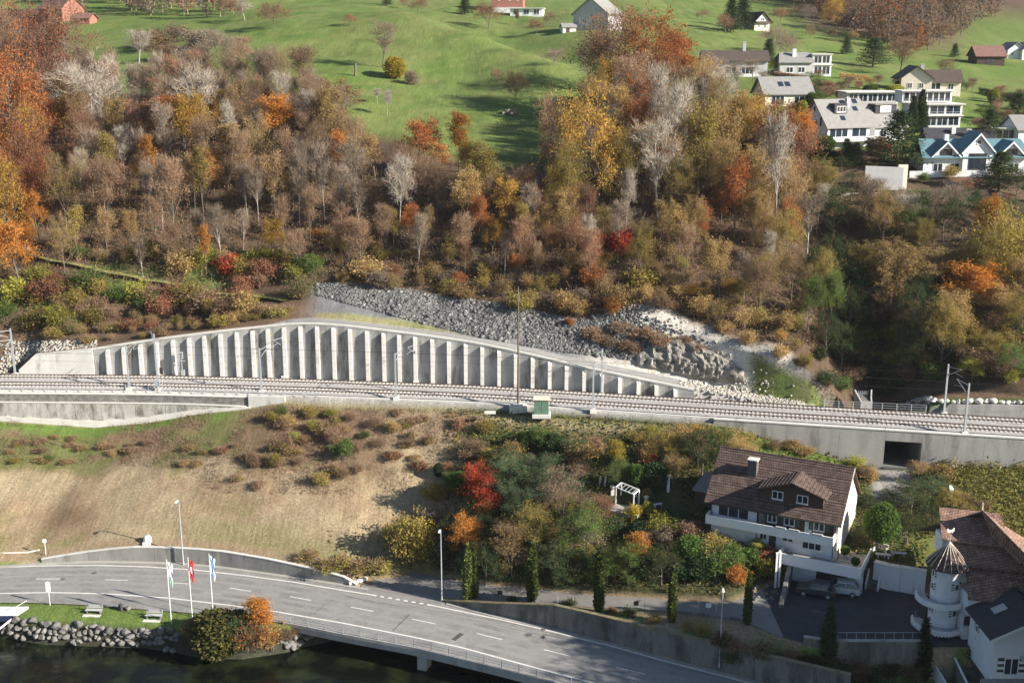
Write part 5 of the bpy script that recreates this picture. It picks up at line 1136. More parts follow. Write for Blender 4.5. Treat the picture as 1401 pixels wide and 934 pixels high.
# the garden slope between the railway and the side road
at('maple_b', 657, 712, 634, 'red', 54, label='bright red tree at the edge of the garden thicket above the side road'); at('clipped_tree', 628, 682, 646, 'green', 30); at('bush_b', 560, 775, 702, 'olive', 60, label='large yellow-green bush at the left end of the side road'); at('bush_b', 578, 765, 708, 'yellow', 40); at('maple_a', 640, 780, 708, 'orange', 50); at('oak_b', 540, 740, 715, 'green', 34)
for a in ((700, 700, 625, 'bluegreen', 80, 'oak_b'), (745, 690, 620, 'bluegreen', 70, 'oak_b'), (770, 720, 640, 'greybrown', 80, 'half_a'), (730, 770, 690, 'olive', 70, 'oak_b'), (800, 775, 690, 'green', 70, 'oak_b'), (700, 790, 715, 'ochre', 60, 'half_b'), (860, 800, 735, 'green', 60, 'oak_b'), (765, 700, 670, 'olive', 60, 'oak_b'), (790, 630, 600, 'bluegreen', 50, 'oak_b'), (690, 650, 610, 'darkgreen', 50, 'oak_b'), (715, 740, 665, 'bluegreen', 60, 'oak_b'), (868, 790, 725, 'orange', 30, 'slender_a'), (825, 730, 680, 'redbrown', 50, 'half_b'), (845, 650, 600, 'yellow', 26, 'slender_a'), (885, 645, 615, 'red', 26, 'maple_a'), (846, 665, 625, 'green', 34, 'oak_b'), (905, 640, 590, 'olive', 60, 'oak_b'), (960, 650, 585, 'darkgreen', 60, 'oak_b'), (955, 640, 590, 'ochre', 40, 'half_b'), (1010, 640, 598, 'ochre', 50, 'oak_b'), (985, 622, 588, 'olive', 40, 'oak_b'), (920, 665, 622, 'olive', 40, 'half_b'), (610, 760, 715, 'darkgreen', 50, 'oak_b'), (665, 800, 740, 'darkgreen', 60, 'oak_b'), (760, 800, 745, 'darkgreen', 70, 'oak_b'), (830, 800, 750, 'green', 60, 'oak_b'), (905, 800, 745, 'darkgreen', 60, 'oak_b'), (685, 690, 640, 'darkgreen', 60, 'oak_b'), (635, 730, 690, 'darkgreen', 50, 'oak_b'), (665, 745, 700, 'darkgreen', 60, 'oak_b')):
    at(a[5], *a[:5])
at('ball_bush', 894, 668, 634, 'darkgreen', 36, label='dark clipped ball bush beside the white garden post'); at('round_shrub', 871, 668, 636, 'green', 30); at('ball_bush', 885, 683, 668, 'ochre', 14); at('ball_bush', 886, 704, 686, 'yellowgreen', 14); at('bush_a', 868, 712, 690, 'yellow', 22); at('bush_c', 905, 735, 704, 'yellowgreen', 40); at('ball_bush', 868, 672, 664, 'green', 8); at('round_shrub', 875, 735, 715, 'bluegreen', 36)
scatter_shrubs(56, ('terrace',), (-30, 40), lambda px, py: 590 < px < 1000 and 612 < py < 790 and not (795 < px < 985 and 630 < py < 722) and px > 590 + (py < 640) * 70 and px < 1000 - (py > 690) * 60, ['bush_a', 'bush_b', 'bush_c', 'round_shrub'], lambda px, py: rng.choice(['greybrown', 'bluegreen', 'green', 'olive', 'brown', 'darkgreen', 'ochre', 'darkgreen'] if py > 640 else ['olive', 'ochre', 'green', 'green', 'brown', 'darkgreen']), (1.8, 3.4), 1.9)
# terraced planting below the left end of the villa
for a in ((945, 765, 735, 'green', 44), (975, 760, 730, 'olive', 40), (985, 785, 750, 'green', 50), (1000, 775, 745, 'green', 44), (955, 790, 762, 'darkgreen', 40), (1028, 770, 748, 'green', 36), (1050, 790, 762, 'yellowgreen', 34), (940, 735, 712, 'brown', 40), (1008, 800, 772, 'orange', 26), (1065, 790, 768, 'olive', 24), (1010, 758, 742, 'brown', 24), (935, 790, 768, 'bluegreen', 34)): at(rng.choice(['bush_a', 'round_shrub', 'bush_c']), *a)
at('ball_bush', 1048, 775, 748, 'redbrown', 32, label='red-brown ball shrub beside the palm on the villa terrace'); at('ball_bush', 973, 748, 738, 'red', 9, label='small bright red bush at the left corner of the villa')
at('clipped_tree', 1205, 752, 690, 'green', 44, label='round-crowned green tree between the villa and the tower house')
for a in ((1245, 705, 655, 'darkgreen', 60, 'oak_b'), (1275, 690, 650, 'bluegreen', 50, 'oak_b'), (1255, 660, 632, 'ochre', 40, 'half_b'), (1215, 700, 668, 'darkgreen', 44, 'oak_b'), (1180, 660, 640, 'brown', 40, 'half_b'), (1270, 730, 690, 'darkgreen', 60, 'oak_b'), (1300, 700, 668, 'olive', 40, 'oak_b'), (1240, 745, 700, 'darkgreen', 50, 'oak_b'), (1185, 705, 678, 'darkgreen', 40, 'oak_b'), (1320, 710, 690, 'olive', 40, 'half_b')): at(a[5], *a[:5])
for a in ((1085, 615, 602, 'ochre', 30), (1060, 615, 600, 'brown', 34), (1100, 622, 610, 'ochre', 30), (1170, 640, 624, 'yellowgreen', 26), (1190, 660, 640, 'ochre', 24), (1290, 655, 636, 'ochre', 34), (1320, 690, 672, 'olive', 40), (1360, 725, 706, 'olive', 36), (1345, 700, 684, 'ochre', 30), (1185, 650, 634, 'olive', 24)): at(rng.choice(['bush_a', 'bush_c', 'bush_thin']), *a)
# cypresses along the side road and by the parking
for px, pb, pt, w_ in ((640, 821, 745, 13), (728, 823, 742, 15), (819, 836, 750, 14), (919, 852, 776, 12), (1022, 854, 782, 11)):
    at('cypress', px, pb, pt, 'cypress', w_, group='cypresses along the side road', label={640: 'columnar cypress by the lamp at the mouth of the side road', 728: 'columnar cypress second along the row, near the small dark sign', 819: 'columnar cypress in the middle of the row on the stained wall', 919: 'columnar cypress fourth in the row, where the stained wall is highest', 1022: 'narrow columnar cypress below the villa terrace bushes'}[px])
at('thin_cypress', 650, 818, 752, 'cypress', 9); at('thin_cypress', 1132, 900, 826, 'darkgreen', 20, label='dark columnar cypress in the shade below the parked cars'); at('thin_cypress', 1260, 930, 846, 'darkgreen', 20, label='dark pointed cypress in the shade below the round tower')
# cut-over upper field: resprouting bushes
for a in ((470, 628, 600, 'green', 30), (425, 570, 556, 'olive', 26), (452, 570, 560, 'yellowgreen', 20), (378, 638, 620, 'olive', 18), (404, 600, 590, 'yellowgreen', 16), (372, 576, 562, 'olive', 20), (440, 662, 645, 'olive', 24), (498, 600, 590, 'green', 16), (385, 570, 556, 'green', 18), (68, 630, 622, 'green', 20), (20, 634, 626, 'olive', 14), (300, 620, 610, 'brown', 24), (512, 585, 570, 'brown', 30), (480, 575, 563, 'brown', 26), (455, 600, 584, 'brown', 26), (540, 590, 575, 'ochre', 24), (520, 612, 598, 'brown', 24), (350, 640, 628, 'brown', 18), (410, 635, 624, 'brown', 22), (560, 610, 598, 'brown', 20), (430, 590, 574, 'yellowgreen', 18), (652, 620, 598, 'brown', 30), (665, 590, 575, 'olive', 26), (395, 580, 566, 'ochre', 22), (470, 655, 640, 'brown', 20), (322, 612, 604, 'brown', 20)):
    at(rng.choice(['bush_a', 'bush_c', 'bush_b']) if a[3] != 'brown' else 'bush_thin', *a)
for a in ((445, 780, 764, 'yellowgreen', 40), (490, 780, 762, 'olive', 40), (520, 780, 760, 'yellowgreen', 36), (420, 765, 752, 'olive', 30), (465, 772, 758, 'yellowgreen', 34)): at('low_brush', *a)
for a in ((885, 640, 600, 'ochre', 30), (930, 605, 582, 'ochre', 40), (960, 600, 580, 'gold', 30), (1000, 606, 586, 'ochre', 40), (1020, 612, 592, 'olive', 36), (870, 605, 588, 'olive', 30), (895, 598, 582, 'yellowgreen', 30)): at('bush_b', *a)
# lake shore
at('round_shrub', 298, 897, 838, 'juniper', 66, label='large olive green juniper-like shrub at the lake edge below the flagpoles'); at('round_shrub', 322, 880, 838, 'darkgreen', 50); at('bush_b', 300, 893, 850, 'yellowgreen', 50); at('bush_a', 268, 868, 845, 'brown', 30)
at('bush_thin', 338, 885, 832, 'rust', 60); at('slender_a', 360, 880, 815, 'orange', 44, label='orange young tree on the shore beside the bridge end'); at('sapling_bush', 372, 888, 850, 'paleorange', 40); at('bush_thin', 392, 875, 856, 'brown', 34)
at('low_brush', 215, 62, 38, 'brown', 60); at('bush_thin', 245, 58, 30, 'greybrown', 60); at('bush_c', 275, 66, 40, 'greybrown', 50); at('bush_thin', 225, 84, 56, 'brown', 60); at('bush_c', 262, 88, 62, 'greybrown', 50); at('bush_thin', 205, 70, 44, 'olive', 40)
for a in ((962, 118, 82, 46), (985, 122, 78, 50), (1008, 124, 84, 44), (975, 130, 95, 40), (1040, 128, 96, 40), (1030, 112, 80, 30)): at('bare_b', a[0], a[1], a[2], None, a[3], twig=G_)
for a in ((1000, 158, 128, 'ochre', 60, 'oak_b'), (1032, 162, 134, 'gold', 60, 'oak_b'), (1066, 158, 136, 'ochre', 50, 'oak_b'), (1090, 132, 112, 'greybrown', 44, 'half_b'), (1128, 140, 118, 'brown', 40, 'half_b'), (1160, 124, 104, 'greybrown', 50, 'half_b'), (1108, 118, 98, 'green', 26, 'oak_b'), (1190, 124, 106, 'olive', 40, 'half_b'), (1345, 168, 142, 'green', 40, 'oak_b'), (1385, 150, 126, 'darkgreen', 40, 'oak_b'), (1290, 206, 190, 'green', 26, 'maple_a'), (1165, 216, 196, 'brown', 50, 'half_b'), (1205, 215, 186, 'brown', 50, 'half_b'), (1345, 236, 214, 'darkgreen', 40, 'oak_b'), (1325, 282, 256, 'darkgreen', 60, 'oak_b'), (1165, 275, 236, 'darkgreen', 60, 'oak_b'), (1200, 305, 268, 'darkgreen', 60, 'oak_b')): at(a[5], *a[:5])
for px, py, pt, lf_, w2 in ((815, 462, 446, 'brown', 34), (850, 452, 438, 'greybrown', 36), (880, 462, 446, 'brown', 40), (905, 470, 455, 'brown', 36), (935, 470, 458, 'brown', 34), (835, 470, 458, 'greybrown', 30), (862, 478, 464, 'brown', 30), (955, 480, 468, 'redbrown', 26)): at('low_brush', px, py, pt, lf_, w2)
for i in range(40):
    px = rng.uniform(290, 640); py = rng.uniform(566, 668); at('low_brush', px, py, py - rng.uniform(7, 15), rng.choice(['brown', 'brown', 'olive', 'ochre', 'redbrown', 'yellowgreen']), rng.uniform(14, 30))
for i in range(24):
    px = rng.uniform(10, 300); py = rng.uniform(596, 640); at('low_brush', px, py, py - rng.uniform(5, 9), rng.choice(['brown', 'olive', 'ochre', 'olive']), rng.uniform(12, 24))
for a in ((1108, 134, 112, 'greybrown', 44), (1132, 133, 110, 'redbrown', 44), (1152, 131, 110, 'greybrown', 40), (1175, 128, 110, 'redbrown', 44), (1200, 120, 102, 'greybrown', 40), (1120, 112, 96, 'brown', 36), (1330, 126, 106, 'greybrown', 40), (1368, 138, 116, 'brown', 40), (1395, 152, 122, 'darkgreen', 44), (1340, 186, 160, 'greybrown', 36), (1376, 176, 150, 'brown', 36)): at('half_b', *a)
for a in ((1080, 172, 150, 'olive', 40), (1150, 236, 214, 'darkgreen', 50), (1190, 245, 225, 'darkgreen', 40), (1110, 262, 214, 'darkgreen', 56), (1290, 300, 272, 'darkgreen', 60), (1220, 318, 286, 'darkgreen', 60), (1345, 300, 268, 'darkgreen', 60), (1160, 318, 284, 'darkgreen', 60), (1380, 322, 270, 'darkgreen', 60), (1260, 345, 305, 'olive', 60)): at('oak_b', *a)
at('bare_b', 1240, 318, 262, None, 46, twig=T_PALE, bark=B_); at('bare_b', 1190, 312, 244, None, 46, twig=T_GREY); at('bare_c', 1310, 300, 250, None, 40, twig=T_GREY)
# greenery between the hill houses
scatter_shrubs(46, ('wood_edge', 'meadow_a', 'meadow_b'), (35, 115), lambda px, py: 1085 < px < 1420 and 118 < py < 300 and not any(a < px < b and c < py < d for a, b, c, d in HB), ['bush_a', 'bush_b', 'bush_thin', 'round_shrub'], ['green', 'darkgreen', 'brown', 'greybrown', 'olive', 'bluegreen', 'redbrown', 'yellowgreen'], (1.6, 3.6), 2.4)
# palm on the villa terrace
x, y, z = hit(1034, 766); z += .1
pt = thing('palm', 'small fan palm with drooping fronds on the villa terrace', 'palm', (x, y, z))
MB().tube((0, 0, -.3), (0, 0, 1.5), .14, .11, 8).build('trunk', M_BARK, pt)
for k in range(16):
    a = k * 2.4; t = .35 + .65 * (k % 4) / 3; mb = MB(); n = 7; L = 1.35
    for s in range(-4, 5):
        b = a + s * .13; p0 = (math.cos(a) * .35, math.sin(a) * .35, 1.6 + .4 * t); p1 = (math.cos(b) * L, math.sin(b) * L, 1.6 + .9 * t - .2); p2 = (math.cos(b + .04) * L * .6, math.sin(b + .04) * L * .6, 1.75 + .8 * t)
        p3 = (math.cos(b - .04) * L * .6, math.sin(b - .04) * L * .6, 1.75 + .8 * t); mb.face([p0, p2, p1, p3])
    mb.build('frond', LM['yellowgreen'], pt)

# --- ground cover nobody could count
def stuff(name, parts, mats):
    V, Q, M = cat_arr(parts); return tag(link(name, mesh_quads(name, V, Q, mats, M)), kind='stuff')
# fallen leaves and brush on the floor of the wood
C = sampler(('slope_top', 'low_wood', 'wood_edge'), (-112, 108))(210000)
D_ = C[:, 1] * CP + (CAMZ - C[:, 2]) * SP; px_ = 700.5 + F * C[:, 0] / D_; py_ = 467 + F * ((CAMZ - C[:, 2]) * CP - C[:, 1] * SP) / D_
we = np.array([woodedge(a) for a in px_]); ok = (py_ > we + 3) & (py_ < np.array([wl_(a) for a in px_]) - 2) & ~((px_ > 1095) & (py_ < 285)); C = C[ok]; px_ = px_[ok]
C[:, 2] += nprng.random(len(C)) ** 1.5 * (.3 + 3.2 * fbm(C[:, 0] / 3, C[:, 1] / 3, 91))
h_ = len(C) // 3; cm = fbm(C[:, 0] / 5, C[:, 1] / 5, 93)
v1, q1 = arr_twigs(C[:h_], np.tile([0, 0, .8], (h_, 1)), 1.3, .02, nprng, .5); v2, q2 = arr_leaves(C[h_:2 * h_], .28, nprng, upward=.2); v3, q3 = arr_leaves(C[2 * h_:], .28, nprng, upward=.2)
q2m = np.where(cm[h_:2 * h_] > .53, 1, np.where(cm[h_:2 * h_] > .46, 3, 4)); q3m = np.where(cm[2 * h_:] > .55, 2, np.where(cm[2 * h_:] > .47, 4, 5))
V, Q, M_ = cat_arr([(v1, q1, 0), (v2, q2, 1), (v3, q3, 2)]); M_[h_:2 * h_] = q2m; M_[2 * h_:] = q3m
tag(link('undergrowth', mesh_quads('undergrowth', V, Q, [T_BROWN, LM['brown'], LM['olive'], LM['greybrown'], LM['redbrown'], LM['darkgreen']], M_)), kind='stuff')
# brash and dry stalks on the cut-over slope, grass on the banks
C = sampler(('terrace',), (-85, 5))(60000); D_ = C[:, 1] * CP + (CAMZ - C[:, 2]) * SP; px_ = 700.5 + F * C[:, 0] / D_; py_ = 467 + F * ((CAMZ - C[:, 2]) * CP - C[:, 1] * SP) / D_
ok = (px_ > -30) & (px_ < 660) & (py_ < np.interp(px_, [0, 250, 300, 560, 570], [632, 640, 676, 676, 640])) & (fbm(C[:, 0] / 4, C[:, 1] / 4, 51) > .42); A_ = C[ok]
v1, q1 = arr_twigs(A_, np.tile([0, 0, .5], (len(A_), 1)), .75, .02, nprng, .8); v2, q2 = arr_leaves(A_[::3], .2, nprng, upward=.1)
M_DRY = leafmat('dry_stalks', [(.3, .24, .14), (.22, .16, .09), (.38, .31, .19)], .2, 0)
stuff('brushwood_cuttings', [(v1, q1, 0), (v2, q2, 1)], [leafmat('brash', [(.17, .115, .08), (.25, .18, .12), (.12, .08, .06)], 0, 0), LM['brown']])
ok = (py_ > 600) & (px_ < 700) & ~ok; A_ = C[ok][:26000]
v1, q1 = arr_twigs(A_, np.tile([0, 0, .4], (len(A_), 1)), .28, .014, nprng, .7); stuff('dry_meadow_grass', [(v1, q1, 0)], [M_DRY])
C = sampler(('terrace',), (-30, 85))(46000); D_ = C[:, 1] * CP + (CAMZ - C[:, 2]) * SP; px_ = 700.5 + F * C[:, 0] / D_; py_ = 467 + F * ((CAMZ - C[:, 2]) * CP - C[:, 1] * SP) / D_
A_ = C[(px_ > 610) & (px_ < 1270) & ~((px_ > 830) & (px_ < 930) & (py_ > 655) & (py_ < 700)) & ~((px_ > 1190) & (px_ < 1250) & (py_ < 690))]; A_[:, 2] += nprng.random(len(A_)) * .5
h_ = len(A_) // 2; v1, q1 = arr_leaves(A_[:h_], .3, nprng, upward=.3); v2, q2 = arr_leaves(A_[h_:], .3, nprng, upward=.3)
stuff('garden_ground_cover', [(v1, q1, 0), (v2, q2, 1)], [LM['olive'], LM['darkgreen']])
# vineyard plot on the right
A_ = C[(px_ > 1262) & (py_ < 735 + 0 * px_)]; A_ = np.concatenate([A_] * 3) + nprng.normal(size=(len(A_) * 3, 3)) * .3; A_[:, 2] += .4 + .35 * np.sin((A_[:, 0] * .6 + A_[:, 1]) * 3.4)
v1, q1 = arr_leaves(A_, .3, nprng, upward=.1); stuff('vine_foliage', [(v1, q1, 0)], [leafmat('vine_leaves', [(.2, .17, .05), (.16, .15, .045), (.26, .2, .07)], .3, 0)])
C = sampler(('water', 'bank', 'inner'), (-95, -22))(16000); C = C[C[:, 2] > 2.3]; v1, q1 = arr_twigs(C, np.tile([0, 0, 1.], (len(C), 1)), .22, .02, nprng, .5)
stuff('shore_grass', [(v1, q1, 0)], [leafmat('grass_blades', [(.11, .17, .035), (.15, .2, .05), (.2, .2, .07)], .3, 0)])
C = sampler(('path',), (25, 62))(9000); D_ = C[:, 1] * CP + (CAMZ - C[:, 2]) * SP; px_ = 700.5 + F * C[:, 0] / D_; A_ = C[(px_ > 1030) & (px_ < 1150)]
v1, q1 = arr_leaves(A_, .26, nprng, upward=.6); stuff('gully_grass', [(v1, q1, 0)], [leafmat('bank_grass', [(.1, .15, .035), (.15, .18, .05), (.22, .2, .07)], .3, 0)])
# far wood on the upper slopes
def farwood(name, n, xr, yr, cond, leafs, seed):
    g = np.random.default_rng(seed); parts = []
    for _ in range(n * 40):
        x, y = g.uniform(*xr), g.uniform(*yr); z = ground(x, y); px, py, D = pix(x, y, z)
        if not cond(px, py): continue
        H = g.uniform(9, 16); R = H * .28; m = 260
        u = g.random(m); a = g.random(m) * 6.283; rr = R * np.sin(np.pi * np.clip(u, .05, 1) ** .8) ** .6 * np.sqrt(.3 + .7 * g.random(m)) * (.75 + .5 * vnoise(a * 2, u * 4, seed + _))
        Cc = np.stack([x + np.cos(a) * rr, y + np.sin(a) * rr, z + H * (.12 + .9 * u)], 1)
        li = int(g.integers(1, len(leafs) + 1)); v, q = arr_leaves(Cc, .85, g, upward=.1); parts.append((v, q, li))
        v, q = arr_twigs(Cc[:60], np.tile([0, 0, 1.], (60, 1)), 2.2, .05, g, .5); parts.append((v, q, 0))
        v, q = arr_segments([(Vector((x, y, z - .5)), Vector((x, y, z + H * .8)), .2, .05, 0)], 4); parts.append((v, q, 0))
        n -= 1
        if n <= 0: break
    return stuff(name, parts, [T_GREY] + [LM[l] for l in leafs])
farwood('far_wood', 330, (55, 210), (330, 640), lambda px, py: 1050 < px < 1440 and -60 < py < np.interp(px, [1050, 1100, 1150, 1230, 1290, 1340, 1401], [-8, 14, 40, 74, 70, 40, 16]), ['redbrown', 'brown', 'greybrown', 'rust', 'greybrown', 'brown'], 71)
farwood('far_wood', 110, (-190, -60), (330, 620), lambda px, py: 70 < px < 330 and -40 < py < 24, ['brown', 'greybrown', 'redbrown', 'greybrown'], 72)
# ------------------------------------------------------------------ buildings: front along local x, depth along local y, origin at the front left corner
def side_xf(side, w, d):
    """maps (u along the wall, out of the wall, z) to local coordinates"""
    return {'f': lambda u, o, z: (u, -o, z), 'r': lambda u, o, z: (w + o, u, z), 'l': lambda u, o, z: (-o, d - u, z), 'b': lambda u, o, z: (w - u, d + o, z)}[side]
def xbox(mb, fx, u0, u1, o0, o1, z0, z1):
    p = [fx(u0, o0, z0), fx(u1, o0, z0), fx(u1, o1, z0), fx(u0, o1, z0)]
    return mb.hexa(p, [(q[0], q[1], z1 + (q[2] - z0)) for q in p])
def window(parent, fx, u, z, ww, hh, panes=2, frame=None, name='window', shutters=None, base=0.0, glass=None, shutter_mat=None):
    """frame as a part, pane as its sub-part; set in its wall"""
    f = MB(); t = .09; fr = frame or M_WPAINT
    for a in ((u - ww / 2, u - ww / 2 + t, z, z + hh), (u + ww / 2 - t, u + ww / 2, z, z + hh), (u - ww / 2 + t, u + ww / 2 - t, z, z + t), (u - ww / 2 + t, u + ww / 2 - t, z + hh - t, z + hh)): xbox(f, fx, a[0], a[1], base, base + .07, a[2], a[3])
    for i in range(1, panes):
        c = u - ww / 2 + ww * i / panes; xbox(f, fx, c - .045, c + .045, base + .002, base + .066, z + t, z + hh - t)
    xbox(f, fx, u - ww / 2 - .05, u + ww / 2 + .05, base, base + .13, z - .07, z - .004)
    o = f.build(name, fr, parent)
    xbox(MB(), fx, u - ww / 2 + t, u + ww / 2 - t, base + .004, base + .03, z + t, z + hh - t).build('pane', glass or M_GLASS, o)
    if shutters:
        for s in (-1, 1):
            m = MB(); sw = ww * .42; c = u + s * (ww / 2 + sw / 2 + .03); n = 6
            if shutters == 'striped':
                for i in range(n): m.mi = i % 2; xbox(m, fx, c - sw / 2, c + sw / 2, base + .01, base + .07, z + hh * i / n, z + hh * (i + 1) / n)
                m.build('shutter', [M_WPAINT, M_DKSTEEL], o)
            else: xbox(m, fx, c - sw / 2, c + sw / 2, base + .01, base + .07, z, z + hh).build('shutter', shutter_mat or M_BRWOOD, o)
    return o
def door(parent, fx, u, z, ww, hh, m_, base=0.0):
    o = xbox(MB(), fx, u - ww / 2, u + ww / 2, base, base + .06, z, z + hh).build('door', m_, parent)
    xbox(MB(), fx, u + ww * .3, u + ww * .38, base + .06, base + .12, z + hh * .45, z + hh * .5).build('handle', M_STEEL, o); return o
def gable_roof(parent, x0, x1, y0, y1, ze, zr, mt, th=.18, ov=.6, axis='x', name='roof', yr=None, fascia=None):
    """two slabs on a ridge along x (or y); ze at the wall line, slabs run on over the eaves"""
    m = MB()
    if axis == 'x':
        ym = yr if yr is not None else (y0 + y1) / 2
        s0 = (zr - ze) / (ym - y0); s1 = (zr - ze) / (y1 - ym)
        for (ye, s_, sg) in ((y0 - ov, s0, 1), (y1 + ov, s1, -1)):
            zl = ze - s_ * ov
            m.extr([(x0 - ov, ye, zl), (x1 + ov, ye, zl), (x1 + ov, ym, zr), (x0 - ov, ym, zr)], (0, 0, th))
    else:
        xm = (x0 + x1) / 2; s_ = (zr - ze) / (xm - x0)
        for xe in (x0 - ov, x1 + ov):
            zl = ze - s_ * ov; m.extr([(xe, y0 - ov, zl), (xm, y0 - ov, zr), (xm, y1 + ov, zr), (xe, y1 + ov, zl)], (0, 0, th))
    return m.build(name, mt, parent)
def gable_body(parent, w, d, z0, ze, zr, mt, axis='x', yr=None, x0=0.0, y0=0.0, name='wall'):
    m = MB()
    if axis == 'x':
        ym = yr if yr is not None else y0 + d / 2
        m.extr([(x0, y0, z0), (x0, y0 + d, z0), (x0, y0 + d, ze), (x0, ym, zr - .02), (x0, y0, ze)], (w, 0, 0))
    else:
        m.extr([(x0, y0, z0), (x0 + w, y0, z0), (x0 + w, y0, ze), (x0 + w / 2, y0, zr - .02), (x0, y0, ze)], (0, d, 0))
    return m.build(name, mt, parent)
def tiled_slope(parent, x0, x1, yb, zb, yt, zt, mt, name='roof', rows=24, th=.1, cutter=None):
    """roof slope laid in real overlapping courses"""
    m = MB(); dy, dz = yt - yb, zt - zb; L = math.hypot(dy, dz); ny, nz = -dz / L, dy / L
    for i in range(rows):
        f0, f1 = i / rows, (i + 1) / rows + .012
        a = (yb + dy * f0 + ny * .085, zb + dz * f0 + nz * .085); b = (yb + dy * f1 + ny * .02, zb + dz * f1 + nz * .02)
        m.poly([(x0, a[0], a[1]), (x1, a[0], a[1]), (x1, b[0], b[1]), (x0, b[0], b[1]), (x0, yb + dy * f0, zb + dz * f0), (x1, yb + dy * f0, zb + dz * f0)], [(0, 1, 2, 3), (4, 5, 1, 0)])
    m.extr([(x0, yb, zb - .03), (x1, yb, zb - .03), (x1, yt, zt - .03), (x0, yt, zt - .03)], (0, 0, -th * 1.3))
    return m.build(name, mt, parent)

# ---- the villa below the railway
VO = (24.8, 135.3, 9.5); VR = math.atan2(-6.9, 13.5)
V1 = thing('villa', 'large villa with brown tiled roof, wide dormer and white balcony below the railway', 'house', VO, VR)
w_, d_ = 15.2, 11.0
MB().b2(0, 5.7, 0, d_, -.6, 5.35).b2(5.7, w_, .001, d_, -.6, 2.5).build('wall', M_WWALL, V1)
MB().b2(5.72, w_ - .003, .05, d_ - .05, 2.5, 5.4).build('timber_wall', M_BRWOOD, V1)
gable_body(V1, .28, d_, -.6, 5.3, 9.85, M_CREAM, yr=5.0, x0=w_ - .02, name='gable_wall')
gable_body(V1, .28, d_, 2.5, 5.3, 9.85, M_WWALL, yr=5.0, x0=-.02, name='gable_wall')
tiled_slope(V1, -.7, 15.95, -1.05, 4.87, 5, 10.1, M_TILE, rows=22)
tiled_slope(V1, -.7, 15.95, 11.4, 4.5, 5, 10.1, M_TILE, rows=22)
m = MB()
for i in range(34): m.tube((-.7 + i * .49, 5, 10.16), (-.7 + i * .49 + .5, 5, 10.16), .14, .12, 6)
m.build('ridge_tiles', M_TILE, V1)
m = MB().tube((-.75, -1.12, 4.86), (16, -1.12, 4.82), .08, .08, 6); m.build('gutter', M_DKSTEEL, V1)
for x in (5.75, 15.0): MB().tube((x, -.12, .1), (x, -.12, 4.8), .05, .05, 6).build('downpipe', M_DKSTEEL, V1)
MB().b2(15.8, 15.98, -1.05, -.9, 4.7, 4.9).extr([(15.95, -1.05, 4.72), (15.95, 5, 9.95), (15.95, 5, 10.18), (15.95, -1.05, 4.95)], (.06, 0, 0)).build('verge_board', M_CREAM, V1)
# dormer
dm = MB(); cx = 9.87
dm.extr([(cx - 3.6, .25, 5.6), (cx + 3.6, .25, 5.6), (cx + 3.6, .25, 7.65), (cx, .25, 8.85), (cx - 3.6, .25, 7.65)], (0, 3.2, 0)); DO = dm.build('dormer', M_BRWOOD, V1)
m = MB()
for s in (-1, 1):
    m.extr([(cx + s * 4.15, -.85, 7.6), (cx, -.85, 9.0), (cx, 3.75, 9.0), (cx + s * 4.15, 2.2, 7.6)], (0, 0, .14))
m.build('dormer_roof', [M_TILE], DO)
m = MB()
for s in (-1, 1):
    for i in range(9):
        f = (i + .5) / 9; x = cx + s * 4.15 * f; z = 9.0 - 1.4 * f + .15; m.tube((x, -.85, z), (x, 3.75 - 1.55 * f, z), .05, .05, 4)
m.build('tile_ribs', M_TILE, DO)
fx = side_xf('f', w_, d_)
for u in (8.0, 11.0): window(DO, fx, u, 6.35, 1.35, 1.05, 2, base=-.24)
# chimney
MB().b2(3.6, 4.7, 2.3, 3.3, 7.2, 9.9).build('chimney', mat('chimney_brick', (.12, .1, .09)), V1)
for o in V1.children:
    if o.name.startswith('chimney'): MB().b2(3.5, 4.8, 2.2, 3.4, 9.9, 10.05).build('cap', M_LTCONC, o)
# upper floor
window(V1, fx, 2.75, 3.05, 3.9, 1.55, 3, base=.0)
for u, ww, p in ((7.55, 1.15, 2), (9.65, 1.3, 2), (13.2, 1.3, 2)): window(V1, fx, u, 3.35, ww, 1.1, p, base=-.045, shutters='plain', shutter_mat=mat('green_shutter', (.09, .1, .09)))
door(V1, fx, 11.95, 2.7, .85, 2.1, mat('pale_blue_door', (.45, .55, .58)), base=-.045); door(V1, fx, 6.3, 2.7, .8, 2.1, mat('grey_door', (.2, .2, .19)), base=-.045)
m = MB().b2(-.3, 15.25, -1.35, .0, 2.35, 2.55); m.build('balcony_floor', M_LTCONC, V1)
m = MB().b2(-.3, 15.25, -1.5, -1.34, 2.3, 3.45).b2(-.3, -.14, -1.34, 0, 2.3, 3.45).b2(15.09, 15.25, -1.34, 0, 2.3, 3.45); m.build('balcony_parapet', M_WPAINT, V1)
for u in (9.0, 10.6, 13.4): MB().b2(u - .6, u + .6, -1.62, -1.3, 3.45, 3.6).build('flower_box', M_GREYW, V1)
# ground floor
for u, ww, z, hh, p in ((6.6, .9, .95, 1.0, 2), (9.6, 1.3, 1.25, .75, 2), (12.5, 2.3, .8, 1.2, 3)): window(V1, fx, u, z, ww, hh, p)
door(V1, fx, 7.75, .05, .85, 2.0, M_DKSTEEL)
MB().b2(.5, 2.3, -.6, -.02, 0, .75).build('bench_box', M_GREYW, V1)
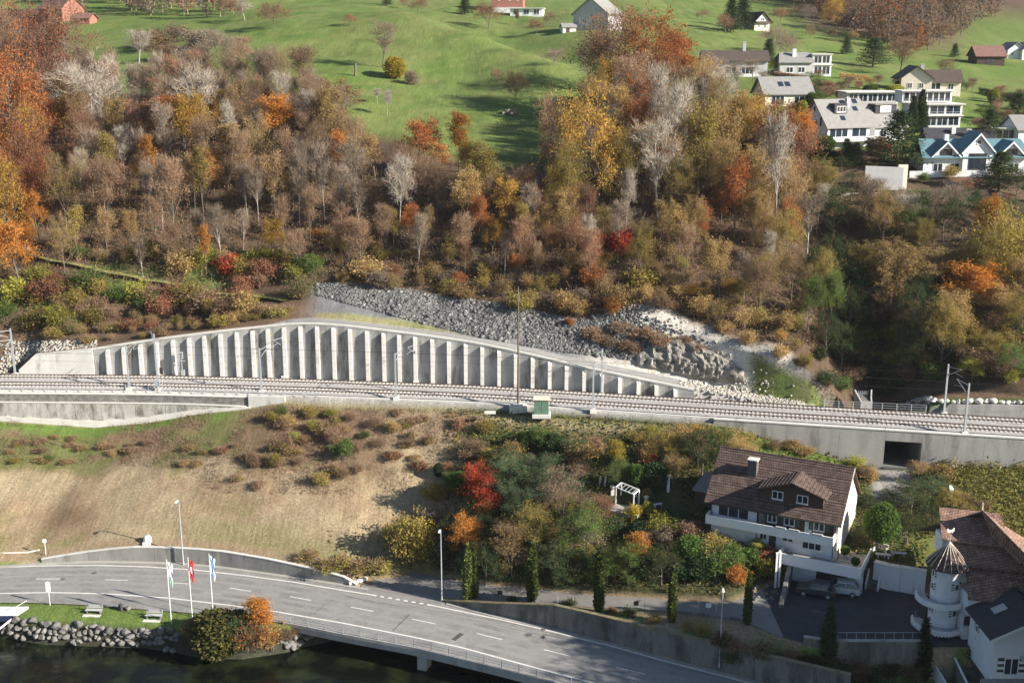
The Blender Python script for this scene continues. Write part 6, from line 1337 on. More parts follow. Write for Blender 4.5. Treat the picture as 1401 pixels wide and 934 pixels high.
# terrace over the garages, its parapet, stairs down to the parking
m = MB().b2(8.9, 18.9, -2.6, 0, -.35, -.02).b2(w_ + .3, 18.9, 0, 5, -.3, .06); m.build('terrace_floor', M_PAVE, V1)
m = MB().b2(9.3, 18.9, -2.78, -2.6, -.5, .85).b2(18.75, 18.9, -2.6, 3.5, -.3, .85).b2(9.14, 9.3, -2.78, 0, -.5, .85); m.build('terrace_parapet', M_WPAINT, V1)
m = MB().b2(9.3, 13.5, -1.3, -1.0, -3.4, -.36).b2(17.2, 18.9, -1.3, -1.0, -3.4, -.36).b2(13.5, 17.2, -1.3, -1.0, -.9, -.36); m.build('garage_wall', M_WWALL, V1)
MB().b2(13.5, 17.2, -1.12, -1.06, -3.3, -.9).build('garage_opening_shade', M_DKSTEEL, V1)  # dark sheet standing in for the shade inside the open garage
st = 17
for i in range(st):
    f = i / st; MB().b2(19.15, 20.35, .4 + 4.0 * f, .4 + 4.0 * (f + 1.0 / st) + .02, -3.2, -3.0 + 3.1 * (i + 1) / st).build('step', M_DKCONC, V1)
for x in (18.97, 20.37):
    MB().extr([(x, .2, -3.2), (x, 4.8, -3.2), (x, 4.8, .75), (x, 4.3, .75), (x, .2, -2.3)], (.16, 0, 0)).build('stair_wall', M_WPAINT, V1)
MB().b2(18.8, 20.6, 5.0, 5.2, -.4, 1.0).build('landing_wall', M_CREAM, V1)
for nm, lb, x, y, s in (('planter', 'round clipped plant in a pot on the sunny side terrace of the villa', 16.2, 1.2, .55), ('planter', 'dark shrub in a pot at the corner of the side terrace', 17.9, -1.2, .5)):
    p = V1.matrix_basis @ Vector((x, y, .06)); t = thing(nm, lb, 'potted plant', p)
    MB().lathe([(.0, 0), (.22, 0), (.3, .45), (.26, .45), (.0, .42)], 12).build('pot', M_GREYW, t)
    o = link('foliage', PROTO['ball_bush'][1], t); o.location = (0, 0, .4); o.scale = (s, s, s); o.material_slots[1].link = 'OBJECT'; o.material_slots[1].material = LM['green']
# white retaining wall between villa stairs and tower house, terrace with railing above
def P2(px): return P(px, float(np.interp(px, [1088, 1177, 1265, 1401], [795, 800, 815, 840])), 6.5)
pts = []
for px in (1194, 1212, 1230, 1248, 1264):
    x, y, z = P2(px); y = kline('side_far', x) - .12; pts.append((x, y, 6.0, 9.55))
wall('parking_wall', 'white rendered wall at the back of the parking area between stairs and round tower', pts, .75, M_WWALL, M_LTCONC, cop_h=.1)
a = (pts[0][0], pts[0][1] + 3.6); b = (pts[-1][0], pts[-1][1] + 3.2)
t = thing('terrace_railing', 'thin dark railing along the terrace behind the white parking wall', 'railing', (a[0], a[1], 9.6)); q = []
for i in range(6):
    f = i / 5; x, y = a[0] + (b[0] - a[0]) * f, a[1] + (b[1] - a[1]) * f; z = max(ground(x, y), 9.5); q.append((x - a[0], y - a[1], z - 9.6 + 1.0)); MB().box((x - a[0], y - a[1], z - 9.6 + .45), (.06, .06, 1.1)).build('post', M_DKSTEEL, t)
MB().path(q, .03, 4).build('rail', M_DKSTEEL, t)
for i, (dx, dy, lb) in enumerate(((1.5, 1.3, 'pale stone garden bench on the terrace above the white parking wall'), (3.4, 1.6, 'pale stone slab table on the terrace above the white parking wall'))):
    x, y = pts[0][0] + dx, pts[0][1] + dy; t = thing('stone_bench' if i == 0 else 'stone_table', lb, 'bench' if i == 0 else 'table', (x, y, max(9.55, ground(x, y))), -.25)
    MB().b2(-.9, .9, -.25, .25, .4, .5).build('seat' if i == 0 else 'table_top', M_LTCONC, t)
    for s in (-.6, .6): MB().b2(s - .1, s + .1, -.2, .2, 0, .4).build('leg', M_LTCONC, t)
# shed left of the villa
x, y, z = hit(950, 692); t = thing('garden_shed', 'small dark shed with a grey ribbed roof left of the villa', 'shed', (x, y, z), VR)
MB().b2(0, 3.2, 0, 4.6, -.3, 2.3).build('wall', M_BRWOOD, t)
m = MB().extr([(-.3, -.4, 2.25), (3.4, -.4, 2.25), (3.4, 5, 2.9), (-.3, 5, 2.9)], (0, 0, .1))
m.build('roof', M_ROOFG, t)
m = MB()
for i in range(7): m.extr([(-.2 + i * .58, -.4, 2.36), (.05 + i * .58, -.4, 2.36), (.05 + i * .58, 5, 3.01), (-.2 + i * .58, 5, 3.01)], (0, 0, .06))
m.build('roof_ribs', M_ROOFG, t)

# ---- the tower house
tx, ty, _ = PD(1286, 875, 129.9); TZ = 5.4
TH = thing('tower_house', 'white house with a round tower, conical roof and red-brown shingled roofs', 'house', (tx, ty, TZ))
tw = MB().lathe([(0, 0), (1.52, 0), (1.52, 8.9), (0, 8.9)], 40).build('tower', M_WWALL, TH)
m = MB(); m.lathe([(2.3, 8.65), (2.3, 8.8), (0.06, 11.35), (0.0, 11.35)], 18); m.lathe([(0, 8.66), (2.29, 8.66)], 18); m.build('tower_roof', M_TILE, tw)
m = MB()
for i in range(18):
    a = 2 * math.pi * i / 18; m.tube((2.33 * math.cos(a), 2.33 * math.sin(a), 8.83), (.05 * math.cos(a), .05 * math.sin(a), 11.4), .042, .028, 4)
m.build('roof_ribs', M_CREAM, tw)
m = MB().tube((0, 0, 11.3), (0, 0, 12.6), .04, .02, 6)
m.box((0, 0, 12.65), (.85, .06, .26), .4).box((.34, .14, 12.82), (.22, .05, .22), .4).box((-.42, -.17, 12.8), (.26, .05, .3), .4).box((.2, .08, 12.45), (.05, .04, .22), .4).box((-.2, -.08, 12.45), (.05, .04, .22), .4)
m.build('weathervane', M_CREAM, TH)
for zb, r0, ox in ((4.75, 2.45, -.85), (1.7, 2.6, -.95)):
    m = MB(); A0, A1 = rad(150), rad(318)
    m.lathe([(1.5, 0 + zb - .12), (r0, zb - .12), (r0, zb + .1), (1.5, zb + .1)], 26, (ox * .5, 0), A0, A1)
    bl = m.build('balcony', M_GREYW, TH)
    m = MB(); m.lathe([(r0, zb - .18), (r0 + .14, zb - .18), (r0 + .14, zb + .34), (r0, zb + .34)], 26, (ox * .5, 0), A0, A1); m.build('scalloped_edge', M_WPAINT, bl)
    m = MB()
    for i in range(22):
        a = A0 + (A1 - A0) * (i + .5) / 22; m.lathe([(0, zb - .26), (.14, zb - .26), (.14, zb + .3), (0, zb + .3)], 8, (ox * .5 + (r0 + .08) * math.cos(a), (r0 + .08) * math.sin(a)))
    m.build('scallops', M_WPAINT, bl)
    m = MB(); pp = [(ox * .5 + (r0 - .2) * math.cos(A0 + (A1 - A0) * i / 18), (r0 - .2) * math.sin(A0 + (A1 - A0) * i / 18), zb + 1.0) for i in range(19)]; m.path(pp, .02, 4)
    for q in pp[::3]: m.tube((q[0], q[1], zb + .1), q, .018, .018, 4)
    m.build('handrail', M_STEEL, bl)
def tower_window(a, z, ww=.7, hh=.85):
    def fx_(u, o, zz): b = a + u / 1.52; return ((1.52 + o) * math.cos(b), (1.52 + o) * math.sin(b), zz)
    window(TH, fx_, 0, z, ww, hh, 1, shutters='striped')
for a, z in ((rad(-62), 6.2), (rad(-62), 3.1), (rad(188), 7.4), (rad(188), 5.9), (rad(188), 3.2)): tower_window(a, z, .5 if a > 2 else .7)
MB().b2(-1.9, 1.5, -2.3, 1.0, -1.2, .0).build('tower_base', M_DKCONC, TH)
# main block and roofs behind the tower
m = MB().b2(1.3, 9.5, -2.2, 7.5, -.4, 6.4); m.build('wall', M_WWALL, TH)
m = MB().b2(1.25, 3.4, -2.75, -2.18, 4.3, 5.7).b2(1.25, 3.4, -2.75, -2.18, 1.2, 2.6); m.build('loggia_parapet', M_WWALL, TH)
for z in (5.72, 2.62): MB().b2(1.5, 3.0, -2.26, -2.19, z, z + 1.05).build('loggia_opening_shade', M_DKSTEEL, TH)  # dark slabs painted as the shade in the loggia openings
def slab(nm, pts_, mt, th=.16): MB().extr([(p[0] - tx, p[1] - ty, p[2] - TZ) for p in pts_], (0, 0, -th)).build(nm, mt, TH)
# three shingled steps climbing towards the ridge
for i, (xa, xb2, y0, z0, y1, z1) in enumerate(((48.6, 56.5, 113.8, 11.9, 117.2, 14.3), (48.0, 55.5, 116.7, 14.5, 119.4, 16.3), (47.2, 54.0, 118.9, 16.5, 122.4, 18.8))):
    sk = -.28
    slab('roof', [(xa, y0 - sk * 0, z0), (xb2, y0 + sk * (xb2 - xa), z0), (xb2, y1 + sk * (xb2 - xa), z1), (xa + .7, y1, z1)], M_TILE2)
    MB().extr([(xa + .3 - tx, y0 + .5 - ty, z0 + .0 - TZ), (xb2 - tx, y0 + .5 + sk * (xb2 - xa) - ty, z0 - TZ), (xb2 - tx, y0 + .5 + sk * (xb2 - xa) - ty, z0 - 2.2 - TZ), (xa + .3 - tx, y0 + .5 - ty, z0 - 2.2 - TZ)], (0, 2.2, 0)).build('wall', M_WWALL, TH)
# the cross roof whose hip runs down to the right and throws shade over the steps
ap = (51.4, 119.2, 19.6); lo_ = (55.4, 111.8, 15.6)
slab('cross_roof', [ap, lo_, (60, 113, 13.5), (58, 122, 15.0)], M_TILE2, .2)
slab('cross_roof', [ap, (52.3, 118.2, 17.2), (55.6, 112.4, 14.2), lo_], M_TILE2, .1)
slab('cross_roof', [ap, (58, 122, 15.0), (56, 127, 14.0), (47, 126, 14.5)], M_ROOFBR, .2)  # back slope: its shade put into the colour as darker slate
m = MB().tube((ap[0] - tx, ap[1] - ty, ap[2] + .08 - TZ), (lo_[0] - tx, lo_[1] - ty, lo_[2] + .08 - TZ), .16, .16, 6); m.build('hip_tiles', M_TILE2, TH)
MB().tube((ap[0] - tx, ap[1] - ty, ap[2] - TZ), (ap[0] - tx, ap[1] - ty, ap[2] + 1.0 - TZ), .12, .06, 8).build('finial', M_CREAM, TH)
# front gable house at the lower right
GX, GY = 49.1, 107.6; GH = thing('gabled_annex', 'white annex with a dark roof and black and white striped shutters, front right', 'house', (GX, GY, 6.0))
gable_body(GH, 8.6, 6.3, -.5, 4.7, 6.85, M_WWALL, axis='y'); gable_roof(GH, 0, 8.6, 0, 6.0, 4.75, 6.9, M_ROOFD, axis='y', ov=.55, th=.2)
m = MB(); m.extr([(-.6, -.62, 4.42), (4.3, -.62, 6.87), (4.3, -.62, 7.15), (-.6, -.62, 4.7)], (0, .07, 0)).extr([(9.2, -.62, 4.42), (4.3, -.62, 6.87), (4.3, -.62, 7.15), (9.2, -.62, 4.7)], (0, .07, 0)); m.build('verge_board', M_WPAINT, GH)
m = MB(); m.extr([(1.2, 3.2, 5.62), (2.5, 3.2, 6.27), (2.5, 4.4, 6.27), (1.2, 4.4, 5.62)], (-.03, 0, .06)); m.build('skylight', M_GREYW, GH)
gx_ = side_xf('f', 8.6, 6.3)
window(GH, gx_, 2.0, .5, 1.5, 1.9, 2, shutters='striped'); window(GH, gx_, 5.0, .5, 1.6, 1.9, 2); window(GH, gx_, 4.2, 3.3, 1.1, 1.1, 2, shutters='striped')
window(GH, side_xf('l', 8.6, 6.3), 2.0, 3.0, .6, .8, 1, shutters='striped')
MB().b2(2.7, 4.2, -1.6, -.02, 2.5, 2.62).build('porch_roof', M_LTCONC, GH)
MB().b2(-1.0, 9, -2.6, 0, -.4, .05).build('terrace', M_PAVE, GH)
# stepped garden ramp with white rails running down towards the road
rp = thing('garden_ramp', 'dark stepped garden ramp between two white-topped parapets below the tower', 'ramp', (tx + .3, ty - 1.8, 4.6))
for dx, L in ((-.35, 9.5), (1.9, 9.5)):
    MB().extr([(dx, 0, -2.5), (dx, -L, -3.5), (dx, -L, -.9), (dx, 0, 1.2)], (.12, 0, 0)).build('parapet', M_DKCONC, rp); MB().extr([(dx - .04, 0, 1.2), (dx - .04, -L, -.9), (dx - .04, -L, -.76), (dx - .04, 0, 1.34)], (.2, 0, 0)).build('handrail', M_WPAINT, rp)
for i in range(8): MB().b2(-.23, 1.9, -1.1 * i - 1.1, -1.1 * i, -2.8, .2 - .3 * i).build('step', M_DKCONC, rp)
MB().extr([(-2.6, -.6, -2), (-1.6, -8, -3.4), (-1.6, -8, -1.6), (-2.6, -.6, .2)], (.18, 0, 0)).build('side_wall', M_WWALL, rp)
# satellite dishes
x, y, z = hit(1297, 690); t = thing('satellite_mast', 'pole with two pale satellite dishes in front of the vine plot', 'satellite dish', (x, y, z))
MB().tube((0, 0, -.2), (0, 0, 2.4), .05, .05, 8).build('pole', M_STEEL, t)
for zz, s in ((2.2, 1.0), (1.1, .85)):
    m = MB().lathe([(.0, 0), (.25, .03), (.5, .12), (.52, .12), (.26, .01), (0, -.03)], 16); o = m.build('dish', M_STEEL, t); o.location = (.1, -.1, zz); o.rotation_euler = (rad(62), 0, rad(50)); o.scale = (s, s, s)

# ---- houses on the hillside
def place(px, py): return hit(px, py)
def gabled(label, px, py, w, d, ze, zr, rz, wallm, roofm, axis='x', wins=(), name='hill_house', ov=.6, chim=None, base=-2.5, yr=None, cat='house'):
    t = thing(name, label, cat, place(px, py), rad(rz))
    gable_body(t, w, d, base, ze, zr, wallm, axis=axis, yr=yr); gable_roof(t, 0, w, 0, d, ze + .04, zr + .04, roofm, axis=axis, ov=ov, yr=yr)
    for s, u, z, ww, hh, p in wins: window(t, side_xf(s, w, d), u, z, ww, hh, p)
    if chim:
        x, y, z, h = chim; c = MB().b2(x - .4, x + .4, y - .4, y + .4, z, z + h).build('chimney', M_GREYW, t); MB().b2(x - .48, x + .48, y - .48, y + .48, z + h, z + h + .12).build('cap', M_LTCONC, c)
    return t
def flat(label, px, py, w, d, levels, rz, wallm=None, ov=.5, glassy=True, base=-2.5, rail=True):
    """flat-roofed house: levels of (x0, x1, y0, z0, z1, number of windows)"""
    t = thing('hill_house', label, 'house', place(px, py), rad(rz)); wm = wallm or M_WWALL
    for i, (x0, x1, y0, z0, z1, n) in enumerate(levels):
        MB().b2(x0, x1, y0, d, z0 if i else base, z1).build('wall', wm, t)
        MB().b2(x0 - ov, x1 + ov, y0 - ov * 1.6, d + .1, z1 + .003, z1 + .22).build('roof_slab', M_LTCONC, t)
        fx_ = (lambda y0_: lambda u, o, z: (u, y0_ - o, z))(y0); L = (x1 - x0 - .6) / n
        for k in range(n): window(t, fx_, x0 + .3 + L * (k + .5), z0 + .35 if glassy else z0 + .5, L * (.94 if glassy else .55), z1 - z0 - .6 if glassy else 1.9, 2 if L > 2 else 1)
        if i and rail and y0 > levels[i - 1][2] + .5:
            yb = levels[i - 1][2]; r_ = MB(); r_.b2(x0, x1, yb - .3, yb - .24, z0 + 1.0, z0 + 1.08)
            for k in range(int((x1 - x0) / 1.5) + 1): r_.b2(x0 + k * 1.5, x0 + k * 1.5 + .06, yb - .3, yb - .24, z0 + .2, z0 + 1.0)
            r_.build('railing', M_STEEL, t)
    return t
# grey-roofed house with left gable
h = gabled('big white house with steep grey roof, dormer and balcony, left of the pine', 1131, 204, 10.0, 9.5, 4.6, 9.4, 20, M_WWALL, M_ROOFG, wins=[('l', 2.5, 4.4, 1.0, 1.3, 1), ('l', 5, 4.4, 1.4, 1.2, 2), ('l', 4.5, 7.0, .9, 1.3, 1), ('l', 7, 4.2, .9, 2.0, 1), ('f', 2.6, 2.0, 4.4, 2.1, 3), ('f', 7.5, 2.0, 3.6, 2.1, 2), ('f', 5.2, -1.6, 2.6, 1.8, 2)], chim=(6.6, 3.4, 7.5, 2.2), base=-3.5)
MB().b2(-.4, 10.4, -1.9, -.02, 1.5, 1.7).build('balcony', M_LTCONC, h); MB().b2(-.4, 10.4, -1.95, -1.8, 1.72, 2.5).build('balcony_parapet', M_WWALL, h)
dmr = MB().b2(2.6, 5.6, 1.9, 4.6, 6.4, 8.8).build('dormer', M_ROOFD, h); window(dmr, (lambda u, o, z: (u, 1.9 - o, z)), 4.2, 7.1, 2.2, 1.2, 3)
for x, y in ((3.6, .7), (7.6, 2.4), (8.3, 3.8)): MB().extr([(x, y, 4.66 + y * 1.01 + .2), (x + 1.1, y, 4.66 + y * 1.01 + .2), (x + 1.1, y + .8, 4.66 + (y + .8) * 1.01 + .2), (x, y + .8, 4.66 + (y + .8) * 1.01 + .2)], (0, 0, .05)).build('skylight', M_GLASS, h)
h = gabled('lower grey-roofed wing with a dark-sided dormer joined to the white house', 1196, 196, 7.2, 9, 3.6, 8.0, 20, M_WWALL, M_ROOFG, wins=[('f', 2, 1.2, 1.6, 1.4, 2), ('f', 5, 1.2, 1.6, 1.4, 2)], base=-3)
dmr = MB().b2(1.2, 6.4, 2.0, 4.6, 5.5, 7.6).build('dormer', M_ROOFD, h); MB().b2(2.3, 5.0, 1.9, 2.0, 6.0, 7.4).build('dormer_panel', M_LTCONC, dmr); MB().b2(.9, 6.7, 1.7, 4.7, 7.6, 7.8).build('dormer_roof', M_ROOFG, dmr)
flat('flat-roofed glassy house tucked behind the grey-roofed white house', 1158, 147, 11.5, 7, [(0, 11.5, 0, 0, 3.2, 5)], 3)
h = flat('white three-storey flat-roofed house with long balconies', 1248, 174, 13.5, 8, [(0, 12.0, 0, 0, 2.9, 4), (0, 12.6, .8, 2.9, 5.8, 3), (-2.0, 10.5, 2.8, 6.2, 9.2, 8)], 3, base=-3); h.scale = (.86, .86, .8)
gabled('brown-roofed older house with gable behind the white three-storey house', 1232, 127, 7, 11, 3.4, 6.0, -8, M_CREAM, M_ROOFBR, axis='y', wins=[('f', 2, 1.0, 1.1, 1.3, 2), ('f', 4.6, 1.0, 1.1, 1.3, 2)], chim=(5.4, 5, 4.2, 2.2))
h = gabled('long brown-roofed wing behind the white three-storey house', 1262, 126, 9, 7, 2.6, 5.0, -5, M_CREAM, M_ROOFBR, wins=[('f', 3, .6, 2.4, 1.6, 2), ('f', 6.6, .6, 1.4, 1.4, 2)])
# blue-green roofed villa with three gables
BV = thing('hill_villa', 'white villa with blue-green roof and three front gables, above the terrace walls', 'house', place(1262, 240), rad(2)); d_ = 8; w_ = 20
MB().b2(0, w_, 0, d_, -3, 3.6).build('wall', M_WWALL, BV)
m = MB().extr([(-.7, -1.0, 3.3), (w_ + .7, -1.0, 3.3), (w_ + .2, 4.2, 6.4), (.2, 4.2, 6.4)], (0, 0, .16)).extr([(-.7, 9, 3.3), (w_ + .7, 9, 3.3), (w_ + .2, 4.2, 6.4), (.2, 4.2, 6.4)], (0, 0, .16)); m.build('roof', M_ROOFB, BV)
for cx_, hw, zt_, zb_, yf in ((4.0, 2.6, 6.4, 3.9, -.4), (10.0, 3.1, 8.0, 4.6, -.8), (16.6, 2.6, 6.4, 3.9, -.4)):
    g_ = MB().extr([(cx_ - hw + .3, yf, 3.3 if hw < 3 else -1), (cx_ + hw - .3, yf, 3.3 if hw < 3 else -1), (cx_ + hw - .3, yf, zb_), (cx_, yf, zt_ - .1), (cx_ - hw + .3, yf, zb_)], (0, 5, 0)).build('front_gable', M_WWALL, BV)
    m = MB()
    for s in (-1, 1): m.extr([(cx_ + s * (hw + .2), yf - .5, zb_ - .25), (cx_, yf - .5, zt_), (cx_, yf + 5.2, zt_), (cx_ + s * (hw + .2), yf + 5.2, zb_ - .25)], (0, 0, .14))
    m.build('gable_roof', M_ROOFB, g_)
    m = MB()
    for s in (-1, 1): m.extr([(cx_ + s * (hw + .25), yf - .6, zb_ - .3), (cx_, yf - .6, zt_ + .02), (cx_, yf - .6, zt_ - .35), (cx_ + s * (hw + .25), yf - .6, zb_ - .62)], (0, .1, 0))
    m.build('verge_board', M_WPAINT, g_)
    fx_ = (lambda yf_: lambda u, o, z: (u, yf_ - o, z))(yf)
    if hw < 3: window(g_, fx_, cx_, 3.75, 2.3, 1.2, 3, frame=M_BRWOOD)
    else: window(g_, fx_, cx_, 1.2, 3.4, 3.0, 3, frame=M_BRWOOD); window(g_, fx_, cx_, 5.9, .8, .8, 1)
fx_ = side_xf('f', w_, d_)
for u in (2.8, 6.0, 14.0, 17.5): window(BV, fx_, u, .4, 1.9, 1.9, 2)
MB().b2(4.9, 5.7, 3, 3.8, 5.6, 7.4).build('chimney', M_WPAINT, BV)
h = gabled('dark slate roof of the low house just above the blue-roofed villa', 1271, 201, 13, 8, .8, 3.4, -6, M_GREYW, M_ROOFD, wins=[('f', 3, -.6, 1.6, 1.2, 2)], chim=(8, 1.6, 1.8, 1.6)); MB().b2(4.8, 5.6, 2.2, 3.0, 2.0, 3.8).build('chimney', M_WPAINT, h)
# upper row
h = gabled('upper house with low dark brown roof and pinkish chimney behind bare trees', 962, 106, 16, 8, 4.2, 6.4, -3, M_GREYW, M_ROOFBR, wins=[('f', 3, .8, 2.2, 1.8, 2), ('f', 7, .8, 2.4, 1.8, 2), ('f', 11, .8, 3, 1.8, 3)], chim=(10.5, 4, 6.0, 2.6)); MB().b2(8, 14, -1.8, -.02, .2, .9).build('balcony_parapet', M_WPAINT, h)
h = gabled('grey-roofed house with skylights below the brown-roofed upper house', 1046, 146, 11, 8, 3.0, 6.2, 8, M_CREAM, M_ROOFG, wins=[('f', 3, .4, 3, 2.0, 3), ('f', 8, .4, 2.4, 1.8, 2), ('l', 4, .8, 2.6, 1.8, 2)])
for x in (3.6, 5.2): MB().extr([(x, 1.4, 4.35), (x + 1.2, 1.4, 4.35), (x + 1.2, 2.6, 5.3), (x, 2.6, 5.3)], (0, 0, .05)).build('skylight', M_GLASS, h)
h = flat('grey house with a white framed glass box on the upper slope', 1112, 104, 9, 7, [(0, 4.8, .6, 0, 2.6, 2), (0, 4.8, 1.0, 2.7, 5.2, 2)], 2, ov=.25)
MB().extr([(-8.5, 0, -2), (0, 0, -2), (0, 0, 3.2), (-8.5, 0, 3.2)], (0, 6, 0)).build('wing_wall', M_GREYW, h); m = MB().extr([(-9, -.6, 3.2), (.2, -.6, 3.2), (-.4, 3.4, 5.6), (-8, 3.4, 5.6)], (0, 0, .15)); m.extr([(-9, 7, 3.2), (.2, 7, 3.2), (-.4, 3.4, 5.6), (-8, 3.4, 5.6)], (0, 0, .15)); m.build('roof', M_ROOFG, h); MB().b2(-5, -4.1, 1.6, 2.4, 4.6, 6.6).build('chimney', M_WPAINT, h)
for u in (-6, -3): window(h, (lambda u_, o, z: (u_, -o, z)), u, .8, 1.8, 1.4, 2)
h = gabled('white cottage half hidden behind the dark pine at the right end', 1392, 198, 9, 8, 3.2, 5.6, 4, M_WWALL, M_ROOFG, wins=[('f', 2.4, .8, 1.4, 1.4, 2), ('f', 6, .8, 1.4, 1.4, 2)])
flat('cream flat-roofed building right of the white three-storey house', 1352, 192, 8, 5, [(0, 8, 0, 0, 2.4, 3)], -3, M_CREAM)
# farther farms and chalets
h = gabled('timber chalet with dark roof and lit gable on the upper slope', 1032, 42, 6.4, 9.5, 3.2, 6.2, 24, M_CREAM, M_ROOFD, axis='y', wins=[('f', 1.8, .9, 1.0, 1.2, 2), ('f', 4.4, .9, 1.0, 1.2, 2), ('f', 3.2, 3.3, 1.4, 1.0, 2)], name='chalet', ov=.9); MB().b2(.2, 6.2, -1.1, -.02, 2.5, 3.1).build('balcony_parapet', M_BRWOOD, h)
h = gabled('small red-gabled chalet below the far wood', 1163, 38, 5, 8, 3, 6.4, 22, M_PINKW, M_ROOFBR, axis='y', wins=[('f', 2.5, 1, 1.4, 1.2, 2)], name='chalet', ov=.9)
h = gabled('small red-walled hut with white windows at the edge of the far wood', 1210, 50, 5, 6, 2.4, 4.6, 10, M_PINKW, M_ROOFBR, axis='y', wins=[('f', 1.5, .8, .9, 1, 1), ('f', 3.5, .8, .9, 1, 1)], name='chalet')
h = gabled('barn with a rust-red tiled roof on the right-hand meadow', 1336, 88, 8.5, 9, 2.6, 5.4, -4, M_BRWOOD, M_ROOFR, name='barn', cat='barn'); door(h, side_xf('f', 8.5, 9), 4, 0, 2.4, 2.2, M_DKSTEEL)
gabled('small white house at the right edge above the red-roofed barn', 1378, 80, 6, 7, 2.8, 5.0, 5, M_WWALL, M_ROOFG, axis='y', wins=[('f', 1.6, .8, .9, 1.1, 1), ('f', 4.2, .8, .9, 1.1, 1)])
gabled('second small white house at the right edge, partly cut off', 1398, 82, 6, 7, 3.2, 5.4, 5, M_WWALL, M_ROOFG, axis='y', wins=[('f', 3, .8, 1.2, 1.1, 2)])
h = gabled('red shingled farmhouse with white lower walls at the top of the meadow', 672, 16, 12, 9, 6.8, 10, -6, M_PINKW, M_ROOFG, wins=[('f', 3, 4, 1, 1.4, 2), ('f', 7, 4, 1, 1.4, 2), ('f', 10, 4, 1, 1.4, 2)], name='farmhouse'); MB().b2(.5, 11.5, -1.4, -.02, -2, 1.4).build('porch', M_WWALL, h)
h = flat('long low white annex beside the red farmhouse', 698, 22, 12, 6, [(0, 12, 0, 0, 2.6, 3)], -8, glassy=False)
h = gabled('old dark barn with a steep grey roof half hidden by bare trees', 784, 42, 12, 10, 5.0, 9.6, -30, M_GREYW, M_ROOFG, axis='y', name='barn', cat='barn', wins=[('f', 4, 2, 1.4, 1.4, 2)])
h = gabled('small wooden hay hut with a pale roof in front of the dark barn', 770, 46, 4.2, 3.5, 1.9, 2.9, 10, M_LTCONC, M_ROOFG, name='hut', cat='hut', ov=.35); door(h, side_xf('f', 4.2, 3.5), 1.6, 0, 1.1, 1.7, M_BRWOOD)
h = gabled('long low stable with a dull red roof behind trees at the top left', 54, 28, 13, 9, 4.0, 8.0, -34, M_PINKW, M_ROOFR, name='barn', cat='barn', wins=[('f', 9, 1, 1.2, 1.2, 2)]); gabled('low red lean-to with pale doors beside the top left barn', 100, 34, 6, 5, 2.2, 3.6, -10, M_PINKW, M_ROOFR, name='lean_to', cat='shed')
# terrace walls and pergola below the blue-roofed villa
def pw_(name, label, cat, a, b, h_, mt, th=.35, cop=None, zoff=0.0):
    A, B = place(*a), place(*b); wall(name, label, [(A[0] + (B[0] - A[0]) * i / 4, A[1] + (B[1] - A[1]) * i / 4, min(A[2], B[2]) - 2, A[2] + (B[2] - A[2]) * i / 4 + h_) for i in range(5)], th, mt, cop, gap=.01, cat=cat)
pw_('terrace_wall', 'grey garden terrace wall with a sunny cream end pier below the hill houses', 'wall', (1182, 260), (1234, 262), 4.4, M_GREYW); pw_('cream_pier', 'sunlit cream wall pier beside the grey terrace wall', 'wall', (1227, 259), (1240, 259), 4.5, M_CREAM)
pw_('long_white_wall', 'long low white wall along the terrace of the blue-roofed villa', 'wall', (1244, 243), (1352, 243), 1.2, M_WWALL); pw_('glass_fence_wall', 'pale low fence wall above the dark green hedge', 'fence', (1150, 268), (1278, 266), .5, M_LTCONC, .15)
A, B = place(1206, 284), place(1276, 283); hd = thing('hedge', 'tall dark green clipped hedge below the terrace fence', 'hedge', A)
n = 9000; u = nprng.random(n); C = np.stack([u * (B[0] - A[0]), u * (B[1] - A[1]) + nprng.random(n) * 1.2, -.3 + nprng.random(n) * 3.2], 1); v, q = arr_leaves(C, .28, nprng, upward=.5)
link('foliage', mesh_quads('hedge_leaves', v, q, [LM['green']]), hd)

for i, (a, b, lb) in enumerate((((1098, 214), (1150, 222), 'dark clipped hedge along the foot of the grey-roofed white house'), ((1240, 118), (1300, 121), 'low green hedge along the meadow behind the three-storey hill house'), ((1060, 106), (1104, 112), 'brownish hedge left of the house with the glass box'), ((1150, 108), (1190, 112), 'ochre hedge right of the house with the glass box'), ((1340, 128), (1400, 140), 'dark hedge on the meadow edge right of the three-storey hill house'))):
    A, B = place(*a), place(*b); n = 2600; u = nprng.random(n); hh = 1.5 + .5 * (i == 0)
    C = np.stack([u * (B[0] - A[0]), u * (B[1] - A[1]) + nprng.random(n) * 1.3, u * (B[2] - A[2]) + nprng.random(n) * hh - .1], 1); v, q = arr_leaves(C, .3, nprng, upward=.4)
    link('foliage', mesh_quads('hedge_leaves', v, q, [LM[['darkgreen', 'green', 'brown', 'ochre', 'darkgreen'][i]]]), thing('hedge', lb, 'hedge', A))
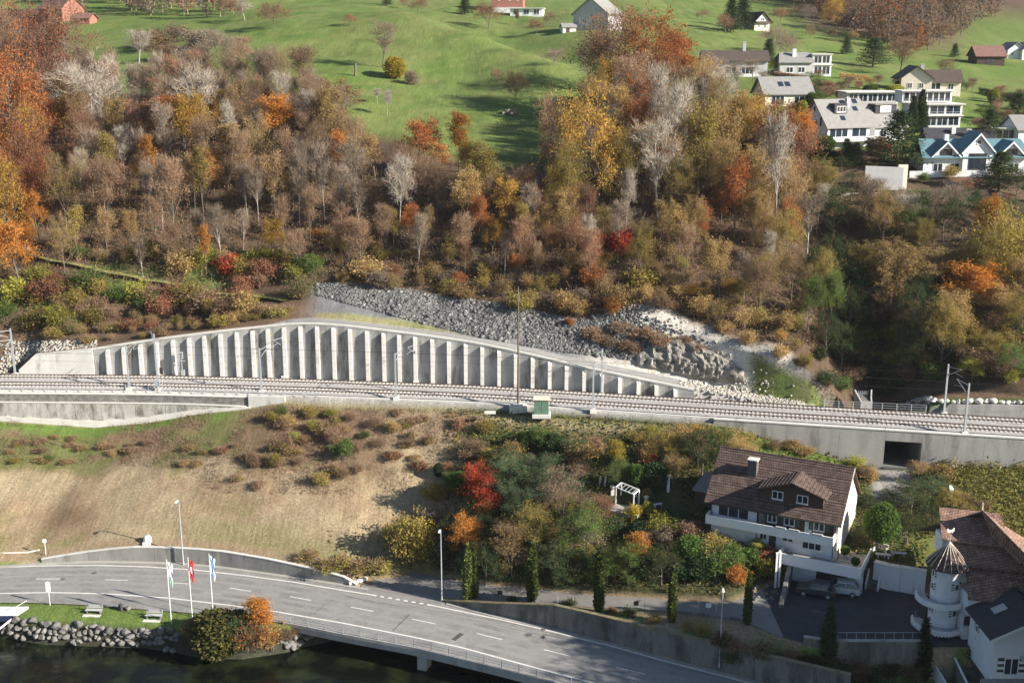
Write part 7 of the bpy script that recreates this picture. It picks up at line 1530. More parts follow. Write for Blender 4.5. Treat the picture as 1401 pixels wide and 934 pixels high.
# ------------------------------------------------------------------ stones
def stones(C, s, g, flat=.8):
    n = len(C); c = np.array([[x, y, z] for z in (-1, 1) for y in (-1, 1) for x in (-1, 1)], float) * .5
    V = c[None] * (1 + g.uniform(-.35, .35, (n, 8, 3))) * (s[:, None, None] if np.ndim(s) else s)
    V[..., 2] *= flat; a = g.random(n) * 6.283; b = g.normal(size=n) * .4
    ca, sa = np.cos(a)[:, None], np.sin(a)[:, None]; cb, sb = np.cos(b)[:, None], np.sin(b)[:, None]
    x, y, z = V[..., 0], V[..., 1], V[..., 2]; x, z = x * cb - z * sb, x * sb + z * cb; x, y = x * ca - y * sa, x * sa + y * ca
    V = np.stack([x, y, z], -1) + C[:, None, :]
    Q = np.array([[0, 2, 3, 1], [4, 5, 7, 6], [0, 1, 5, 4], [1, 3, 7, 5], [3, 2, 6, 7], [2, 0, 4, 6]])
    return V.reshape(-1, 3), (np.arange(n)[:, None, None] * 8 + Q).reshape(-1, 4)
def pxs(C):
    D = C[:, 1] * CP + (CAMZ - C[:, 2]) * SP; return 700.5 + F * C[:, 0] / D, 467 + F * ((CAMZ - C[:, 2]) * CP - C[:, 1] * SP) / D
M_FACE = leafmat('facing_stones', [(.08, .079, .078), (.13, .128, .126), (.18, .177, .172), (.1, .099, .097), (.3, .294, .285)], 0, 0)
M_RUB = leafmat('pale_rubble', [(.34, .32, .28), (.45, .425, .375), (.27, .255, .225), (.5, .475, .43)], 0, 0)
C = sampler(('path',), (-40, 30))(36000); a, b = pxs(C); ok = (a > 432) & (a < 800 + 190 * nprng.random(len(a)) ** 1.5) & (fbm(C[:, 0] / 2, C[:, 1] / 2, 77) > .28)
wlo = np.interp(a, [432, 600, 680, 760, 860, 1000], [404, 448, 466, 480, 492, 500]); ok &= b > np.interp(a, [432, 850, 900, 960, 1000], [0, 0, 438, 462, 482]); ok &= b < wlo; C = C[ok]
v, q = stones(C, nprng.uniform(.12, .36, len(C)) * (1 + .8 * (nprng.random(len(C)) > .96)), nprng); tag(link('stone_slope_facing', mesh_quads('facing', v, q, [M_FACE])), kind='stuff')
Cs = []
C = sampler(('path', 'slope_top'), (10, 50))(4200); a, b = pxs(C); Cs.append(C[(a > 845) & (a < 1092) & (b < np.interp(a, [845, 900, 960, 1030, 1090], [480, 500, 520, 515, 510])) & (b > np.interp(a, [845, 900, 960, 1000, 1050, 1090], [412, 420, 448, 468, 484, 497]))]); Cs[0] = Cs[0][nprng.random(len(Cs[0])) < .4]
C = sampler(('rtop', 'path'), (-84, -58))(5000); a, b = pxs(C); Cs.append(C[(a > -20) & (a < 132) & (b > 466) & (b < 512) & (b < np.interp(a, [0, 50, 130], [515, 482, 474]))])
C = sampler(('wall', 'rtop', 'path'), (20, 48))(3500); a, b = pxs(C); Cs.append(C[(a > 930) & (a < 1100) & (b > 520) & (b < 560)])
C = sampler(('terrace',), (48, 75))(9000); a, b = pxs(C); Cs.append(C[(a > 1290) & (b < 640) & (b > 622)])
C = sampler(('wall', 'rtop', 'path'), (40, 62))(2500); a, b = pxs(C); Cs.append(C[(a > 1225) & (a < 1275) & (b > 525) & (b < 560)])
C = np.concatenate(Cs); v, q = stones(C, nprng.uniform(.1, .36, len(C)), nprng); tag(link('pale_rubble', mesh_quads('rubble', v, q, [M_RUB])), kind='stuff')
# bank of boulders along the lake: each one of its own
rng = random.Random(3); bl = []
for row, (ya, yb_) in enumerate(((0, .33), (.33, .62), (.62, 1))):
    px = -30.0
    while px < 245:
        t = np.interp(px, [0, 44, 118, 202, 240], [843, 849, 853, 858, 862]); b = np.interp(px, [0, 60, 120, 200, 240], [868, 880, 882, 886, 892])
        py = t + (b - t) * (ya + (yb_ - ya) * rng.random()); s = rng.uniform(.7, 1.35) * (1.0 - .12 * row)
        x, y, z = hit(px, py); bl.append((x, y, z, s, row)); px += s * 10.6 * rng.uniform(.75, 1.05)
for px in (385, 394, 402, 411, 398, 390, 418, 408, 424, 404):
    x, y, z = hit(px, rng.uniform(868, 888)); bl.append((x, y, z, rng.uniform(.7, 1.3), 3))
BL = []
for x, y, z, s, row_ in bl:
    o = link('boulder', rng.choice(ROCKS)); o.location = (x, y, z + s * .12); o.scale = (s * rng.uniform(1, 1.4), s * rng.uniform(.9, 1.2), s * rng.uniform(.9, 1.25)); o.rotation_euler = (rng.uniform(-.3, .3), rng.uniform(-.3, .3), rng.uniform(0, 6))
    px = pix(x, y, z)[0]
    tag(o, None, 'boulder', 'boulders of the riprap bank along the lake'); BL.append((('heap at the bridge end' if px > 300 else ['upper row of the riprap bank', 'middle row of the riprap bank', 'lowest row of the riprap bank'][row_]), px, o))
def ordn(n):
    a = ['first', 'second', 'third', 'fourth', 'fifth', 'sixth', 'seventh', 'eighth', 'ninth', 'tenth', 'eleventh', 'twelfth', 'thirteenth', 'fourteenth', 'fifteenth', 'sixteenth', 'seventeenth', 'eighteenth', 'nineteenth']
    return a[n - 1] if n < 20 else {2: 'twentieth', 3: 'thirtieth', 4: 'fortieth'}[n // 10] if n % 10 == 0 else {2: 'twenty', 3: 'thirty', 4: 'forty'}[n // 10] + '-' + a[n % 10 - 1]
for rw in sorted({b[0] for b in BL}):
    for i, (_, px, o) in enumerate(sorted([b for b in BL if b[0] == rw], key=lambda b: b[1])): o['label'] = 'angular grey boulder, %s from the left in the %s' % (ordn(i + 1), rw)
# crag beside the access path
RT = thing('rock_outcrop', 'bare grey crag with deep cracks beside the access path, right of the stone slope', 'rock', hit(940, 505)); nu, nv = 56, 26; vs = []; fs = []
for j in range(nv):
    for i in range(nu):
        u, t = i / (nu - 1), j / (nv - 1); px = 868 + (1018 - 868) * u
        top = np.interp(px, [868, 900, 930, 960, 990, 1018], [486, 466, 462, 474, 489, 507]); bot = np.interp(px, [868, 900, 950, 1000, 1018], [500, 506, 518, 524, 522]); py = top + (bot - top) * t
        x, y, z = hit(px, py); e = math.sin(math.pi * min(1, max(0, u))) ** .4 * math.sin(math.pi * t) ** .5
        wpx = px + 9 * (float(fbm(px / 16, py / 12, 65)) - .5); rgd = 1 - abs(2 * float(fbm(wpx / 13, py / 30, 61)) - 1) * 2.2; r2 = float(fbm(px / 7, py / 5, 62)) + .6 * (float(fbm(px / 30, py / 20, 64)) > .5)
        k = e * (.5 + 1.9 * rgd * .6 + r2 * .9)
        vs.append((x - RT.location.x + .2 * k, y - RT.location.y - k * .9, z - RT.location.z + k * .35))
for j in range(nv - 1):
    for i in range(nu - 1): a = j * nu + i; fs.append((a, a + nu, a + nu + 1, a + 1))
MB().poly(vs, fs).build('rock_face', M_ROCK, RT, smooth=False)
# ------------------------------------------------------------------ railway furniture
def mast(label, top, base, far, arm, two=False, name='catenary_mast', h=None, cab=False):
    x, y, z = P(base[0], base[1], ZB); 
    if far: y = max(y, yc(WALLY, x) - .75)
    ht = PY(top[0], top[1], y)[2] - ZB; t = thing(name, label, 'mast', (x, y, ZB), 0, 'overhead line masts')
    MB().b2(-.4, .4, -.35, .35, -.2, .45).build('foundation', M_LTCONC, t)
    m = MB(); m.hexa([(-.14, -.13, .3), (.14, -.13, .3), (.14, -.1, .3), (-.14, -.1, .3)], [(-.1, -.1, ht), (.1, -.1, ht), (.1, -.075, ht), (-.1, -.075, ht)])
    m.hexa([(-.14, .1, .3), (.14, .1, .3), (.14, .13, .3), (-.14, .13, .3)], [(-.1, .075, ht), (.1, .075, ht), (.1, .1, ht), (-.1, .1, ht)]); m.hexa([(-.03, -.1, .3), (.03, -.1, .3), (.03, .1, .3), (-.03, .1, .3)], [(-.025, -.08, ht), (.025, -.08, ht), (.025, .08, ht), (-.025, .08, ht)]); m.build('pole', M_STEEL, t)
    sy = -1 if far else 1
    for k in range(2 if two else 1):
        zt = ht - .35 - k * 1.5; L = 2.5
        ax = arm * 1.0
        m = MB().tube((0, 0, zt), (ax * .8, sy * L, zt + .25), .045, .035, 6).tube((0, 0, zt - 1.3), (ax * .75, sy * L * .95, zt + .2), .04, .03, 6).tube((ax * .4, sy * L * .5, zt - .55), (ax * .9, sy * (L + .4), zt - .75), .03, .025, 6); a_ = m.build('bracket_arm', M_STEEL, t)
        m = MB()
        for q in range(4): m.tube((ax * .06, sy * (.2 + q * .07), zt - 1.2 + q * .1), (ax * .075, sy * (.24 + q * .07), zt - 1.18 + q * .1), .1, .1, 8)
        m.build('insulator', M_BRWOOD, a_)
    if cab: MB().b2(-.35, .35, -.5, -.2, .9, 1.6).build('switch_box', M_STEEL, t)
    return t
mast('catenary mast with two long arms at the far left by the white rubble', (17, 449), (21, 514), True, -2.2, True)
mast('catenary mast on the lake side in front of the first ribs', (175.5, 473), (177, 533.5), False, 1.2)
mast('catenary mast with grey signal box, second from left on the lake side', (212, 457), (216.5, 534.5), False, -1.6, cab=True)
mast('catenary mast on the lake side above the concrete abutment', (356, 476), (358, 537), False, 1.3)
mast('catenary mast standing against the ribs above the concrete abutment', (388, 459), (389, 517.5), True, -1.2)
mast('catenary mast on the lake side near the middle of the ribbed wall', (541.5, 483), (542, 546.5), False, .6)
mast('catenary mast standing against the ribs near the middle of the ribbed wall', (568, 469), (569, 524), True, -1.2)
mast('catenary mast on the lake side right of the green cabinet', (811, 498), (811, 563), False, 1.2)
mast('catenary mast against the low ribs right of the green cabinet', (824, 477), (823, 541), True, -1.2)
mast('catenary mast at the right end of the gully railing', (1300, 498), (1291, 568), True, 1.2)
mast('catenary mast on the tall support wall at the right', (1327, 524), (1319, 594.5), False, -1.0)
x, y, z = P(250, 517, ZB); t = thing('railway_signal', 'railway signal with lamps and a small box in front of the ribs', 'signal', (x, y, ZB))
MB().b2(-.3, .3, -.3, .3, -.2, .4).build('foundation', M_LTCONC, t); MB().tube((0, 0, .3), (0, 0, 3.9), .07, .06, 8).build('pole', M_STEEL, t); MB().b2(-.28, .28, -.16, .1, 3.2, 4.3).build('signal_head', M_STEEL, t); MB().b2(-.7, .5, -.15, .1, 2.75, 2.85).build('crossbar', M_STEEL, t); MB().b2(-.1, .45, -.4, -.1, .6, 1.4).build('box', M_STEEL, t)
for zz in (3.5, 3.95): MB().tube((0, -.18, zz), (0, -.16, zz), .13, .13, 10).build('lamp', M_DKSTEEL, t)
x, y, z = P(219, 536, ZB); t = thing('railway_signal', 'dark-faced dwarf signal beside the second lake-side mast', 'signal', (x + .5, y - .2, ZB)); MB().tube((0, 0, 0), (0, 0, 3.2), .05, .05, 6).build('pole', M_STEEL, t); MB().b2(-.25, .25, -.14, .1, 2.9, 3.9).build('signal_head', M_DKSTEEL, t)
x, y, z = P(709, 557, ZB); ht = PY(710, 397, y)[2] - ZB; t = thing('radio_mast', 'tall slim dark mast on a concrete block beside the green cabinet', 'mast', (x, y, ZB))
MB().b2(-1.3, 1.3, -.8, .8, -1.0, .35).b2(-.7, .7, -.5, .5, .35, .6).build('foundation', M_LTCONC, t); MB().tube((0, 0, .6), (0, 0, ht * .96), .19, .08, 10).build('pole', mat('weathered_mast', (.14, .12, .1), var=.2), t); MB().tube((0, 0, ht * .96), (0, 0, ht + .6), .03, .015, 6).build('antenna', M_STEEL, t)
x, y, z = P(741, 565, ZB); t = thing('equipment_cabinet', 'green trackside equipment cabinet with a pale flat lid', 'cabinet', (x, y - .1, ZB - .1), -.06)
M_GCAB = mat('green_cabinet_paint', (.12, .2, .14), var=.1, scale=3); M_CABS = mat('cabinet_side', (.42, .43, .39), var=.08, scale=3)
m = MB(); m.mi = 1; m.b2(-1.05, 1.05, -.55, .9, .1, 2.25); m.build('body', [M_GCAB, M_CABS], t)
for s in (-1, 1): o = MB().b2(s * .52 - .5, s * .52 + .5, -.6, -.55, .18, 2.2).build('door', M_GCAB, t); MB().b2(s * .1 - .03, s * .1 + .03, -.64, -.6, 1.0, 1.3).build('handle', M_STEEL, o)
MB().b2(-1.2, 1.2, -.75, 1.05, 2.25, 2.4).build('lid', M_CREAM, t); MB().b2(-1.3, 1.3, -.9, 1.1, -.4, .1).build('plinth', M_LTCONC, t)
for dx, dy, s, lb in ((-7.4, .0, (1.6, .7, .25), 'pale concrete slab lying left of the radio mast foundation'),):
    tag(MB().box((x + dx, y + dy, ZB + .1), s).build('concrete_slab', M_LTCONC), lb, 'slab')
for dc, lab in ((2.55, 'lake side'), (6.8, 'hill side')):
    t = thing('overhead_wires', 'thin contact and carrying wires strung above the %s track' % lab, 'overhead line', (0, offs(0, dc)[1], ZB)); 
    for hz, r in ((5.4, .014), (6.6, .014)): MB().path([(*offs(a, dc), ZB + hz) for a in np.arange(-96, 86, 6.0)], r, 3).build('wire', M_DKSTEEL, t, t.location)
# ------------------------------------------------------------------ street furniture
def lamp(label, top, base, z=None):
    x, y, z = hit(*base) if z is None else P(*base, z); ht = PY(top[0], top[1], y)[2] - z; t = thing('street_lamp', label, 'street lamp', (x, y, z), 0, 'street lamps along the road')
    MB().tube((0, 0, -.2), (0, 0, ht), .1, .055, 10).build('pole', M_STEEL, t); MB().tube((0, 0, 0), (0, 0, .5), .14, .12, 10).build('base', M_STEEL, t)
    h_ = MB().tube((0, 0, ht - .03), (-.1, -.5, ht + .06), .04, .035, 6).build('arm', M_STEEL, t); m = MB().hexa([(-.26, -1.0, ht), (.02, -1.0, ht), (.05, -.35, ht + .02), (-.2, -.35, ht + .02)], [(-.22, -.95, ht + .12), (-.02, -.95, ht + .12), (.02, -.4, ht + .16), (-.17, -.4, ht + .16)]); m.build('lamp_head', M_WPAINT, t)
lamp('tall street lamp in front of the roadside wall below the mown field', (247, 684), (251, 772.5), ZR); lamp('tall street lamp at the mouth of the side road', (603, 724), (604.5, 821), ZR + .1); lamp('tall street lamp on the shaded bank below the villa', (989, 804), (984, 911), None)
M_RED = mat('flag_red', (.5, .06, .07), var=.1); M_FBLUE = mat('flag_blue', (.08, .25, .5), var=.1); M_FGRN = mat('flag_green', (.3, .42, .36), var=.1)
for top, base, cols, lb in (((229.5, 766), (234.5, 852), [M_WPAINT, M_FGRN], 'flagpole with a drooping white and green flag, nearest the benches'), ((258, 763), (263, 843), [M_RED, M_WPAINT], 'flagpole with a drooping red and white flag, in the middle'), ((287, 758), (291.5, 838.5), [M_FBLUE, M_WPAINT], 'flagpole with a drooping blue and white flag, nearest the shore shrub')):
    x, y, z = P(base[0], base[1], 2.85); ht = PY(top[0], top[1], y)[2] - z; t = thing('flagpole', lb, 'flagpole', (x, y, z), 0, 'flagpoles by the lake'); MB().tube((0, 0, -.2), (0, 0, ht), .06, .035, 8).build('pole', M_WPAINT, t); MB().lathe([(0, ht + .12), (.06, ht + .06), (0, ht)], 8).build('finial', M_WPAINT, t)
    m = MB(); n = 10
    for i in range(n):
        for k in range(3):
            f0, f1 = i / n, (i + 1) / n; wv = lambda f, kk: (.05 + .22 * kk * (1 - .35 * f) + .06 * math.sin(f * 7 + kk), .07 * math.sin(f * 9 + kk * 2.2), ht - .15 - 2.3 * f - .22 * kk * f - .15 * kk)
            m.mi = 1 if (cols[0] is M_RED and 3 <= i <= 5 and k == 1) or (cols[0] is M_FBLUE and k != 1) or (cols[0] is M_WPAINT and i > 6) else 0
            m.face([wv(f0, k), wv(f0, k + 1), wv(f1, k + 1), wv(f1, k)])
    m.build('flag', cols, t)
def sign(label, top, base, z, discs, name='road_sign', cat='road sign'):
    x, y, z = P(*base, z); ht = PY(top[0], top[1], y)[2] - z; t = thing(name, label, cat, (x, y, z)); MB().tube((0, 0, -.2), (0, 0, ht), .04, .04, 8).build('post', M_WPAINT, t)
    for dz, r, mt, shp in discs:
        o = MB().tube((0, -.07, ht - dz), (0, -.045, ht - dz), r, r, 18).build('sign_face', mt, t) if shp == 'o' else MB().b2(-r, r, -.07, -.045, ht - dz - r * 1.2, ht - dz + r * 1.2).build('sign_face', mt, t)
sign('small round white sign on a post at the left end of the roadside wall', (61, 737), (63, 759.5), ztop(P(63, 760, 4)[0]) + .1, [(.25, .3, M_WPAINT, 'o')])
sign('road sign post with a white disc above a white plate on the shore lawn', (65, 795), (68.5, 827), 2.9, [(.3, .32, M_WPAINT, 'o'), (.95, .3, M_WPAINT, 'q')])
x, y, z = hit(202, 741); t = thing('drain_hood', 'white rounded concrete hood standing in the mown field above the wall', 'drain hood', (x, y, z)); MB().lathe([(0, .95), (.3, .92), (.48, .7), (.55, .2), (.5, -.2)], 14).build('hood', M_WPAINT, t); MB().b2(-.5, .5, -.7, -.3, -.3, .15).build('apron', M_LTCONC, t)
x, y, z = hit(47, 758); tag(MB().path([(x - 7, y - .2, z + .1), (x - 4, y, z + .18), (x - 1, y, z + .25), (x + .6, y + .3, z + .5)], .12, 6).build('field_edge_kerb', M_LTCONC), kind='structure')
for px, py, lb in ((129, 838, 'grey slatted bench on the shore lawn nearer the landing stage'), (211, 845, 'grey slatted bench on the shore lawn nearer the flagpoles')):
    x, y, z = hit(px, py); t = thing('park_bench', lb, 'bench', (x, y, z), -.06, 'benches on the shore lawn')
    for i in range(4): MB().b2(-1.0, 1.0, -.32 + i * .14, -.2 + i * .14, .42, .46).build('slat', M_GREYW, t)
    for i in range(3): MB().b2(-1.0, 1.0, .26 + .03 * i, .29 + .03 * i, .55 + i * .14, .66 + i * .14).build('slat', M_GREYW, t)
    for s in (-.8, .8): MB().b2(s - .06, s + .06, -.3, .3, -.05, .42).b2(s - .05, s + .05, .27, .33, .4, .95).build('leg', M_DKCONC, t)
    MB().b2(-1.1, 1.0, -1.0, -.45, -.1, .04).build('foot_slab', M_LTCONC, t)
x, y, z = hit(172, 834); tag(MB().lathe([(0, .75), (.22, .75), (.26, .7), (.3, -.1)], 12).build('litter_bin', M_DKSTEEL), 'dark round litter bin between the two lakeside benches', 'litter bin').location = (x - .6, y, z)
o = link('boulder', ROCKS[2]); o.location = (x + .35, y, z + .2); o.scale = (1.0, .8, .9); tag(o, 'single grey boulder on the lawn beside the litter bin', 'boulder')
# landing stage at the lower left
x, y, z = P(-8, 832, 3.2); t = thing('landing_stage', 'white-decked boat landing stage with dark blue piles at the left edge', 'landing stage', (x, y, 0))
MB().hexa([(-6, -1.4, 2.9), (3.3, -1.2, 2.9), (3.9, .6, 2.9), (-6, .6, 2.9)], [(-6, -1.4, 3.15), (3.3, -1.2, 3.15), (3.9, .6, 3.15), (-6, .6, 3.15)]).build('deck', M_WPAINT, t)
MB().extr([(3.6, .2, 2.9), (3.4, -.6, 2.9), (.3, -3.6, .9), (.3, -2.9, .9)], (0, 0, .25)).build('gangway', M_WPAINT, t); MB().extr([(-6, -1.5, 2.2), (2.9, -1.3, 2.2), (2.9, -1.3, 2.9), (-6, -1.5, 2.9)], (0, .15, 0)).build('fascia', mat('dark_blue_steel', (.02, .03, .07)), t)
for px in (-4, -1, 2): MB().tube((px, -1.0, -3), (px, -1.0, 2.95), .16, .16, 8).build('pile', MATS['dark_blue_steel'], t)
m = MB().path([(-6, -1.3, 4.0), (3.2, -1.1, 4.0), (3.8, .5, 4.0)], .03, 5)
for px in (-3, 0, 3.2): m.tube((px, -1.15, 3.1), (px, -1.15, 4.0), .03, .03, 5)
m.build('railing', M_WPAINT, t)
# railing on the lake side of the bridge
ps = []; px = 398.0
while px < 800: x = P(px, float(np.interp(px, [398, 465, 566, 683, 761, 900], [853, 867, 885.6, 914, 934, 972])), ZR)[0]; ps.append((x, yc('near', x) + .08)); px += 24
t = thing('bridge_railing', 'thin grey steel railing along the lake side of the road bridge', 'railing', (ps[0][0], ps[0][1], ZR))
for x, y in ps: MB().box((x, y, ZR + .58), (.07, .07, .95)).build('post', M_STEEL, t, t.location)
for zz in (.45, .78, 1.08): MB().path([(x, y, ZR + zz) for x, y in ps], .022 if zz < 1 else .035, 5).build('rail', M_STEEL, t, t.location)
# posts, small signs along the side road
for px, py, lb in ((673.5, 818, 'thin post left of the small dark sign by the side road'), (693.5, 818.5, 'thin post right of the small dark sign by the side road'), (763, 825, 'thin post beside the side road, left of the middle cypress'), (774, 826, 'second thin post beside the side road, left of the middle cypress'), (784, 827, 'third thin post beside the side road, left of the middle cypress'), (858, 833, 'thin post beside the side road, right of the middle cypress'), (882, 834, 'second thin post beside the side road, right of the middle cypress'), (955, 834, 'thin pale post by the low edging wall of the side road'), (980, 837, 'second thin pale post by the low edging wall of the side road')):
    x, y, z = hit(px, py); MBo = MB().tube((0, 0, -.2), (0, 0, .95), .04, .035, 6).build('marker_post', M_GREYW); MBo.location = (x, y, z); tag(MBo, lb, 'post')
for px, py, mt, lb in ((684, 819, M_DKSTEEL, 'small dark square sign between two thin posts by the side road'), (870, 834, M_BRWOOD, 'small brown sign between thin posts by the side road'), (969, 837, M_WPAINT, 'small white sign between pale posts by the side road')):
    x, y, z = hit(px, py); t = thing('small_sign', lb, 'sign', (x, y, z)); MB().tube((0, 0, -.2), (0, 0, .8), .035, .035, 6).build('post', M_STEEL, t); MB().b2(-.3, .3, -.06, -.03, .6, 1.15).build('sign_face', mt, t)
# edging of boulders along the side road's lake side and parapets round the parking
def low_wall(name, label, pxl, h_, th, mt, row='side_near', dy=-.3, cop=None):
    pts = []
    for px in pxl:
        py = float(np.interp(px, [606, 744, 935, 1010, 1060, 1100, 1200, 1300], [821.5, 825, 838, 847, 868, 880, 893, 905])); zz = float(np.interp(px, [606, 744, 935, 1010, 1100], [3.1, 4.5, 6, 6.3, 6.5])); x = P(px, py, zz)[0]; y = kline(row, x) + dy; pts.append((x, y, zz - 1.8, zz + h_))
    return wall(name, label, pts, th, mt, cop, cat='wall')
low_wall('side_road_edging', 'low pale stone edging along the lake side of the side road', list(range(925, 1020, 12)), .32, .35, M_STONE)
low_wall('parking_parapet', 'pale concrete parapet along the lake side of the shaded parking area', [1098, 1128, 1160, 1200, 1240, 1275], .85, .3, M_DKCONC, cop=M_CONC2)  # dark concrete on a pale parapet, deepening the shade by colour
t = thing('parking_railing', 'thin railing above the parking area parapet', 'railing', (*P(1150, 880, 6.5)[:2], 7.3)); q = []
for px in range(1145, 1286, 14):
    x = P(px, float(np.interp(px, [1100, 1300], [880, 905])), 6.5)[0]; y = kline('side_near', x) + .1; q.append((x, y, 8.2)); MB().tube((x, y, 7.2), (x, y, 8.2), .025, .025, 5).build('post', M_STEEL, t, t.location)
MB().path(q, .025, 5).build('rail', M_STEEL, t, t.location)
# curved stone wall at the left of the parking
a, b = P(1084, 792, 6.5), P(1071, 832, 6.5); wall('ramp_wall', 'grey sloping stone wall at the left edge of the parking area', [(b[0], b[1], 5.5, 6.9), (b[0] + (a[0] - b[0]) * .5, b[1] + (a[1] - b[1]) * .5, 5.5, 8.2), (a[0], a[1], 5.5, 9.6)], .5, M_STONE, gap=.02)
rng = random.Random(9); RK = []
for i in range(26):
    x, y, z = hit(rng.uniform(1028, 1066), rng.uniform(800, 822)); s = rng.uniform(.35, .75); o = link('rockery_stone', rng.choice(ROCKS)); o.location = (x, y, z + .05); o.scale = (s, s, s); o.rotation_euler = (0, 0, rng.uniform(0, 6)); tag(o, None, 'stone', 'rockery stones below the villa terrace'); RK.append((x, o))
for i, (_, o) in enumerate(sorted(RK, key=lambda t: t[0])): o['label'] = 'rounded grey rockery stone below the villa terrace, %s from the left' % ordn(i + 1)
for dx, lb in ((0, 'white pole beside the palm, at the corner of the villa terrace'), (-.45, 'second white pole beside the palm, left of its twin')):
    x, y, z = hit(1065, 803); o = MB().b2(-.11, .11, -.11, .11, -.3, 4.4).b2(-.14, .14, -.14, .14, 4.4, 4.55).build('white_pole', M_WPAINT); o.location = (x + dx, y + dx * .5, z); tag(o, lb, 'pole')
# shrubs and dry tufts on the bank below the side road and parking
for px, py, pt, lf_, w2 in ((960, 868, 852, 'olive', 22), (985, 880, 862, 'darkgreen', 34), (1010, 890, 872, 'brown', 30), (1040, 896, 876, 'darkgreen', 40), (1075, 905, 884, 'brown', 36), (1105, 912, 892, 'darkgreen', 40), (1140, 918, 896, 'darkgreen', 40), (1175, 922, 900, 'brown', 40), (1215, 926, 904, 'darkgreen', 40), (1245, 926, 906, 'green', 34), (1000, 905, 888, 'darkgreen', 30), (1060, 925, 905, 'darkgreen', 40), (1120, 934, 912, 'brown', 40), (1180, 940, 918, 'darkgreen', 44), (940, 860, 848, 'ochre', 18), (860, 842, 832, 'darkgreen', 26), (780, 828, 820, 'darkgreen', 24), (700, 823, 816, 'darkgreen', 20), (895, 852, 842, 'olive', 20), (835, 838, 830, 'olive', 22)): at(rng.choice(['bush_c', 'low_brush', 'bush_a']), px, py, pt, lf_, w2)
for px, py, pt, lf_, w2 in ((1370, 930, 905, 'yellowgreen', 34), (1388, 938, 912, 'yellow', 40), (1352, 934, 915, 'green', 26), (1332, 905, 885, 'darkgreen', 26), (1395, 905, 872, 'orange', 26)): at('bush_b', px, py, pt, lf_, w2)
# tall unseen trees added just right of the view: they shade the parking and the road as in the photograph
for i, (x, y, h_) in enumerate(((58.5, 102.5, 22), (60, 107, 18), (57.5, 99, 23), (62, 104, 23), (58, 95.5, 25), (65, 101, 26), (56, 92, 24), (62, 97, 26), (60, 92.5, 25))):
    put('spruce' if i % 2 else 'oak_b', (x + 2.0, y, 5.5), None if i % 2 else 'darkgreen', h_, 1.5 if i % 2 else .95, label=['tall dark leafy tree out of view, added for shade', 'tall dark conifer out of view, added for shade'][i % 2] + ' right of the annex, ' + ['ridge', 'gable', 'porch', 'far side', 'garden', 'drive', 'front lawn', 'east corner', 'gate'][i])
# ------------------------------------------------------------------ garden by the villa
x, y, z = hit(842, 690); x2, y2, z2 = hit(864, 692); t = thing('pergola_frame', 'white metal pergola frame with sloping beams in the garden', 'pergola', (x, y, z), -.5)
for px, py in ((0, 0), (3.0, -1.2), (0, 1.8), (3.0, .6)): MB().b2(px - .07, px + .07, py - .07, py + .07, -.2, 2.4).build('post', M_WPAINT, t)
for a, b in (((0, 0), (3.0, -1.2)), ((0, 1.8), (3.0, .6)), ((3, -1.2), (3, .6)), ((0, 0), (0, 1.8))): MB().tube((a[0], a[1], 2.42), (b[0], b[1], 2.42), .09, .09, 4).build('beam', M_WPAINT, t)
for i in range(5): f = (i + .5) / 5; MB().tube((3 * f, -1.2 * f, 2.5), (3 * f, 1.8 - 1.2 * f, 2.5), .04, .04, 4).build('slat', M_STEEL, t)
m = MB().b2(-1.2, 4.0, -2.2, 2.4, -.3, .06); tag(m.build('garden_terrace', M_PAVE), kind='structure').matrix_world = t.matrix_basis
for px, py, h_, lb, mt in ((885, 668, 2.3, 'white post in the sun beside the clipped ball bush', M_WPAINT), (914, 672, 2.2, 'white post in the shade right of the clipped ball bush', M_WPAINT)):
    x, y, z = hit(px, py); o = MB().b2(-.17, .17, -.12, .12, -.3, h_).b2(-.2, .2, -.15, .15, h_, h_ + .12).build('garden_post', mt); o.location = (x, y, z); tag(o, lb, 'post')
for px, py, lb in ((838, 676, 'pale stone urn on a pedestal left of the pergola'), (869, 678, 'pale stone urn with a small plant right of the pergola'), (884, 690, 'small pale pedestal urn below the ochre ball bush')):
    x, y, z = hit(px, py); t = thing('garden_urn', lb, 'urn', (x, y, z)); MB().b2(-.22, .22, -.22, .22, -.2, .6).build('pedestal', M_LTCONC, t); MB().lathe([(0, .6), (.12, .62), (.3, .95), (.34, 1.15), (.26, 1.15), (0, 1.0)], 12).build('bowl', M_CREAM, t)
for px, py, lb in ((820, 664, 'pale timber stump, left of a pair beside the pergola'), (827, 664, 'pale timber stump, right of a pair beside the pergola')):
    x, y, z = hit(px, py); o = MB().tube((0, 0, -.2), (.15, 0, 1.3), .16, .13, 8).build('tree_stump', M_CREAM); o.location = (x, y, z); tag(o, lb, 'stump')
x, y, z = hit(900, 693); t = thing('garden_bench', 'small pale garden bench on the shaded lawn right of the pergola', 'bench', (x, y, z), .4); MB().b2(-.6, .6, -.2, .2, .38, .44).build('seat', M_LTCONC, t)
for s in (-.45, .45): MB().b2(s - .05, s + .05, -.18, .18, 0, .38).build('leg', M_LTCONC, t)
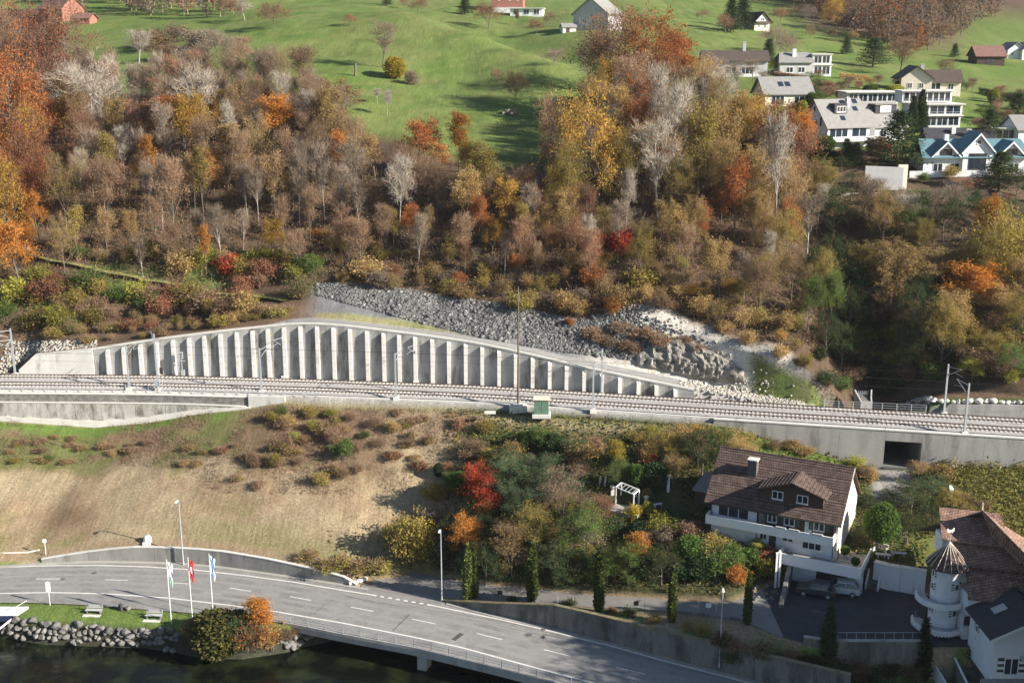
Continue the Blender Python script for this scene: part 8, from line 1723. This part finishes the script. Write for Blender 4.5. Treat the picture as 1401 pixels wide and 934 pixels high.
# ------------------------------------------------------------------ cars
def car(label, px, py, rz, paint, zz):
    x, y, z = P(px, py, zz); t = thing('parked_car', label, 'car', (x, y, zz), rz, 'cars parked below the villa')
    prof = [(-2.25, .35), (-2.3, .75), (-2.15, 1.0), (-1.0, 1.1), (1.9, 1.12), (2.2, 1.05), (2.28, .6), (2.2, .35)]
    m = MB(); W = .92
    for k, (w0, ins) in enumerate(((W, 0),)):
        L_ = [(a, -W, b) for a, b in prof]; R_ = [(a, W, b) for a, b in prof]; n = len(prof)
        m.poly(L_ + R_, [tuple(range(n)), tuple(range(2 * n - 1, n - 1, -1))] + [(i, i + n, (i + 1) % n + n, (i + 1) % n) for i in range(n)])
    o = m.build('body', paint, t); bv = o.modifiers.new('b', 'BEVEL'); bv.width = .09; bv.segments = 2; bv.limit_method = 'ANGLE'
    cb = [(-.95, 1.08, .9), (-.3, 1.62, .7), (1.55, 1.66, .72), (2.1, 1.1, .88)]
    m = MB(); L_ = [(a, -w_, b) for a, b, w_ in cb]; R_ = [(a, w_, b) for a, b, w_ in cb]; m.poly(L_ + R_, [(0, 1, 2, 3), (7, 6, 5, 4), (0, 4, 5, 1), (1, 5, 6, 2), (2, 6, 7, 3)]); m.build('windows', M_GLASS, t)
    m = MB().hexa([(-.36, -.71, 1.62), (1.6, -.73, 1.66), (1.6, .73, 1.66), (-.36, .71, 1.62)], [(-.3, -.66, 1.68), (1.52, -.68, 1.73), (1.52, .68, 1.73), (-.3, .66, 1.68)])
    for a, b in (((-.95, 1.08, .9), (-.3, 1.64, .71)), ((.55, 1.1, .93), (.6, 1.66, .74)), ((2.1, 1.1, .89), (1.55, 1.68, .73))):
        for s in (-1, 1): m.tube((a[0], s * a[2], a[1]), (b[0], s * b[2], b[1]), .032, .032, 5)
    m.build('roof', paint, t)
    for wx_ in (-1.4, 1.4):
        for s in (-1, 1):
            wh = MB().tube((wx_, s * .72, .36), (wx_, s * .95, .36), .36, .36, 18).build('wheel', M_DKSTEEL, t); MB().tube((wx_, s * .94, .36), (wx_, s * .965, .36), .22, .2, 10).build('rim', M_STEEL, wh)
    for s in (-1, 1): MB().b2(-2.3, -2.2, s * .7 - .16, s * .7 + .16, .72, .9).build('headlight', M_GLASS, t); MB().b2(2.2, 2.29, s * .75 - .12, s * .75 + .12, .75, 1.0).build('tail_light', M_RED, t); MB().b2(-.75, -.55, s * 1.0 - .08, s * 1.0 + .08, 1.05, 1.2).build('mirror', paint, t)
M_SILV = mat('silver_car_paint', (.13, .125, .13), var=.03, rough=.3, metal=.6); M_WCAR = mat('white_car_paint', (.5, .51, .53), var=.02, rough=.3)
car('silver grey estate car parked in the shade in front of the garage', 1116, 813, -.3, M_SILV, 6.56); car('white car parked half under the terrace beside the garage', 1149, 811, -.28, M_WCAR, 6.56)
# ------------------------------------------------------------------ bits on the meadow
x, y, z = hit(486, 104); tag(MB().tube((0, 0, -.2), (.1, 0, 3.0), .3, .24, 8).build('broken_tree', M_BARK), 'broken dead tree trunk standing alone on the meadow slope', 'dead trunk').location = (x, y, z)
x, y, z = hit(697, 156); t = thing('log_pile', 'pile of logs with a pale end face under the ochre fruit tree', 'log pile', (x, y, z), -.1)
rng = random.Random(4)
for i in range(9): MB().tube((-1.2 + (i % 5) * .62 + (i // 5) * .3, -1.0, .25 + .5 * (i // 5)), (-1.2 + (i % 5) * .62 + (i // 5) * .3 + .1, 1.0, .25 + .5 * (i // 5)), .3, .27, 7).build('log', M_BARK if i % 3 else M_CREAM, t)
x, y, z = hit(38, 348); t = thing('info_board', 'small white board at the left edge of the wood path', 'sign', (x, y, z)); MB().b2(-.75, .75, -.06, 0, .7, 1.3).build('board', M_WPAINT, t)
for s in (-.6, .6): MB().b2(s - .05, s + .05, 0, .06, -.2, 1.2).build('post', M_BRWOOD, t)
t = thing('meadow_fence', 'thin wire fence with wooden posts running down the meadow', 'fence', hit(600, 130))
q = []
for px, py in ((548, 92), (575, 108), (600, 122), (625, 136), (650, 148), (680, 160), (712, 172)):
    x, y, z = hit(px, py); q.append((x, y, z + .9)); MB().tube((x, y, z - .2), (x, y, z + 1.1), .07, .06, 6).build('post', M_BARK, t, t.location)
MB().path(q, .015, 3).build('wire', M_STEEL, t, t.location)
# ------------------------------------------------------------------ autumn air
hz = MB().b2(-420, 420, -260, 980, -6, 330).build('haze', bpy.data.materials.new('haze_air'))
hm = hz.data.materials[0]; hm.use_nodes = True; ht_ = hm.node_tree; ht_.nodes.remove(ht_.nodes['Principled BSDF'])
pv = ht_.nodes.new('ShaderNodeVolumePrincipled'); pv.inputs['Color'].default_value = (.9, .93, 1.0, 1); pv.inputs['Density'].default_value = 0.00006; pv.inputs['Anisotropy'].default_value = 0.2
ht_.links.new(pv.outputs[0], ht_.nodes['Material Output'].inputs['Volume']); tag(hz, kind='stuff')
# ------------------------------------------------------------------ a label of its own for every plant
def xband(px, bands):
    for x1, w_ in bands:
        if px < x1: return w_
    return bands[-1][1]
def region(px, py):
    if py < 150 and 480 < px < 790 or py < 60 and 300 < px < 800: return 'on the meadow ' + xband(px, [(460, 'rim above the bare wood'), (600, 'near the yellow bush'), (690, 'below the red house'), (800, 'by the barn')])
    if px > 930 and py < 70: return 'in the orchard ' + xband(px, [(1050, 'around the chalet'), (1130, 'right of the chalet'), (1500, 'below the far wood')])
    if px > 1095 and py < 275: return xband(px, [(1180, 'near the grey-roofed hill house'), (1260, 'near the big hillside pine'), (1330, 'near the three-storey hill house'), (1500, 'beside the blue-roofed villa')])
    if py > 820: return 'on the lake shore by the bridge end' if px < 500 else 'beside the parking area wall'
    if py > 545:
        if px < 600: return 'on the mown field ' + ('below the track' if py < 680 else 'behind the roadside wall') + xband(px, [(200, ' at the left'), (400, ' below the abutment'), (600, ' near the thicket')])
        if px < 1100 and py < 640: return 'just below the railway ' + xband(px, [(760, 'near the green cabinet'), (900, 'above the garden'), (1100, 'behind the villa roof')])
        if px < 790: return 'in the thicket ' + ('high ' if py < 690 else 'low ') + xband(px, [(680, 'by the red tree'), (1500, 'behind the cypresses')])
        if px < 1090: return 'in the garden ' + xband(px, [(930, 'by the white pergola'), (1100, 'below the villa')])
        return 'on the bank ' + xband(px, [(1230, 'beside the villa'), (1500, 'behind the tower house')])
    b = xband(px, [(70, 'at the far left'), (150, 'above the plain end wall'), (240, 'above the first ribs'), (330, 'above the signal masts'), (430, 'above the tallest ribs'), (520, 'above the stone slope start'), (610, 'above the middle ribs'), (700, 'left of the tall mast'), (790, 'right of the tall mast'), (880, 'above the orange bushes'), (970, 'above the rock outcrop'), (1095, 'above the white scree'), (1190, 'above the gully'), (1290, 'above the gully railing'), (1500, 'above the boulder wall')])
    v = 'high up ' if py < 190 else 'mid-slope ' if py < 300 else 'low down ' if py < 385 else 'lowest down '
    return v + b
ORD = ['first', 'second', 'third', 'fourth', 'fifth', 'sixth', 'seventh', 'eighth', 'ninth', 'tenth', 'eleventh', 'twelfth']
CNT = {2: 'two', 3: 'three', 4: 'four', 5: 'five', 6: 'six', 7: 'seven', 8: 'eight', 9: 'nine', 10: 'ten', 11: 'eleven', 12: 'twelve'}
sets = {}
for o, desc, (px, py, D), H in PL:
    if not o.get('label'): sets.setdefault(desc + ' ' + region(px, py), []).append((px, o))
for k, l in sets.items():
    l.sort(key=lambda t: t[0])
    for i, (px, o) in enumerate(l):
        if len(l) == 1: o['label'] = k
        else: o['label'] = k + (', leftmost of ' if i == 0 else ', rightmost of ' if i == len(l) - 1 else ', %s from left of ' % ordn(i + 1)) + CNT.get(len(l), str(len(l)))
        if len(l) > 1: o['group'] = k.replace(' tree ', ' trees ', 1).replace(' bush ', ' bushes ', 1).replace(' shrub ', ' shrubs ', 1)

for o in bpy.data.objects:
    l = o.get('label')
    if l and len(l.replace('-', ' ').split()) > 16:
        for a, b in (('low brush clump', 'brush clump'), (' of the', ''), ('leafy ', ''), ('spreading ', ''), (' of two', ''), ('-most', 'most'), (' in the thicket', ' in thicket'), ('on the mown field ', ''), ('in the garden ', ''), ('reddish brown', 'reddish'), ('thin twiggy', 'twiggy'), (' the ', ' ')):
            if len(l.replace('-', ' ').split()) > 16: l = l.replace(a, b)
        o['label'] = l
        if len(l.replace('-', ' ').split()) > 16: print('LONG', o.name, l)
